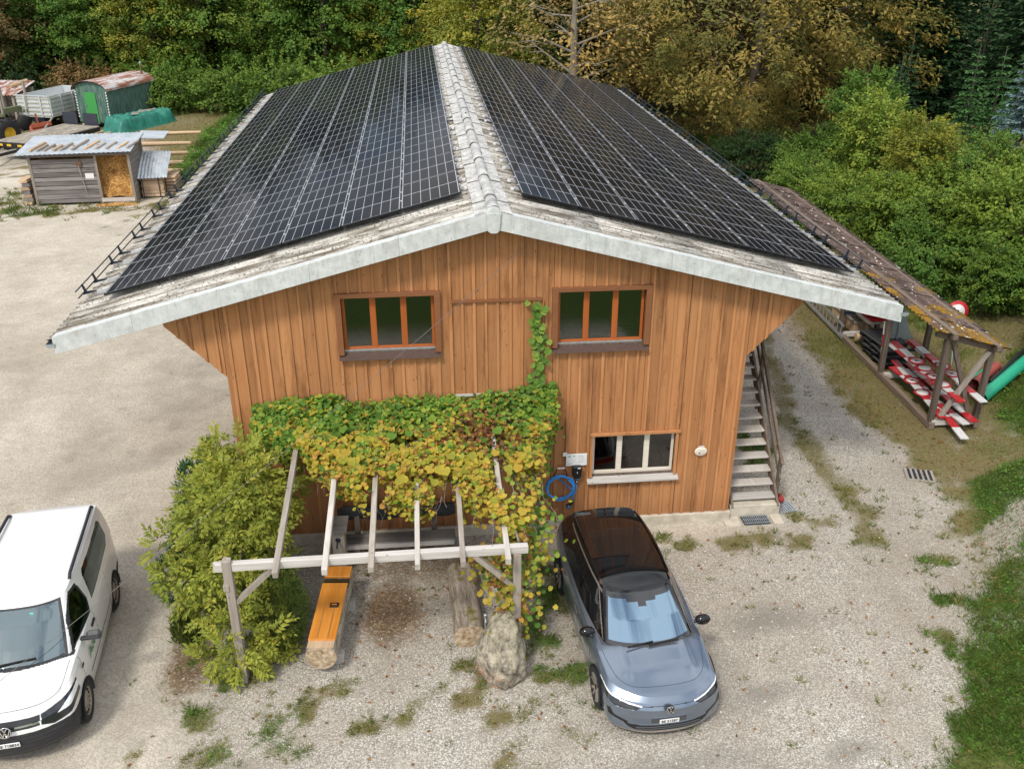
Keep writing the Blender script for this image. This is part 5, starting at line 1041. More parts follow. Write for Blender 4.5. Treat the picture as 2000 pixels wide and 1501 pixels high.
    MB().b2((-TW, 0, z0-.08), (TW, TL, z0)).build('bed', alg, tr)
    for k in range(5):
        z = z0+.06+k*.245; MB().box((0, -.02, z), (2*TW, .05, .07)).build('rib', al, tr); MB().box((TW+.02, TL/2, z), (.05, TL, .07)).build('rib', al, tr)
    for xx in (-.55, .55): MB().box((xx, -.05, (z0+z1)/2), (.10, .05, z1-z0+.06)).build('stanchion', alg, tr)
    for yy in (.05, 1.1, 2.2, 3.3, 4.3): MB().box((TW+.055, yy, (z0+z1)/2), (.06, .09, z1-z0+.04)).build('stanchion', alg, tr)
    MB().box((0, -.01, z1+.02), (2*TW+.1, .12, .05)).build('top_rail', alg, tr)
    for yy in (1.5, 2.6):
        for s_ in (-1, 1):
            MB().lathe([(.25, -.14), (.45, -.14), (.48, 0), (.45, .14), (.25, .14)], 22, (s_*.95, yy, .48), 'x').build('tyre', M['rubber'], tr); MB().lathe([(0, -.05), (.25, -.12), (.25, .12), (0, .05)], 16, (s_*.95, yy, .48), 'x').build('rim', M['shovel_rust'], tr)
    MB().b2((-.5, .1, .45), (.5, TL-.3, .73)).build('chassis', M['dark_metal'], tr)
    # flatbed with two dark drop boards
    fb = thing('flatbed_trailer', 'low flatbed trailer with a dusty wooden deck behind the shed', 'trailer', (-21.75, 38.9, 0), -.40)
    t = NT('deck_wood'); v = t.coord('Object', (3, .6, 3)); n = t.noise(v, 2.5, 6, .7); c = t.mix(t.ramp(n, .35, .65), (.13, .12, .10), (.46, .40, .32)); M['deck_wood'] = t.set(c, .85, spec=.3)
    for k in range(9): MB().box((-1.12+k*.28, .2, .98), (.27, 5.2, .05)).build('deck_plank', M['deck_wood'], fb)
    MB().b2((-1.28, -2.4, .72), (1.28, 2.8, .95)).build('frame', M['black_plastic'], fb); MB().beam((-.9, -2.4, .75), (0, -4.1, .55), .10, .14).build('drawbar', M['black_plastic'], fb); MB().beam((.9, -2.4, .75), (0, -4.1, .55), .10, .14).build('drawbar', M['black_plastic'], fb)
    MB().box((0, -2.46, .84), (2.6, .08, .30)).build('headboard', M['black_plastic'], fb)
    yl = plain('yellow', (.70, .45, .03), .5)
    for xx in (-.75, -.2, .5): MB().box((xx, -2.51, .86), (.28, .012, .11)).build('reflector', yl, fb)
    MB().box((-.2, -4.0, .28), (.10, .10, .56)).build('prop_leg', M['dark_metal'], fb)
    for yy in (.3, 1.3):
        for s_ in (-1, 1): MB().lathe([(0, -.12), (.36, -.12), (.38, 0), (.36, .12), (0, .12)], 18, (s_*1.0, yy, .38), 'x').build('wheel', M['rubber'], fb)
    for xx in (-.80, .62): 
        p_ = MB().box((xx, 2.95, 1.30), (.98, .05, .72)).build('drop_board', plain('panel_navy', (.03, .035, .05), .5, var=.4) if 'panel_navy' not in M else M['panel_navy'], fb)
    # articulated machine wheels at the frame edge
    for i, (x, y, r, lab) in enumerate(((-24.35, 40.2, .82, 'large chunky tractor wheel with yellow rim nearest the flatbed'), (-25.55, 39.7, .72, 'tractor wheel with yellow hub at the picture edge'))):
        tw = thing('tractor_wheel', lab, 'wheel', (x, y, r), -.5, 'tractor wheels')
        MB().lathe([(r*.45, -.28), (r*.88, -.30), (r*.95, -.22), (r*.95, .22), (r*.88, .30), (r*.45, .28)], 28, axis='x').build('tyre', M['rubber'], tw)
        for k in range(22):
            a = 2*pi*k/22; sgn = 1 if k % 2 else -1; MB().box((sgn*.15, r*.96*cos(a), r*.96*sin(a)), (.32, .07, .09), Matrix.Rotation(a, 3, 'X') @ Matrix.Rotation(.5*sgn, 3, 'Z')).build('lug', M['rubber'], tw)
        MB().lathe([(0, .12), (.12, .12), (.3, .05), (r*.46, .22), (r*.47, .28)], 20, axis='x').build('rim', yl, tw)
    lt = thing('log_trailer', 'green forestry log trailer with upright stakes at the left edge', 'trailer', (-27.0, 44.5, 0), -.45)
    gm = plain('machine_green', (.13, .15, .07), .6); MB().beam((.4, -1.5, 1.25), (.4, 3.2, 1.25), .30, .32).build('beam', gm, lt); MB().beam((-.6, -1.5, 1.1), (-.6, 3.2, 1.1), .20, .25).build('beam', gm, lt)
    for xx, yy in ((-.9, .3), (.95, .3), (-.9, 2.2), (.95, 2.2)): MB().beam((xx, yy, 1.1), (xx*1.12, yy-.05, 2.9), .11, .11, up=(0, 1, 0)).build('stake', M['wood_grey_z'], lt)
    for yy in (.3, 2.2): MB().box((0, yy, 1.12), (2.0, .2, .16)).build('bolster', gm, lt)
    for s_ in (-1, 1):
        for yy in (.7, 1.8): MB().lathe([(0, -.18), (.42, -.18), (.46, 0), (.42, .18), (0, .18)], 20, (s_*.85, yy, .46), 'x').build('wheel', M['rubber'], lt)
    # red plough
    rp = thing('red_plough', 'small rusty red plough lying before the tipping trailer', 'plough', (-23.45, 42.9, 0), .3); rd = plain('plough_red', (.34, .08, .035), .6, var=.2)
    MB().beam((-.5, 0, .75), (.6, .1, .85), .16, .22).build('beam', rd, rp); MB().beam((-.1, 0, .8), (-.15, 0, 1.45), .09, .09, up=(0, 1, 0)).build('mast', rd, rp); MB().prism([(-.7, -.2, .1), (.3, -.2, .2), (.35, .1, .7), (-.6, .1, .75)], (.03, .14, 0)).build('mouldboard', rd, rp); MB().beam((.2, -.2, .6), (.7, .3, 1.1), .06, .08).build('lever', M['wood_grey_z'], rp); MB().tube([(-.62, -.1, 0), (-.62, -.1, .5)], .03, 8).build('foot', M['dark_metal'], rp); MB().tube([(.5, .0, 0), (.5, .05, .8)], .03, 8).build('foot', M['dark_metal'], rp)
    # tarpaulin covered stack
    tp = thing('tarp_stack', 'timber stack covered by a creased green tarpaulin held down by planks', 'tarpaulin', (-18.45, 45.4, 0), -.62); tp.scale = (.74, .74, .8)
    v = []; f = []; nx, ny = 30, 54; A, B, Hh = 1.1, 2.9, 1.15
    for j in range(ny+1):
        for i in range(nx+1):
            a = (i/nx*2-1); b = (j/ny*2-1); px = A*1.25*a; py = B*1.12*b
            h = Hh*float(sm(np.array(1-abs(a)), -.02, .38))*float(sm(np.array(1-abs(b)), -.01, .28)); nn = mnoise.fractal(Vector((px*1.6, py*1.1, 3)), .8, 2.1, 4)*.20+.05*abs(sin(px*3+py*1.7+4*mnoise.noise(Vector((px, py, 1)))))-.02
            v.append((px+.12*nn, py+.2*nn, max(.03, h+nn*(.3+h))))
    for j in range(ny):
        for i in range(nx): f.append((j*(nx+1)+i, j*(nx+1)+i+1, (j+1)*(nx+1)+i+1, (j+1)*(nx+1)+i))
    npmesh('tarpaulin', v, f, plain('tarp_green', (.015, .17, .12), .45, var=.25, scale=2.5), tp, True)
    for x, y, l in ((.1, .2, 1.7), (-.25, 1.2, 1.5), (.35, -1.0, 1.2)): MB().beam((x-.2, y-l/2, 1.27), (x+.2, y+l/2, 1.27), .18, .07).build('plank', M['wood_grey'], tp, bevel=.01)
    for k in range(3): MB().tube([(-1.0+k*.9, -3.6, .14), (-1.0+k*.9, 3.2, .14)], .13, 9).build('bearer_log', M['log_fresh'], tp)
    # loose poles on the ground
    for i, (x, y, l, a, r, lab) in enumerate(((-15.6, 42.0, 3.0, .06, .10, 'farthest pale peeled pole on the bare ground by the tarpaulin'), (-15.7, 38.9, 3.4, .02, .11, 'long pale pole right behind the loose tin sheet'), (-14.9, 36.2, 3.6, .05, .10, 'pale pole lying beyond the shed roof corner'), (-14.4, 33.6, 2.2, .1, .13, 'short thick log behind the corrugated firewood cover'), (-13.9, 32.2, 2.4, .0, .12, 'pale log nearest the firewood stack in the grass'), (-13.2, 30.6, 1.4, .15, .07, 'thin short stick in the grass behind the firewood'))):
        o = MB().tube([(-l/2, 0, 0), (-l/4, .03, 0), (0, 0, .0), (l/4, .02, 0), (l/2, 0, 0)], [r*1.1, r, r*.97, r*.93, r*.85], 9).build('pole', M['log_fresh']); o.location = (x, y, r+float(terrain(x, y))); o.rotation_euler = (0, 0, a); tag(o, lab, 'pole', 'poles lying in the grass')
    # rusty low shed at the edge
    rs = thing('rusty_shed', 'low lean-to with a rusty corrugated roof behind the log trailer', 'shed', (-28.5, 49.5, 0), -.2); rf = MB(); corr(rf, (-3, -1.2, 1.75), (0, 2.6, .55), (5.2, 0, 0), 24, .03); rf.build('roof', M['rusty_tin'], rs)
    for xx in (-2.8, 0, 2.0): 
        for yy in (-1.0, 1.2): MB().box((xx, yy, .9), (.14, .14, 1.75 if yy < 0 else 2.1)).build('post', M['wood_grey_z'], rs)
    MB().b2((-2.8, 1.25, .05), (2.1, 1.3, 1.95)).build('rear_wall', M['plank_shed'], rs)
    tag(place(MB().tube([(0, 0, 0), (1.3, .1, .05)], .14, 9).build('roof_log', M['log_fresh']), (-27.2, 49.2, 2.12), (0, -.12, .9)), 'short log lying on the rusty lean-to roof', 'log')
    mh = thing('manhole_cover', 'small dark round manhole cover set in the gravel near the left edge', 'manhole', (-14.5, 11.05, .03)); MB().lathe([(0, .012), (.26, .012), (.28, .0), (.28, -.05)], 24).build('lid', M['dark_metal'], mh); MB().lathe([(.28, .008), (.32, .008), (.33, -.04)], 24).build('ring', M['shovel_rust'], mh)
build_left()
# ------------------------------------------------------------------ right: open shelter with road signs, pipes
def build_right():
    t = NT('mossy_roof'); v = t.coord('Object'); n = t.noise(v, 3.2, 6, .7); n2 = t.noise(v, 1.2, 5, .6); n3 = t.noise(v, 12, 4, .7); c = t.mix(t.ramp(n, .35, .65), (.055, .04, .035), (.17, .12, .10)); y = t.sep(v, 1)
    mo = t.math('MULTIPLY', t.ramp(t.math('ADD', n2, t.ramp(y, 1, 8, .09, -.14)), .54, .62), t.ramp(n3, .35, .55)); c = t.mix(mo, c, (.28, .155, .012)); c = t.mix(t.ramp(t.noise(v, 7.5, 3, .5), .655, .675), c, (.62, .60, .55)); t.bump(n, .7, .02); M['mossy_roof'] = t.set(c, .95, spec=.15)
    s = thing('open_shelter', 'long open timber shelter with a mossy brown roof along the track', 'shelter', (11.15, 3.45, 0), -.026)
    Ls = 14.9; x0, x1 = -.48, 1.42; zl, zr = 2.66, 2.17
    # roof of overlapping corrugated plates, each its own piece
    nw = 12; wd = 1.06
    for i in range(14):
        for j in range(2):
            a = x0+(x1-x0)*j/2-(.0 if j == 0 else .06); b = x0+(x1-x0)*(j+1)/2; za = zl+(zr-zl)*(a-x0)/(x1-x0)+(.03 if j == 0 else .0); zb_ = zl+(zr-zl)*(b-x0)/(x1-x0)+(.03 if j == 0 else .0)
            v = []; f = []; k = 37; y0 = -.25+i*wd*1.02
            for q, (xx, zz) in enumerate(((a, za), (b, zb_))):
                for m in range(k): v.append((xx, y0+wd*1.06*m/(k-1), zz+.022*cos(2*pi*m/6)+.006*(i % 2)))
            for m in range(k-1): f.append((m, m+1, k+m+1, k+m))
            v += [(p[0], p[1], p[2]-.012) for p in v]; f += [tuple(reversed([q+2*k for q in ff])) for ff in f[:k-1]]; f += [(m, 2*k+m, 2*k+m+1, m+1) for m in range(k-1)]+[(k+m, k+m+1, 3*k+m+1, 3*k+m) for m in range(k-1)]
            mb = MB(); mb.add(v, f, 0, True); mb.build('roof_plate', M['mossy_roof'], s, fix=False)
    for y in np.linspace(0, Ls-.4, 6):
        MB().beam((-.06, y, 0), (-.06, y, 2.52), .13, .13, up=(0, 1, 0)).build('post', M['wood_brown_z'], s, bevel=.008); MB().beam((1.08, y, 0), (1.08, y, 2.2), .13, .13, up=(0, 1, 0)).build('post', M['wood_brown_z'], s, bevel=.008)
        MB().beam((x0+.1, y, zl-.12), (x1-.1, y, zr-.1), .10, .14).build('rafter', M['wood_brown_y'], s)
    MB().beam((-.06, -.12, .10), (-.06, Ls-.3, .10), .14, .17).build('sill_beam', M['wood_brown_y'], s, bevel=.008); MB().beam((1.08, -.12, .10), (1.08, Ls-.3, .10), .14, .17).build('sill_beam', M['wood_brown_y'], s, bevel=.008)
    for y in (-.02, 2.7, 5.6): MB().beam((-.06, y, .17), (1.08, y, .17), .12, .14).build('cross_sill', M['wood_grey_x'], s, bevel=.006)
    MB().beam((.03, -.03, .1), (1.0, -.03, 2.05), .11, .09, up=(0, 1, 0)).build('brace', M['wood_grey_z'], s, bevel=.006); MB().beam((1.0, .06, .1), (.10, .06, 2.35), .11, .09, up=(0, 1, 0)).build('brace', M['wood_brown_z'], s, bevel=.006)
    MB().beam((-.06, -.3, 2.56), (-.06, Ls, 2.56), .12, .14).build('plate_beam', M['wood_brown_y'], s); MB().beam((1.08, -.3, 2.22), (1.08, Ls, 2.22), .12, .12).build('plate_beam', M['wood_brown_y'], s)
    for yy in (2.9, 5.7): MB().beam((-.06, yy, .82), (1.08, yy, .82), .08, .08).build('rack_bar', M['dark_metal'], s)
    # barrier boards: red and white bands with small signs on some
    rd, wh = plain('sign_red', (.42, .015, .02), .4, var=.15), plain('sign_white', (.60, .59, .57), .5, var=.12); gy = plain('sign_back', (.30, .34, .33), .5, .3)
    def plank(lab, loc, rz, L_, tilt=0, discs=(), start=0):
        b = thing('barrier_board', lab, 'barrier board', loc, rz, 'barrier boards in the shelter'); b.rotation_euler = (tilt, 0, rz)
        n = int(round(L_/.5)); 
        for k in range(n): MB().box((0, (k+.5)*L_/n, 0), (.20, L_/n-.001, .03)).build('band', rd if (k+start) % 2 == 0 else wh, b)
        for k, (u, sl) in enumerate(discs):
            MB().lathe([(0, .03), (.215, .03), (.215, .018), (0, .018)], 28, (0, u, 0)).build('sign_rim', rd, b); MB().lathe([(0, .034), (.15, .034), (.15, .03)], 28, (0, u, 0)).build('sign_face', wh, b)
            if sl: MB().box((0, u, .037), (.04, .30, .004), Matrix.Rotation(.8, 3, 'Z')).build('sign_slash', rd, b); MB().box((0, u, .0355), (.10, .10, .003)).build('sign_symbol', M['black_plastic'], b)
    plank('upper left barrier board carrying four round signs, nearest the track', (11.50, 3.0, .92), -.02, 3.7, 0, ((.95, 0), (1.4, 1), (1.9, 0), (2.35, 1)))
    plank('barrier board under the four-sign board on the upper rack', (11.55, 3.1, .885), .03, 3.6, 0, ((1.0, 1), (1.65, 0)), 1)
    plank('upper right barrier board carrying two round signs, by the rear posts', (12.02, 2.95, .92), -.02, 3.8, 0, ((1.55, 1), (2.05, 0)), 1)
    plank('barrier board hidden below the two-sign board', (12.05, 3.05, .88), .0, 3.7, 0, (), 0)
    plank('lowest barrier board sticking out onto the grass', (11.42, 2.45, .22), -.10, 3.6, .045, (), 1)
    plank('low barrier board with two partly covered round signs', (11.30, 3.3, .34), -.10, 3.3, .02, ((1.3, 0), (2.0, 1)), 0)
    plank('low middle barrier board slanting across the others', (11.75, 3.0, .30), .12, 3.2, .03, ((1.6, 1),), 1)
    plank('low right barrier board close to the rear sill beam', (11.95, 3.0, .36), .02, 3.3, .02, (), 0)
    sg = thing('round_sign', 'round red rimmed sign on a post behind the shelter roof', 'road sign', (13.55, 6.9, float(terrain(13.55, 6.9))), -.25)
    d = MB().lathe([(0, -.02), (.30, -.02), (.30, 0), (0, 0)], 32, (0, 0, 1.55), 'y').build('disc', rd, sg); MB().lathe([(0, -.024), (.20, -.024), (.20, -.02)], 32, (0, 0, 1.55), 'y').build('face', wh, sg); MB().tube([(0, .03, 0), (0, .03, 1.85)], .03, 8).build('post', M['galvanised'], sg)
    sg.rotation_euler = (-.25, 0, -.15)
    ts = thing('triangle_sign', 'grey back of a folding triangular warning sign in the shelter', 'road sign', (12.15, 7.6, 0), .1); MB().prism([(-.5, 0, .55), (.5, 0, .55), (.08, .05, 1.55), (-.08, .05, 1.55)], (0, .03, 0)).build('panel', gy, ts); MB().tube([(0, -.03, 0), (0, .02, 1.5)], .025, 8).build('strut', M['galvanised'], ts); MB().tube([(-.4, .2, 0), (-.35, .03, .6)], .02, 8).build('foot', M['galvanised'], ts); MB().tube([(.4, .2, 0), (.35, .03, .6)], .02, 8).build('foot', M['galvanised'], ts)
    ld = thing('aluminium_ladder', 'long aluminium ladder lying on edge against the shelter sill', 'ladder', (11.14, 8.85, .05), -.026)
    for z in (.08, .46): MB().beam((0, 0, z), (0, 4.6, z+.02), .03, .075).build('rail', M['galvanised'], ld)
    for k in range(16): MB().tube([(0, .15+k*.285, .08), (0, .15+k*.285, .47)], .016, 8).build('rung', M['galvanised'], ld)
    for k in range(4):
        p = thing('plastic_pallet', ['lowest of the dark slatted pallets', 'second dark slatted pallet from the ground', 'third dark slatted pallet from the ground', 'topmost of the dark slatted pallets'][k]+' behind the shelter sill', 'pallet', (11.85, 7.4+.12*k, .03+k*.15), .1*(k % 2), 'dark pallets in the shelter')
        for q in range(7): MB().box((-.38+q*.127, 0, .125), (.09, 1.15, .025)).build('slat', M['grey_plastic'], p)
        for q in (-.5, 0, .5): MB().box((0, q, .05), (.85, .12, .10)).build('bearer', M['black_plastic'], p)
    cr = thing('timber_block', 'squared timber block with a grey plank top under the shelter', 'timber', (11.95, 10.1, 0), .05); MB().box((0, 0, .22), (.55, 1.5, .36)).build('block', M['log_fresh'], cr, bevel=.02); MB().box((0, 0, .43), (.62, 1.6, .05)).build('plank', M['wood_grey'], cr)
    for i, (y, lab) in enumerate(((8.55, 'round log end sticking out below the pallets'), (10.0, 'round log end beside the timber block'))): tag(place(MB().tube([(-.0, 0, 0), (.5, .0, 0)], .11, 10).build('log', M['log_fresh']), (11.42, y, .28)), lab, 'log')
    rc = thing('red_fence_stack', 'stack of red plastic barrier grids on a rack in the shelter', 'barrier stack', (12.05, 9.2, .86)); 
    for k in range(6): MB().box((random.uniform(-.06, .06), random.uniform(-.1, .1), .03+k*.055), (.80, 1.6+random.uniform(-.2, .2), .035), Matrix.Rotation(random.uniform(-.12, .12), 3, 'Z')).build('grid', rd, rc)
    rk = thing('storage_rack', 'simple timber rack carrying the red grids in the shelter', 'rack', (12.05, 9.2, 0)); MB().box((0, 0, .82), (.95, 1.9, .06)).build('shelf', M['wood_grey'], rk)
    for xx in (-.4, .4):
        for yy in (-.8, .8): MB().box((xx, yy, .395), (.08, .08, .79)).build('leg', M['wood_brown_z'], rk)
    pol = thing('striped_pole', 'thin red and white striped pole leaning on a shelter post', 'pole', (11.30, 6.65, 0)); a, b = Vector((0, 0, 0)), Vector((.02, .25, 1.45))
    for k in range(4): MB().tube([a+(b-a)*k/4, a+(b-a)*(k+1)/4], .022, 8).build('band', rd if k % 2 == 0 else wh, pol)
    # pipes on the bank
    pg, prd = plain('pipe_green', (.02, .33, .19), .4, var=.1), plain('pipe_red', (.30, .07, .055), .5, var=.1)
    def pipe(name, p, q, r, m, lab):
        p = (p[0], p[1], float(terrain(p[0], p[1]))+p[2]); q = (q[0], q[1], float(terrain(q[0], q[1]))+q[2]); d = Vector(q)-Vector(p); mb = MB(); mb.tube([p, q], r, 18, cap=False); mb.tube([p, q], r*.9, 18, cap=False); o = mb.build(name, m, fix=False); tag(o, lab, 'pipe', 'pipes on the bank')
    pipe('drain_pipe', (13.05, 4.55, .18), (16.2, 6.7, .20), .16, pg, 'long wide bright green pipe lying on the right bank'); pipe('drain_pipe', (13.1, 5.05, .35), (14.25, 5.95, .38), .13, prd, 'short red brown pipe between the green pipes'); pipe('drain_pipe', (12.95, 5.3, .15), (14.3, 6.3, .2), .07, pg, 'thin green pipe behind the red brown pipe'); pipe('drain_pipe', (13.5, 5.0, .40), (16.4, 7.2, .35), .05, M['black_plastic'], 'thin black pipe above the long green pipe')
    dg = thing('drain_grate', 'grey slotted drain grate set in the grass by the track', 'grate', (9.74, 1.28, .02), -.3); MB().box((0, 0, 0), (.62, .50, .03)).build('frame', M['wood_grey'], dg)
    for k in range(5): MB().box((-.22+k*.11, 0, .02), (.05, .42, .03)).build('bar', M['dark_metal'], dg)
build_right()
# ------------------------------------------------------------------ vegetation
def leafmat(name, cols, trans=.30, rough=.55, vein=0, ovar=.35):
    """cols: three linear colours mixed by the per-leaf 'tint' value"""
    t = NT(name); a = t.attr('tint'); r = t.orand()
    a2 = t.math('ADD', a, t.math('MULTIPLY', t.math('SUBTRACT', r, .5), ovar))
    c = t.mix(t.ramp(a2, .0, .55), cols[0], cols[1]); c = t.mix(t.ramp(a2, .6, 1.05), c, cols[2])
    n = t.noise(t.coord('Object'), 1.3, 3); c = t.mix(1.0, c, t.mix(t.ramp(n, .3, .7), (.78, .78, .78), (1.15, 1.15, 1.15)), 'MULTIPLY')
    t.set(c, rough, spec=.3); tl = t.n('ShaderNodeBsdfTranslucent'); t.l(c, tl.inputs[0]); ms = t.n('ShaderNodeMixShader'); ms.inputs[0].default_value = trans
    t.l(t.p.outputs[0], ms.inputs[1]); t.l(tl.outputs[0], ms.inputs[2]); t.l(ms.outputs[0], t.out.inputs[0]); M[name] = t.m; return t.m
leafmat('leaf_green', [(.055, .135, .02), (.13, .24, .035), (.30, .35, .05)]); leafmat('leaf_yellow', [(.11, .16, .02), (.27, .28, .035), (.60, .44, .05)]); leafmat('leaf_dark', [(.012, .035, .010), (.03, .07, .016), (.08, .13, .025)])  # leaf_dark: dark green, deepened further to paint the forest's shaded gaps
leafmat('leaf_rust', [(.08, .11, .03), (.20, .15, .055), (.38, .20, .08)]); leafmat('leaf_walnut', [(.11, .14, .03), (.34, .26, .06), (.58, .39, .11)]); leafmat('leaf_beige', [(.150, .120, .045), (.330, .255, .090), (.630, .390, .090)])
leafmat('leaf_bush', [(.055, .12, .02), (.17, .27, .035), (.36, .41, .06)]); leafmat('leaf_hazel', [(.07, .14, .018), (.20, .30, .035), (.40, .43, .07)])
leafmat('needle_dark', [(.012, .040, .014), (.03, .075, .025), (.06, .12, .04)], .1); leafmat('needle_fresh', [(.032, .096, .029), (.072, .176, .048), (.144, .272, .064)], .15); leafmat('needle_blue', [(.070, .126, .126), (.168, .252, .252), (.308, .406, .406)], .1)
leafmat('leaf_ash', [(.15, .20, .03), (.35, .38, .055), (.62, .52, .09)], .35, ovar=.1); leafmat('vine_green', [(.07, .17, .025), (.17, .31, .04), (.40, .46, .06)], .35, ovar=.1)
leafmat('vine_yellow', [(.30, .32, .04), (.52, .42, .05), (.56, .29, .06)], .35, ovar=.1); leafmat('vine_brown', [(.12, .055, .025), (.24, .10, .04), (.42, .20, .04)], .3, ovar=.1)
leafmat('grass_blade', [(.065, .111, .019), (.143, .195, .033), (.286, .260, .078)], .3); leafmat('weed_leaf', [(.05, .13, .018), (.12, .26, .03), (.25, .38, .055)], .3); leafmat('dead_leaf', [(.12, .05, .02), (.30, .12, .03), (.42, .26, .10)], .2)
wood('bark', (.07, .055, .04), (.16, .13, .10), 'z', dark=(.03, .025, .02)); wood('bark_pale', (.20, .17, .13), (.36, .32, .26), 'z', dark=(.08, .07, .05)); wood('twig_pale', (.26, .22, .17), (.44, .39, .32), 'z', dark=(.12, .1, .08))
def unit(v): return v/np.maximum(np.linalg.norm(v, axis=-1, keepdims=True), 1e-9)
def leaves(C, D, N, L_, Wd, rng, tint=None, fold=.15):
    """rhombic folded leaves: C base points, D directions, N rough normals; returns verts, quads, tint"""
    n = len(C); D = unit(D); S_ = unit(np.cross(D, N)); U = np.cross(S_, D); L_ = np.broadcast_to(np.asarray(L_, float), n)[:, None]; Wd = np.broadcast_to(np.asarray(Wd, float), n)[:, None]
    m = C+D*L_*.45; v = np.stack([C, m+S_*Wd*.5+U*Wd*fold, C+D*L_-U*L_*.08, m-S_*Wd*.5+U*Wd*fold], 1).reshape(-1, 3)
    f = np.arange(4*n).reshape(n, 4); t = rng.random(n) if tint is None else tint
    return v, f, np.repeat(t, 4)
def merge(parts):
    vs, fs, ts, b = [], [], [], 0
    for v, f, t in parts: vs.append(v); fs.append(f+b); ts.append(t); b += len(v)
    return np.concatenate(vs), np.concatenate(fs), np.concatenate(ts)
def crown_mesh(name, seed, R_, z0, z1, ncl, per, ls, flat=.4, cr=.9, shell=.55, lw=.6, droop=.25, shoots=0, shl=.8):
    rng = np.random.default_rng(seed); parts = []
    u = unit(rng.normal(size=(ncl, 3))); rad = (shell+(1-shell)*rng.random(ncl)**.6); c = u*rad[:, None]; zc = (z0+z1)/2; hz = (z1-z0)/2
    # wobbly silhouette
    az = np.arctan2(c[:, 1], c[:, 0]); wob = 1+.16*np.sin(az*3+seed)+.10*np.sin(az*5+seed*2.3)
    cc = np.stack([c[:, 0]*R_*wob, c[:, 1]*R_*wob, zc+c[:, 2]*hz], 1); cc[:, 2] = np.maximum(cc[:, 2], z0)
    out = unit(np.stack([cc[:, 0], cc[:, 1], (cc[:, 2]-zc)*.6], 1)); ct = rng.random(ncl)
    for i in range(ncl):
        k = int(per*rng.uniform(.5, 1.4)); r = cr*rng.uniform(.55, 1.35); ax = out[i]*[1, 1, .2]; ax = ax/max(np.linalg.norm(ax), 1e-6); side = np.array([-ax[1], ax[0], 0])
        a = rng.normal(size=(k, 3))*.5; q = rng.random(k)
        p = cc[i]+(ax*(q-.35)[:, None]*2.0+side*(a[:, 1]*(1.1-q))[:, None])*r+np.array([0, 0, 1])*(a[:, 2]*flat*r-droop*q*q*r)[:, None]
        D = ax*.8+side*np.sign(a[:, 1])[:, None]*.7+rng.normal(size=(k, 3))*.45-[0, 0, .25]; N = np.array([0, 0, 1.])+out[i]*.5+rng.normal(size=(k, 3))*.35
        s = ls*rng.uniform(.7, 1.35, k); parts.append(leaves(p, D, N, s, s*lw, rng, np.clip(ct[i]*.55+.45*rng.random(k)+.08*(p[:, 2]-cc[i][2]), 0, 1)))
    for i in range(shoots):                                # ragged sprays standing out of the outline
        u_ = unit(rng.normal(size=3)); u_[2] = abs(u_[2])*.7+.15; b = np.array([u_[0]*R_*.85, u_[1]*R_*.85, zc+u_[2]*hz*.9]); l = shl*rng.uniform(.5, 1.3); m = int(l/ls*3.2)+4; q = np.linspace(0, 1, m)
        d = unit(u_*[1, 1, .6]+[0, 0, .55]); p = b+d*(q*l)[:, None]+np.array([0, 0, -1])*(q*q*l*.25)[:, None]; D = d*.5+rng.normal(size=(m, 3))*.8; s = ls*rng.uniform(.7, 1.25, m)*(1.1-.4*q)
        parts.append(leaves(p, D, np.array([0, 0, 1.])+rng.normal(size=(m, 3))*.4, s, s*lw, rng, np.clip(.45+.4*rng.random(m), 0, 1)))
    v, f, t = merge(parts); return v, f, t
def limb_mesh(seed, H, r0, spread, nl, z_first=.2, mat='bark', crook=.05):
    rng = random.Random(seed); mb = MB(); pts = [(0, 0, -.3)]; x = y = 0
    for k in range(1, 8): x += rng.uniform(-1, 1)*crook*H*.3; y += rng.uniform(-1, 1)*crook*H*.3; pts.append((x, y, H*k/7))
    mb.tube(pts, [r0*(1.15-.9*k/7) for k in range(8)], 9)
    for i in range(nl):
        u = z_first+(.95-z_first)*i/max(1, nl-1); j = u*7; k = min(6, int(j)); b = Vector(pts[k]).lerp(Vector(pts[k+1]), j-k); a = i*2.4+rng.uniform(-.4, .4); l = spread*(1.1-u*.6)*rng.uniform(.7, 1.1)
        d = Vector((cos(a), sin(a), rng.uniform(.15, .6))).normalized(); p1 = b+d*l*.5+Vector((0, 0, rng.uniform(-.1, .2))); p2 = b+d*l+Vector((0, 0, rng.uniform(-.3, .3))); r = r0*(1.0-.8*u)*.5
        mb.tube([b, p1, p2], [r, r*.6, r*.2], 6)
        for q in range(3):
            c = b.lerp(p2, rng.uniform(.35, .95)); a2 = a+rng.uniform(-1.2, 1.2); l2 = l*rng.uniform(.25, .5); mb.tube([c, c+Vector((cos(a2)*l2*.5, sin(a2)*l2*.5, rng.uniform(-.1, .3))), c+Vector((cos(a2)*l2, sin(a2)*l2, rng.uniform(-.3, .4)))], [r*.4, r*.25, r*.08], 5)
    return mb
_proto = {}
def tree_proto(key, crown_args, limb_args, cm, tm):
    v, f, t = crown_mesh('crown', **crown_args); c = npmesh('crown', v, f, M[cm], None, False, dict(tint=t)); tr = limb_mesh(**limb_args).build('trunk', M[tm])
    _proto[key] = (c.data, tr.data); bpy.data.objects.remove(c); bpy.data.objects.remove(tr)
def plant(key, name, label, cat, x, y, sc=1, rz=0, group=None, cm=None, tm=None, z=None, zs=None):
    root = thing(name, label, cat, (x, y, float(terrain(x, y)) if z is None else z), rz, group); cd, td = _proto[key]
    for nm, d, m in (('crown', cd, cm), ('trunk', td, tm)):
        o = bpy.data.objects.new(nm, d); COL.objects.link(o); o.parent = root; o.scale = (sc, sc, sc*(zs or 1))
        if m: o.material_slots[0].link = 'OBJECT'; o.material_slots[0].material = M[m]
    return root
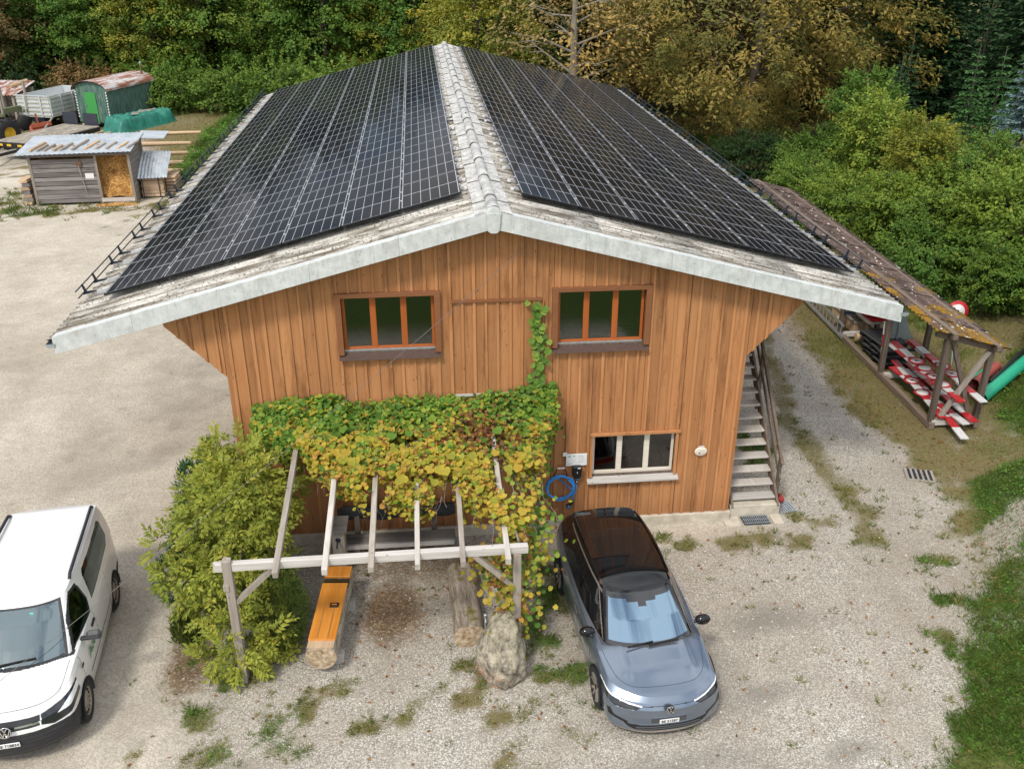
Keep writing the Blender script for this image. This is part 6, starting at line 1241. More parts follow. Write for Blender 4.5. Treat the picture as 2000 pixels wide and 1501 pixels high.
POS = ['leftmost', 'second from the left', 'third from the left', 'fourth from the left', 'fifth from the left', 'sixth from the left', 'seventh from the left', 'eighth from the left', 'ninth from the left', 'tenth from the left', 'eleventh from the left', 'twelfth from the left', 'thirteenth from the left']
def build_forest():
    tree_proto('edge_a', dict(seed=3, R_=3.4, z0=.1, z1=11, ncl=300, per=84, ls=.22, cr=1.15, flat=.28, shoots=90, shl=1.3), dict(seed=3, H=11, r0=.22, spread=3.0, nl=11), 'leaf_green', 'bark')
    tree_proto('edge_b', dict(seed=8, R_=3.0, z0=.0, z1=10, ncl=300, per=80, ls=.21, cr=1.0, flat=.22, droop=.5, shoots=90, shl=1.2), dict(seed=5, H=10, r0=.18, spread=2.8, nl=12), 'leaf_yellow', 'bark')
    tree_proto('edge_c', dict(seed=12, R_=3.8, z0=1.0, z1=13, ncl=300, per=60, ls=.28, cr=1.3, flat=.4, shell=.4), dict(seed=7, H=12, r0=.26, spread=3.5, nl=10), 'leaf_dark', 'bark')
    rows = []
    cols = ['leaf_green', 'leaf_dark', 'leaf_rust', 'leaf_green', 'leaf_bush', 'leaf_yellow', 'leaf_green', 'leaf_bush', 'leaf_green', 'leaf_yellow', 'leaf_green', 'leaf_yellow', 'leaf_dark']
    word = {'leaf_dark': 'dark green', 'leaf_green': 'mid green', 'leaf_rust': 'rusty', 'leaf_yellow': 'yellowing', 'leaf_beige': 'thin beige leaved', 'leaf_bush': 'light green'}
    xs = np.linspace(-38, 6.5, 13)
    for i, x in enumerate(xs):
        y = 57.5+1.2*sin(i*2.1)-(.9 if i < 3 else 0)-max(0, (x+10)*.55)
        c = cols[i]; plant('edge_a' if i % 3 != 1 else 'edge_b', 'forest_tree', '%s broadleaf tree in the front row of the forest edge, %s' % (word[c], POS[i]), 'tree', x+.8*sin(i*5), y, .92+.14*sin(i*3.3), i*1.3, 'front row of the forest edge', c)
    for i, x in enumerate(np.linspace(-44, 12, 12)):
        c = ['leaf_dark', 'leaf_green', 'leaf_dark', 'leaf_green', 'leaf_bush', 'leaf_dark'][i % 6]
        plant('edge_c' if i % 2 else 'edge_a', 'forest_tree', '%s tree standing behind the front row of the forest, %s' % (word[c], POS[i]), 'tree', x, 64+1.5*sin(i*1.7)-max(0, (x+8)*.6), 1.05+.15*sin(i*2.3), i*2.1, 'second row of the forest', c)
    for i, x in enumerate(np.linspace(-52, 40, 13)):
        plant('edge_c', 'forest_tree', 'deep shaded tree far back in the forest, %s' % POS[i], 'tree', x, 73+2*sin(i*1.9)-max(0, (x+8)*.5), 1.2, i*1.1, 'back row of the forest', 'leaf_dark')  # gloom between the trunks is put into the leaf colour here
    # shrubs at the forest foot on the left
    tree_proto('shrub', dict(seed=21, R_=1.5, z0=.05, z1=2.3, ncl=120, per=46, ls=.16, cr=.5, flat=.45, shell=.4, shoots=50, shl=.8), dict(seed=9, H=2.0, r0=.05, spread=1.0, nl=7, z_first=.1), 'leaf_bush', 'bark')
    for i, (x, y, s, c, lab) in enumerate(((-17.0, 50.5, 1.1, 'leaf_bush', 'light green bush right of the wagon stove pipe'), (-13.6, 49.6, 1.2, 'leaf_bush', 'low green bush at the foot of the forest above the tarpaulin'), (-9.8, 47.6, 1.5, 'leaf_bush', 'bright green bush just left of the far roof corner'), (-18.6, 53.0, 1.5, 'leaf_green', 'dark bush behind the wagon'), (-24.2, 53.6, 1.3, 'leaf_rust', 'reddish bush behind the gap between trailer and wagon'), (-29.5, 53.5, 1.5, 'leaf_dark', 'dark bush behind the tipping trailer'), (-33.6, 52.5, 1.6, 'leaf_green', 'green bush behind the rusty lean-to'), (-5.5, 43.5, 1.7, 'leaf_green', 'bluish green bush rising behind the left roof edge'))):
        plant('shrub', 'bush', lab, 'bush', x, y, s, i*1.7, 'bushes at the forest foot', c)
    # right: bare-ish tree behind the ridge, walnut, spruces
    tree_proto('bare', dict(seed=31, R_=4.0, z0=2.6, z1=11, ncl=210, per=20, ls=.21, cr=.9, flat=.6, shell=.3), dict(seed=13, H=12, r0=.24, spread=4.6, nl=22, z_first=.34, crook=.02), 'leaf_beige', 'bark_pale')
    plant('bare', 'sparse_tree', 'sparse pale trunked tree with bare twigs behind the roof ridge', 'tree', 6.9, 34, 1, .4, None, 'leaf_beige', 'bark_pale')
    plant('edge_b', 'forest_tree', 'yellowing tree right behind the top of the roof ridge', 'tree', 2.6, 40.5, .95, 2.4, None, 'leaf_yellow')
    tree_proto('walnut', dict(seed=41, R_=8.6, z0=.7, z1=15, ncl=950, per=74, ls=.245, cr=1.0, flat=.5, shell=.62, lw=.42, droop=.45), dict(seed=17, H=12, r0=.30, spread=7.0, nl=14, z_first=.18, crook=.04), 'leaf_walnut', 'bark')
    plant('walnut', 'broadleaf_tree', 'huge spreading tree with brown autumn leaves behind the right eaves', 'tree', 17.6, 37.5, 1, .2, None, 'leaf_walnut', 'bark')
    plant('walnut', 'broadleaf_tree', 'second brown leaved tree further back towards the top edge', 'tree', 16.5, 49, .9, 2.0, None, 'leaf_rust', 'bark')
    def spruce(key, seed, H, R_, ls, dense=1., tiers=None):
        rng = np.random.default_rng(seed); parts = []; n = tiers or int(H*3.2)
        for k in range(n):
            z = H*(.04+.94*k/n); r = R_*(1-z/H)**.85+.08; nb = max(5, int((7+6*(1-z/H))*dense)); a0 = rng.random()*6
            for b in range(nb):
                a = a0+2*pi*b/nb+rng.normal()*.15; l = r*rng.uniform(.75, 1.12); m = max(6, int(l*26*dense)); q = rng.random(m)
                d = np.array([cos(a), sin(a), 0]); s = np.array([-sin(a), cos(a), 0]); w = (rng.random(m)-.5)*.55*l*(1.05-q)
                p = d*(q*l)[:, None]+s*w[:, None]+np.array([0, 0, 1])*(z-.30*l*q+.16*l*q*q-.10*np.abs(w))[:, None]; D = d+s*np.sign(w)[:, None]*.8+rng.normal(size=(m, 3))*.3+[0, 0, -.15]
                sz = ls*rng.uniform(.7, 1.3, m); parts.append(leaves(p, D, np.array([0, 0, 1.])+rng.normal(size=(m, 3))*.3, sz, sz*.42, rng, np.clip(.25+.6*q*rng.random(m)+.2*rng.random(m), 0, 1)))
        v, f, t = merge(parts); c = npmesh('crown', v, f, M['needle_dark'], None, False, dict(tint=t)); tr = MB().tube([(0, 0, -.3), (0, 0, H*.5), (0, 0, H*1.02)], [H*.018, H*.011, .012], 8).build('trunk', M['bark']); _proto[key] = (c.data, tr.data); bpy.data.objects.remove(c); bpy.data.objects.remove(tr)
    spruce('spruce', 51, 14, 3.2, .32, 1.0); spruce('sapling', 52, 4.6, 1.15, .17, 1.0); spruce('blue', 53, 6.2, 1.6, .20, 1.25)
    for i, (x, y, s, lab) in enumerate(((29.5, 30, 1, 'tall dark spruce at the upper right corner'), (26.0, 35, 1.1, 'tall dark spruce between the walnut and the corner spruce'), (33.5, 36, 1.2, 'dark spruce behind the corner spruce at the picture edge'), (30.5, 42, 1.25, 'dark spruce far behind the right trees'), (35.5, 27.5, 1, 'dark spruce beyond the right picture edge'), (23.5, 44, 1.2, 'dark spruce hidden behind the walnut crown'))): plant('spruce', 'spruce_tree', lab, 'spruce', x, y, s, i*1.9, 'dark spruces on the right', 'needle_dark')
    for i, (x, y, s, lab, c) in enumerate(((23.6, 25.5, 1.0, 'young spruce with a long pale leader, left of the pair', 'needle_fresh'), (24.9, 25.6, .95, 'young spruce with a long pale leader, right of the pair', 'needle_fresh'), (20.9, 27, .95, 'young spruce in the shade left of the pale leaders', 'needle_dark'), (22.3, 29, 1.05, 'young shaded spruce behind the pale leaders', 'needle_dark'), (26.8, 27, .8, 'small spruce beside the blue spruce', 'needle_fresh'), (27.4, 31.5, 1.3, 'half grown spruce behind the young spruces', 'needle_dark'))): plant('sapling', 'young_spruce', lab, 'spruce', x, y, s, i*1.3, 'young spruces on the right', c)
    plant('blue', 'blue_spruce', 'blue grey spruce cut by the right picture edge', 'spruce', 22.9, 20.2, .95, .4, None, 'needle_blue')
    tree_proto('bush_big', dict(seed=61, R_=2.0, z0=.05, z1=2.9, ncl=190, per=66, ls=.135, cr=.50, flat=.32, shell=.5, shoots=150, shl=1.1), dict(seed=19, H=3.0, r0=.06, spread=1.5, nl=9, z_first=.1), 'leaf_bush', 'bark')
    tree_proto('young_tree', dict(seed=63, R_=1.25, z0=.2, z1=4.6, ncl=170, per=56, ls=.13, cr=.44, flat=.35, shell=.3, shoots=70, shl=.8), dict(seed=23, H=4.4, r0=.05, spread=1.1, nl=10, z_first=.1), 'leaf_bush', 'bark')
    for i, (k, x, y, s, c, lab) in enumerate((('young_tree', 17.4, 21.5, 1.05, 'leaf_hazel', 'slender light green young tree above the far shelter roof'), ('young_tree', 17.2, 17.3, 1.0, 'leaf_yellow', 'yellow tipped young tree right of the shelter roof'), ('bush_big', 17.6, 14.6, 1.0, 'leaf_bush', 'rounded light green bush beside the mossy shelter roof'), ('bush_big', 18.0, 11.3, 1.05, 'leaf_hazel', 'large hazel bush right of the round sign'), ('bush_big', 20.6, 13.6, .9, 'leaf_bush', 'light green bush at the right edge above the hazel'), ('bush_big', 19.8, 9.0, 1.0, 'leaf_hazel', 'pale hazel bush at the right picture edge'), ('bush_big', 16.9, 9.3, .62, 'leaf_green', 'low dark bush behind the round sign'), ('bush_big', 20.2, 17.0, .75, 'leaf_yellow', 'yellow green bush below the young spruces'), ('bush_big', 17.0, 25.5, .9, 'leaf_green', 'shaded green bush at the far end of the shelter'), ('bush_big', 20.0, 22.6, .75, 'leaf_bush', 'green bush left of the young spruces'), ('young_tree', 19.3, 20.0, .6, 'leaf_yellow', 'little yellow sapling amid the green bushes'), ('bush_big', 18.2, 6.8, .8, 'leaf_green', 'dark green bush above the green pipe'), ('bush_big', 22.5, 11.0, 1.0, 'leaf_bush', 'tall bush beyond the right picture edge'), ('bush_big', 14.8, 28.5, .8, 'leaf_dark', 'dark bush under the brown tree'), ('bush_big', 15.6, 12.4, .8, 'leaf_green', 'green bush pressing against the rear of the shelter middle'), ('young_tree', 15.4, 15.6, .75, 'leaf_hazel', 'light young tree right behind the brown part of the shelter roof'), ('bush_big', 15.5, 18.6, .85, 'leaf_bush', 'bright bush behind the brown part of the shelter roof'), ('bush_big', 15.3, 22.2, .8, 'leaf_green', 'green bush by the farthest shelter posts'), ('young_tree', 15.9, 9.6, .55, 'leaf_bush', 'small light sapling just behind the round sign'), ('bush_big', 16.6, 6.2, .55, 'leaf_bush', 'low light bush right above the long green pipe'), ('young_tree', 18.6, 15.0, .8, 'leaf_green', 'green young tree rising between the hazel and the spruces'), ('young_tree', 18.4, 24.8, 1.1, 'leaf_green', 'green young tree in front of the brown crown'))): plant(k, 'bush', lab, 'bush', x, y, s, i*1.1, 'bushes on the right bank', c)
build_forest()

def fan_leaf(lobes):
    """one lobed leaf outline as a triangle fan, in its own plane (x across, y along)"""
    n = len(lobes); return np.array([(0, .42, -.05)]+[(x, y, z) for x, y, z in lobes]), [(0, 1+i, 1+(i+1) % n) for i in range(n)]
VINE = [(0, 0, 0), (.30, -.10, .02), (.52, .16, .05), (.47, .40, .02), (.46, .68, .04), (.28, .78, 0), (0, 1.0, -.06), (-.28, .78, 0), (-.46, .68, .04), (-.47, .40, .02), (-.52, .16, .05), (-.30, -.10, .02)]
def lobed(C, D, N, size, tint):
    tv, tf = fan_leaf(VINE); n = len(C); D = unit(D); S_ = unit(np.cross(D, N)); U = np.cross(S_, D); size = np.asarray(size)[:, None, None]
    v = C[:, None]+(S_[:, None]*tv[None, :, :1]+D[:, None]*tv[None, :, 1:2]+U[:, None]*tv[None, :, 2:])*size; k = len(tv)
    f = (np.array(tf)[None]+np.arange(n)[:, None, None]*k).reshape(-1, 3); return v.reshape(-1, 3), f, np.repeat(tint, k)
def build_vine():
    rng = np.random.default_rng(77); vn = thing('grape_vine', 'dense yellowing vine spread over the pergola and climbing the wall', 'vine')
    fx = [-4.6, -3.9, -3.55, -2.95, -2.3, -1.6, -.9, -.45, -.1, .25, .6, .95, 1.2]; fy = [-.5, -.9, -1.1, -1.8, -2.4, -2.55, -2.5, -2.8, -3.6, -3.5, -2.3, -1.0, -.3]
    n = 22000; x = rng.uniform(-4.45, 1.15, n); yf = np.interp(x, fx, fy)*(1+.18*(fbm(x*1.0, x*0+3, .35, 31)-.47)*2); q = rng.random(n)**.9; y = -.04+yf*q
    top = 2.99-.115*(-y)+.22*(fbm(x, y, .6, 33)-.47)*2+.10*rng.random(n); under = rng.random(n)**1.8*.42; z = top+.05-under+.16*np.exp(-((y+.1)/.35)**2)
    edge = q > .9; z = z-edge*rng.random(n)*.22
    D = np.stack([rng.normal(size=n)*.6, -.75+rng.normal(size=n)*.5, -.35+rng.normal(size=n)*.35], 1); N = np.stack([rng.normal(size=n)*.35, -.35+rng.normal(size=n)*.35, np.full(n, .9)], 1)
    d = -y; hole = fbm(x, y, .55, 41) ; keep = (hole > .27+.12*sm(d, .8, 2.4)) | (d < .6); br = fbm(x, y, .9, 43)
    gfac = .93*sm(d+2.2*(fbm(x, y, .5, 45)-.47)-.25*sm(x, -.6, .6), .0, 1.7)+.07; rnd = rng.random(n)
    brownz = np.exp(-(((x+.35)/.75)**2+((d-1.05)/.55)**2))
    kind = np.where(rnd < gfac*.86, 1, 0); kind = np.where(rng.random(n) < .16*gfac+.75*brownz, 2, kind)
    # hanging curtain down the right post and behind it, clump at the wall corner, climbing shoot
    def cloud(m, cx, cy, cz, sx, sy, sz): return np.stack([rng.normal(cx, sx, m), rng.normal(cy, sy, m), rng.normal(cz, sz, m)], 1)
    A = [cloud(330, .20, -3.35, 1.80, .22, .25, .38), cloud(210, .05, -3.7, 1.2, .20, .16, .30), cloud(210, .42, -2.7, 2.10, .22, .40, .32), cloud(240, -.25, -3.55, 1.75, .20, .20, .22), cloud(70, .05, -3.6, .65, .16, .15, .2)]
    kA = [rng.choice([0, 1, 2], len(a), p=p) for a, p in zip(A, ((.3, .45, .25), (.12, .48, .4), (.65, .28, .07), (.2, .5, .3), (.2, .4, .4)))]
    B = [cloud(420, .84, -.16, 2.72, .18, .08, .26), cloud(150, .50, -.16, 3.05, .28, .06, .12), cloud(150, .80, -.18, 2.15, .15, .07, .28), cloud(60, .82, -.14, 1.55, .09, .05, .25), cloud(120, .72, -.5, 2.0, .15, .2, .35)]
    kB = [rng.choice([0, 1, 2], len(b), p=(.9, .08, .02)) for b in B]
    ex = np.concatenate(A+B); ek = np.concatenate(kA+kB); m = len(ex); De = np.stack([rng.normal(size=m)*.5, -.35+rng.normal(size=m)*.35, -.8+rng.normal(size=m)*.3], 1); Ne = np.stack([rng.normal(size=m)*.35, np.full(m, -.9), .45+rng.normal(size=m)*.3], 1)
    ex[:, 2] = np.maximum(ex[:, 2], .06)
    C = np.concatenate([np.stack([x, y, z], 1)[keep], ex]); Dd = np.concatenate([D[keep], De]); Nn = np.concatenate([N[keep], Ne]); kd = np.concatenate([kind[keep], ek])
    C[:, 1] = np.where((C[:, 1] > -.05), -.05-.05*rng.random(len(C)), C[:, 1])
    for k, (mt, nm) in enumerate((('vine_green', 'green foliage'), ('vine_yellow', 'yellow foliage'), ('vine_brown', 'brown foliage'))):
        s = kd == k; cnt = int(s.sum()); v, f, t = lobed(C[s], Dd[s], Nn[s], rng.uniform(.05, .098, cnt)*(.75 if k == 2 else 1), rng.random(cnt)); o = npmesh('foliage', v, f, M[mt], vn, False, dict(tint=t)); tag(o, kind='stuff'); o['label'] = nm+' of the vine'
    # single leaves of the climbing shoot
    tv, tf = fan_leaf(VINE); me = {}
    for j in range(3):
        mm = bpy.data.meshes.new('leaf'); mm.from_pydata([(p[0], p[1], p[2]+.04*j*sin(p[0]*5)) for p in tv], [], tf); a = mm.attributes.new('tint', 'FLOAT', 'POINT'); a.data.foreach_set('value', [.15+.3*j]*len(tv)); mm.materials.append(M['vine_green']); me[j] = mm
    for i in range(84):
        u = i/84; zz = 2.95+2.12*u; xx = .84+.05*sin(zz*5)+rng.normal()*.075-(.16*rng.random() if u > .95 else 0)+.06*(u < .25); sz = rng.uniform(.09, .145)
        if 3.18 < zz < 3.36 and rng.random() < .6: continue
        o = bpy.data.objects.new('leaf', me[i % 3]); COL.objects.link(o); o.parent = vn; d = Vector((rng.normal()*.5, -.35-.3*rng.random(), -.85)).normalized(); nn = Vector((rng.normal()*.25, -1, .35)).normalized(); s_ = d.cross(nn).normalized(); u_ = s_.cross(d)
        o.matrix_local = Matrix.Translation((xx, -.06-.06*rng.random(), zz)) @ Matrix((s_, d, u_)).transposed().to_4x4() @ Matrix.Scale(sz, 4)
    for i in range(120):                                   # and the largest leaves on top of the mass
        xx = rng.uniform(-4.2, .9); q = rng.random(); yy = -.1+np.interp(xx, fx, fy)*q*.95; zz = 3.10-.115*(-yy); o = bpy.data.objects.new('leaf', me[i % 3]); COL.objects.link(o); o.parent = vn; d = Vector((rng.normal()*.5, -.8, -.25)).normalized(); nn = Vector((rng.normal()*.3, -.4, 1)).normalized(); s_ = d.cross(nn).normalized(); u_ = s_.cross(d)
        o.matrix_local = Matrix.Translation((xx, yy, zz)) @ Matrix((s_, d, u_)).transposed().to_4x4() @ Matrix.Scale(rng.uniform(.13, .18), 4)
        if q > .4: o.material_slots[0].link = 'OBJECT'; o.material_slots[0].material = M['vine_yellow']
    st = MB(); r = random.Random(4)
    def runner(p, q, rad, wob=.06):
        p, q = Vector(p), Vector(q); st.tube([p.lerp(q, t/8)+Vector((r.uniform(-1, 1), r.uniform(-1, 1), r.uniform(-1, 1)))*wob*(0 < t < 8) for t in range(9)], [rad*(1-.06*t) for t in range(9)], 6)
    runner((.10, -3.72, 0), (.10, -3.7, 2.4), .03); runner((.85, -.10, 0), (.86, -.10, 2.9), .03); runner((.86, -.09, 2.9), (.84, -.07, 5.05), .012, .02); runner((.86, -.1, 2.8), (-4.2, -.25, 2.75), .02); runner((.1, -3.7, 2.4), (-.2, -.3, 2.75), .02)
    for i in range(46): xx = r.uniform(-4.2, .9); y0 = np.interp(xx, fx, fy); runner((xx, -.2, 2.78), (xx+r.uniform(-.5, .5), y0*r.uniform(.8, 1.08), 2.50-.1*r.random()), .008, .08)
    for i in range(14): xx = r.uniform(-3.4, .3); y0 = np.interp(xx, fx, fy)*.97; runner((xx, y0, 2.5), (xx+r.uniform(-.2, .2), y0-.05, r.uniform(1.9, 2.2)), .005, .03)
    tag(st.build('stems', M['bark_pale'], vn, fix=False), kind='stuff')
build_vine()

def build_near_shrubs():
    rng = np.random.default_rng(91); ash = thing('feathery_shrub', 'yellow green shrub with feathery leaves at the left pergola post', 'shrub', (-4.72, -2.3, 0))
    def pinnate(C, D, N, L_, tints, pairs=6):
        parts = []; D = unit(D); S_ = unit(np.cross(D, N)); U = np.cross(S_, D)
        for k in range(pairs):
            u = .2+.72*k/pairs; base = C+D*(L_*u)[:, None]-U*(L_*.35*u*u)[:, None]; ll = L_*.36*(1-.25*abs(k/pairs-.45))*rng.uniform(.85, 1.15, len(L_))
            for s in (-1, 1): parts.append(leaves(base, D*.6+S_*s*.85-U*.1+rng.normal(size=D.shape)*.18, U+rng.normal(size=D.shape)*.35, ll, ll*.50, rng, np.clip(tints+rng.normal(size=len(L_))*.12, 0, 1)))
        parts.append(leaves(C+D*(L_*.92)[:, None]-U*(L_*.3)[:, None], D-U*.3, U, L_*.34, L_*.14, rng, tints)); return merge(parts)
    def cl(m, c, s):
        u = unit(rng.normal(size=(m, 3))); return np.array(c)+u*np.array(s)*(.62+.38*rng.random(m)**.7)[:, None], u
    P, U = [], []
    for m, c, s in ((560, (0, .3, 1.9), (.78, .9, 1.08)), (300, (-.05, .9, 2.2), (.68, .75, .95)), (200, (.35, .5, 2.1), (.5, .8, .75)), (170, (-.55, -.1, 1.25), (.62, .65, .62)), (130, (.45, .0, 1.55), (.45, .7, .75)), (130, (.15, -1.25, .55), (.55, .40, .52)), (90, (.62, -1.05, .55), (.38, .35, .5)), (60, (-1.0, .1, 1.5), (.35, .4, .35)), (220, (.55, 1.0, 2.05), (.55, .7, .75)), (160, (.0, -.3, 1.1), (.75, .7, .7))):
        p, u = cl(m, c, s); P.append(p); U.append(u)
    P = np.concatenate(P); U = np.concatenate(U); ok = (P[:, 2] > .12) & (rng.random(len(P)) < .74); P, U = P[ok], U[ok]; n = len(P); D = U*.6+rng.normal(size=(n, 3))*.5+[0, -.1, -.05]; N = U*.5+[0, -.35, .9]+rng.normal(size=(n, 3))*.25
    v, f, t = pinnate(P, D, N, rng.uniform(.24, .37, n), np.clip(.35+.35*rng.random(n)+.25*(fbm(P[:, 0]+P[:, 2], P[:, 1]+9, .5, 7)-.47)*3, 0, 1)); o = npmesh('foliage', v, f, M['leaf_ash'], ash, False, dict(tint=t)); tag(o, kind='stuff')
    st = MB(); r = random.Random(3)
    for i in range(9): a = r.uniform(0, 6.3); st.tube([(r.uniform(-.1, .1), r.uniform(-.1, .1), -.05), (.2*cos(a), .3*sin(a), .8), (.55*cos(a), .7*sin(a)+.2, 1.9)], [.03, .02, .008], 6)
    st.build('stems', M['bark_pale'], ash, fix=False)
    def needle_bush(name, lab, loc, lobes, mat, nl, ln, up):
        b = thing(name, lab, 'conifer', loc); parts = []
        for (cx, cy, cz), (sx, sy, sz), m in lobes:
            u = unit(rng.normal(size=(m, 3))); p = np.array((cx, cy, cz))+u*np.array((sx, sy, sz))*(.75+.25*rng.random(m))[:, None]; p = p[p[:, 2] > .05]; u = u[:len(p)]
            for q in range(nl): k = len(p); parts.append(leaves(p+rng.normal(size=(k, 3))*.03, (p-np.array((cx, cy, cz)))*1.2+rng.normal(size=(k, 3))*.35+[0, 0, up], rng.normal(size=(k, 3)), ln*rng.uniform(.7, 1.2, k), ln*.14, rng))
        v, f, t = merge(parts); o = npmesh('foliage', v, f, M[mat], b, False, dict(tint=t)); tag(o, kind='stuff'); MB().tube([(0, 0, -.05), (0, 0, .5)], [.05, .03], 7).build('stem', M['bark'], b)
    leafmat('needle_pine', [(.025, .09, .025), (.06, .16, .04), (.14, .25, .06)], .1, ovar=.1); leafmat('needle_juniper', [(.05, .09, .02), (.11, .16, .03), (.20, .24, .05)], .1, ovar=.1)
    needle_bush('pine_bush', 'dark green pine bush behind the yellow green shrub', (-5.35, -1.2, 0), [((0, 0, 1.0), (.7, .7, 1.0), 900), ((-.25, .35, 1.8), (.26, .3, .7), 340), ((.1, .6, 2.2), (.22, .24, .62), 280), ((-.4, -.6, .7), (.45, .5, .6), 380)], 'needle_pine', 6, .12, .5)
    needle_bush('conifer_bush', 'dense olive conifer mound between the post and the trough', (-3.90, -2.85, 0), [((0, 0, .60), (.46, .66, .66), 1900), ((-.1, .3, .85), (.40, .45, .52), 1100)], 'needle_juniper', 6, .075, .35)
    needle_bush('grass_tussock', 'upright dark green tussock at the left foot of the shrub', (-5.55, -2.75, 0), [((0, 0, .22), (.2, .2, .32), 260)], 'grass_blade', 3, .22, 1.2)
build_near_shrubs()

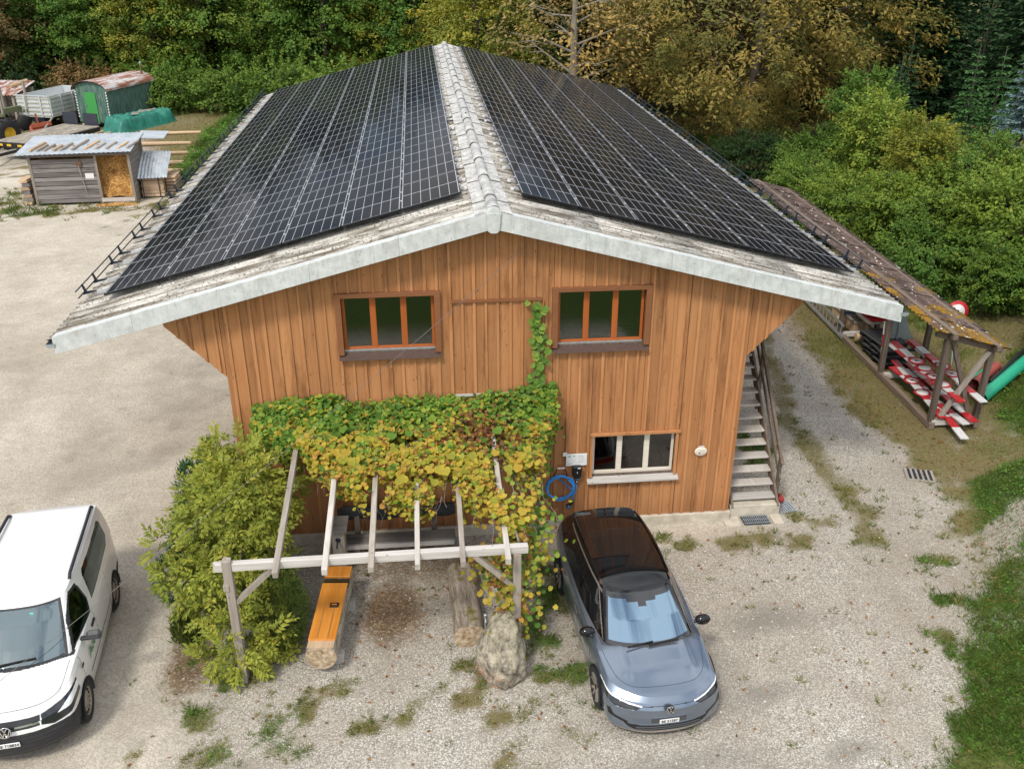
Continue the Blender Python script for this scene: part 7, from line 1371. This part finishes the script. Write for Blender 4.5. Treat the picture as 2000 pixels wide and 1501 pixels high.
def build_ground_cover():
    rng = np.random.default_rng(5)
    def scatter(n, x0, x1, y0, y1, fn):
        x = rng.uniform(x0, x1, n); y = rng.uniform(y0, y1, n); g, lu, di, da, so = masks(x, y); k = rng.random(n) < fn(x, y, g, lu, di); return x[k], y[k], lu[k], g[k]
    def inhouse(x, y): return (np.abs(x) < 5.2) & (y > -.35) & (y < 25.6)
    blades, weeds, dead = [], [], []
    for n, box, h, w in ((70000, (-6.5, 10, -7.6, 1.2), .09, .012), (90000, (5.2, 16.5, -7.5, 9), .13, .014), (60000, (9.5, 17, 4, 24), .17, .022), (60000, (-21, -8, 25, 52), .24, .035)):
        x, y, lu, g = scatter(n, *box, lambda x, y, g, lu, di: np.clip((g-.30)*1.25, 0, 1)*(.3+.7*lu)*(~inhouse(x, y))); k = len(x); z = terrain(x, y); a = rng.random(k)*2*pi
        hh = h*rng.uniform(.4, 1.4, k)*(.45+.8*lu); D = np.stack([np.cos(a)*.55, np.sin(a)*.55, np.full(k, .85)], 1); blades.append(leaves(np.stack([x, y, z-.01], 1), D, np.stack([-np.sin(a), np.cos(a), a*0], 1)+rng.normal(size=(k, 3))*.3, hh*1.3, w, rng, np.clip(1-lu*.9+.3*(rng.random(k)-.5), 0, 1)))
    for n, box, h in ((5200, (-6.5, 9.8, -7.6, 1.0), .10), (1100, (5.5, 10.2, -3, 16), .09), (1600, (-21, -11, 24.5, 34), .16)):
        x, y, lu, g = scatter(n, *box, lambda x, y, g, lu, di: np.clip(.035+g*.9, 0, 1)*(~inhouse(x, y))); k = len(x); m = 11; a = rng.random((k, m))*2*pi; r_ = rng.random((k, m))*.05; hh = h*rng.uniform(.4, 1.3, k)[:, None]*rng.uniform(.6, 1.2, (k, m)); X2 = x[:, None]+r_*np.cos(a); Y2 = y[:, None]+r_*np.sin(a)
        D = np.stack([np.cos(a)*.8, np.sin(a)*.8, np.full(a.shape, .7)], -1).reshape(-1, 3); C = np.stack([X2, Y2, terrain(X2, Y2)], -1).reshape(-1, 3); blades.append(leaves(C, D, np.stack([-np.sin(a), np.cos(a), a*0], -1).reshape(-1, 3)+rng.normal(size=(k*m, 3))*.4, hh.ravel()*1.2, h*.16, rng, np.clip(np.repeat(.25+rng.random(k)*.75, m)+.2*rng.random(k*m), 0, 1)))
    v, f, t = merge(blades); o = npmesh('grass', v, f, M['grass_blade'], None, False, dict(tint=t)); tag(o, 'short green and straw coloured grass along the verges and patches', 'grass', kind='stuff')
    for n, box, h, sz in ((26000, (-6.5, 10, -7.6, 1.2), .07, .055), (60000, (5.8, 17, -7.5, 5), .16, .06), (30000, (9.5, 18.5, 3.5, 26), .30, .11), (60000, (-17.5, -7.2, 28.5, 54), .6, .15)):
        x, y, lu, g = scatter(n, *box, lambda x, y, g, lu, di: np.clip((lu-.35)*1.5, 0, 1)*np.clip((g-.45)*2, 0, 1)*(~inhouse(x, y))*(1-sm(y, 27, 28)*(1-sm(x, -14.6, -13.4))*sm(-x, 6, 7))); k = len(x); a = rng.random(k)*2*pi
        cl = fbm(x, y, .55, 19); hh = h*sm(cl, .36, .62)*(.2+.8*rng.random(k))*np.where((x > 5) & (y < 6), .35+.9*sm(x-xb(y), .2, 2.2), 1); z = terrain(x, y)+hh; D = np.stack([np.cos(a), np.sin(a), -.15+.4*rng.random(k)], 1); s = sz*rng.uniform(.6, 1.4, k)
        weeds.append(leaves(np.stack([x, y, z], 1), D, np.array([0, 0, 1.])+rng.normal(size=(k, 3))*.35, s, s*.6, rng, np.clip(.2+.5*rng.random(k)+.4*hh/h*rng.random(k), 0, 1)))
    v, f, t = merge(weeds); o = npmesh('weeds', v, f, M['weed_leaf'], None, False, dict(tint=t)); tag(o, 'fresh green broad leaved weeds on the banks and verges', 'weeds', kind='stuff')
    x = np.concatenate([rng.uniform(-6, 10, 900), rng.uniform(9.5, 14, 1400), rng.normal(-1.7, 1.2, 260), rng.uniform(5, 9, 120)]); y = np.concatenate([rng.uniform(-7, .0, 900), rng.uniform(-4, 16, 1400), rng.normal(-2.0, 1.0, 260), rng.uniform(0, 10, 120)]); keep = ~inhouse(x, y) & ~((np.abs(x-2.1) < 1.1) & (y < -.6) & (y > -5.9)); keep &= (rng.random(len(x)) < np.where(x > 9, .8, .32)); x, y = x[keep], y[keep]; k = len(x); a = rng.random(k)*2*pi
    v, f, t = leaves(np.stack([x, y, terrain(x, y)+.02], 1), np.stack([np.cos(a), np.sin(a), a*0+.1], 1), np.array([0, 0, 1.])+rng.normal(size=(k, 3))*.3, rng.uniform(.04, .09, k), rng.uniform(.03, .06, k), rng)
    o = npmesh('fallen_leaves', v, f, M['dead_leaf'], None, False, dict(tint=t)); tag(o, 'scattered orange and brown fallen leaves on gravel and grass', 'leaves', kind='stuff')
build_ground_cover()
def build_stones():
    rng = np.random.default_rng(17); n = 9000; x = rng.uniform(-5.5, 9, n); y = rng.uniform(-7.4, -.5, n); g = masks(x, y)[0]; k = ((fbm(x, y, .8, 61) > .46) | (rng.random(n) < .25)) & (g < .8) & ~((np.abs(x-2.1) < 1.0) & (y > -5.7) & (y < -.5)) & (np.abs(x+3.05) > .45); x, y = x[k], y[k]; n = len(x)
    o = np.array([(1, 0, 0), (-1, 0, 0), (0, 1, 0), (0, -1, 0), (0, 0, 1), (0, 0, -1)], float); tri = np.array([(0, 2, 4), (2, 1, 4), (1, 3, 4), (3, 0, 4), (2, 0, 5), (1, 2, 5), (3, 1, 5), (0, 3, 5)])
    s = (.006+.014*rng.random(n)**2.5)[:, None, None]; a = rng.random(n)*6.28; c, d = np.cos(a), np.sin(a); v = o[None]*(s*rng.uniform(.6, 1.3, (n, 6, 1)))*np.array([1.25, .9, .7]); R = np.stack([v[..., 0]*c[:, None]-v[..., 1]*d[:, None], v[..., 0]*d[:, None]+v[..., 1]*c[:, None], v[..., 2]], -1)
    R += np.stack([x, y, terrain(x, y)+.004], -1)[:, None]; f = (tri[None]+np.arange(n)[:, None, None]*6).reshape(-1, 3)
    t = NT('stone'); tt = t.attr('tint'); m = t.set(t.mix(tt, (.26, .23, .19), (.74, .71, .65)), .9, spec=.2)
    tag(npmesh('gravel_stones', R.reshape(-1, 3), f, m, None, False, dict(tint=np.repeat(rng.random(n), 6))), 'loose pale gravel stones lying on the yard in the foreground', 'gravel', kind='stuff')
build_stones()
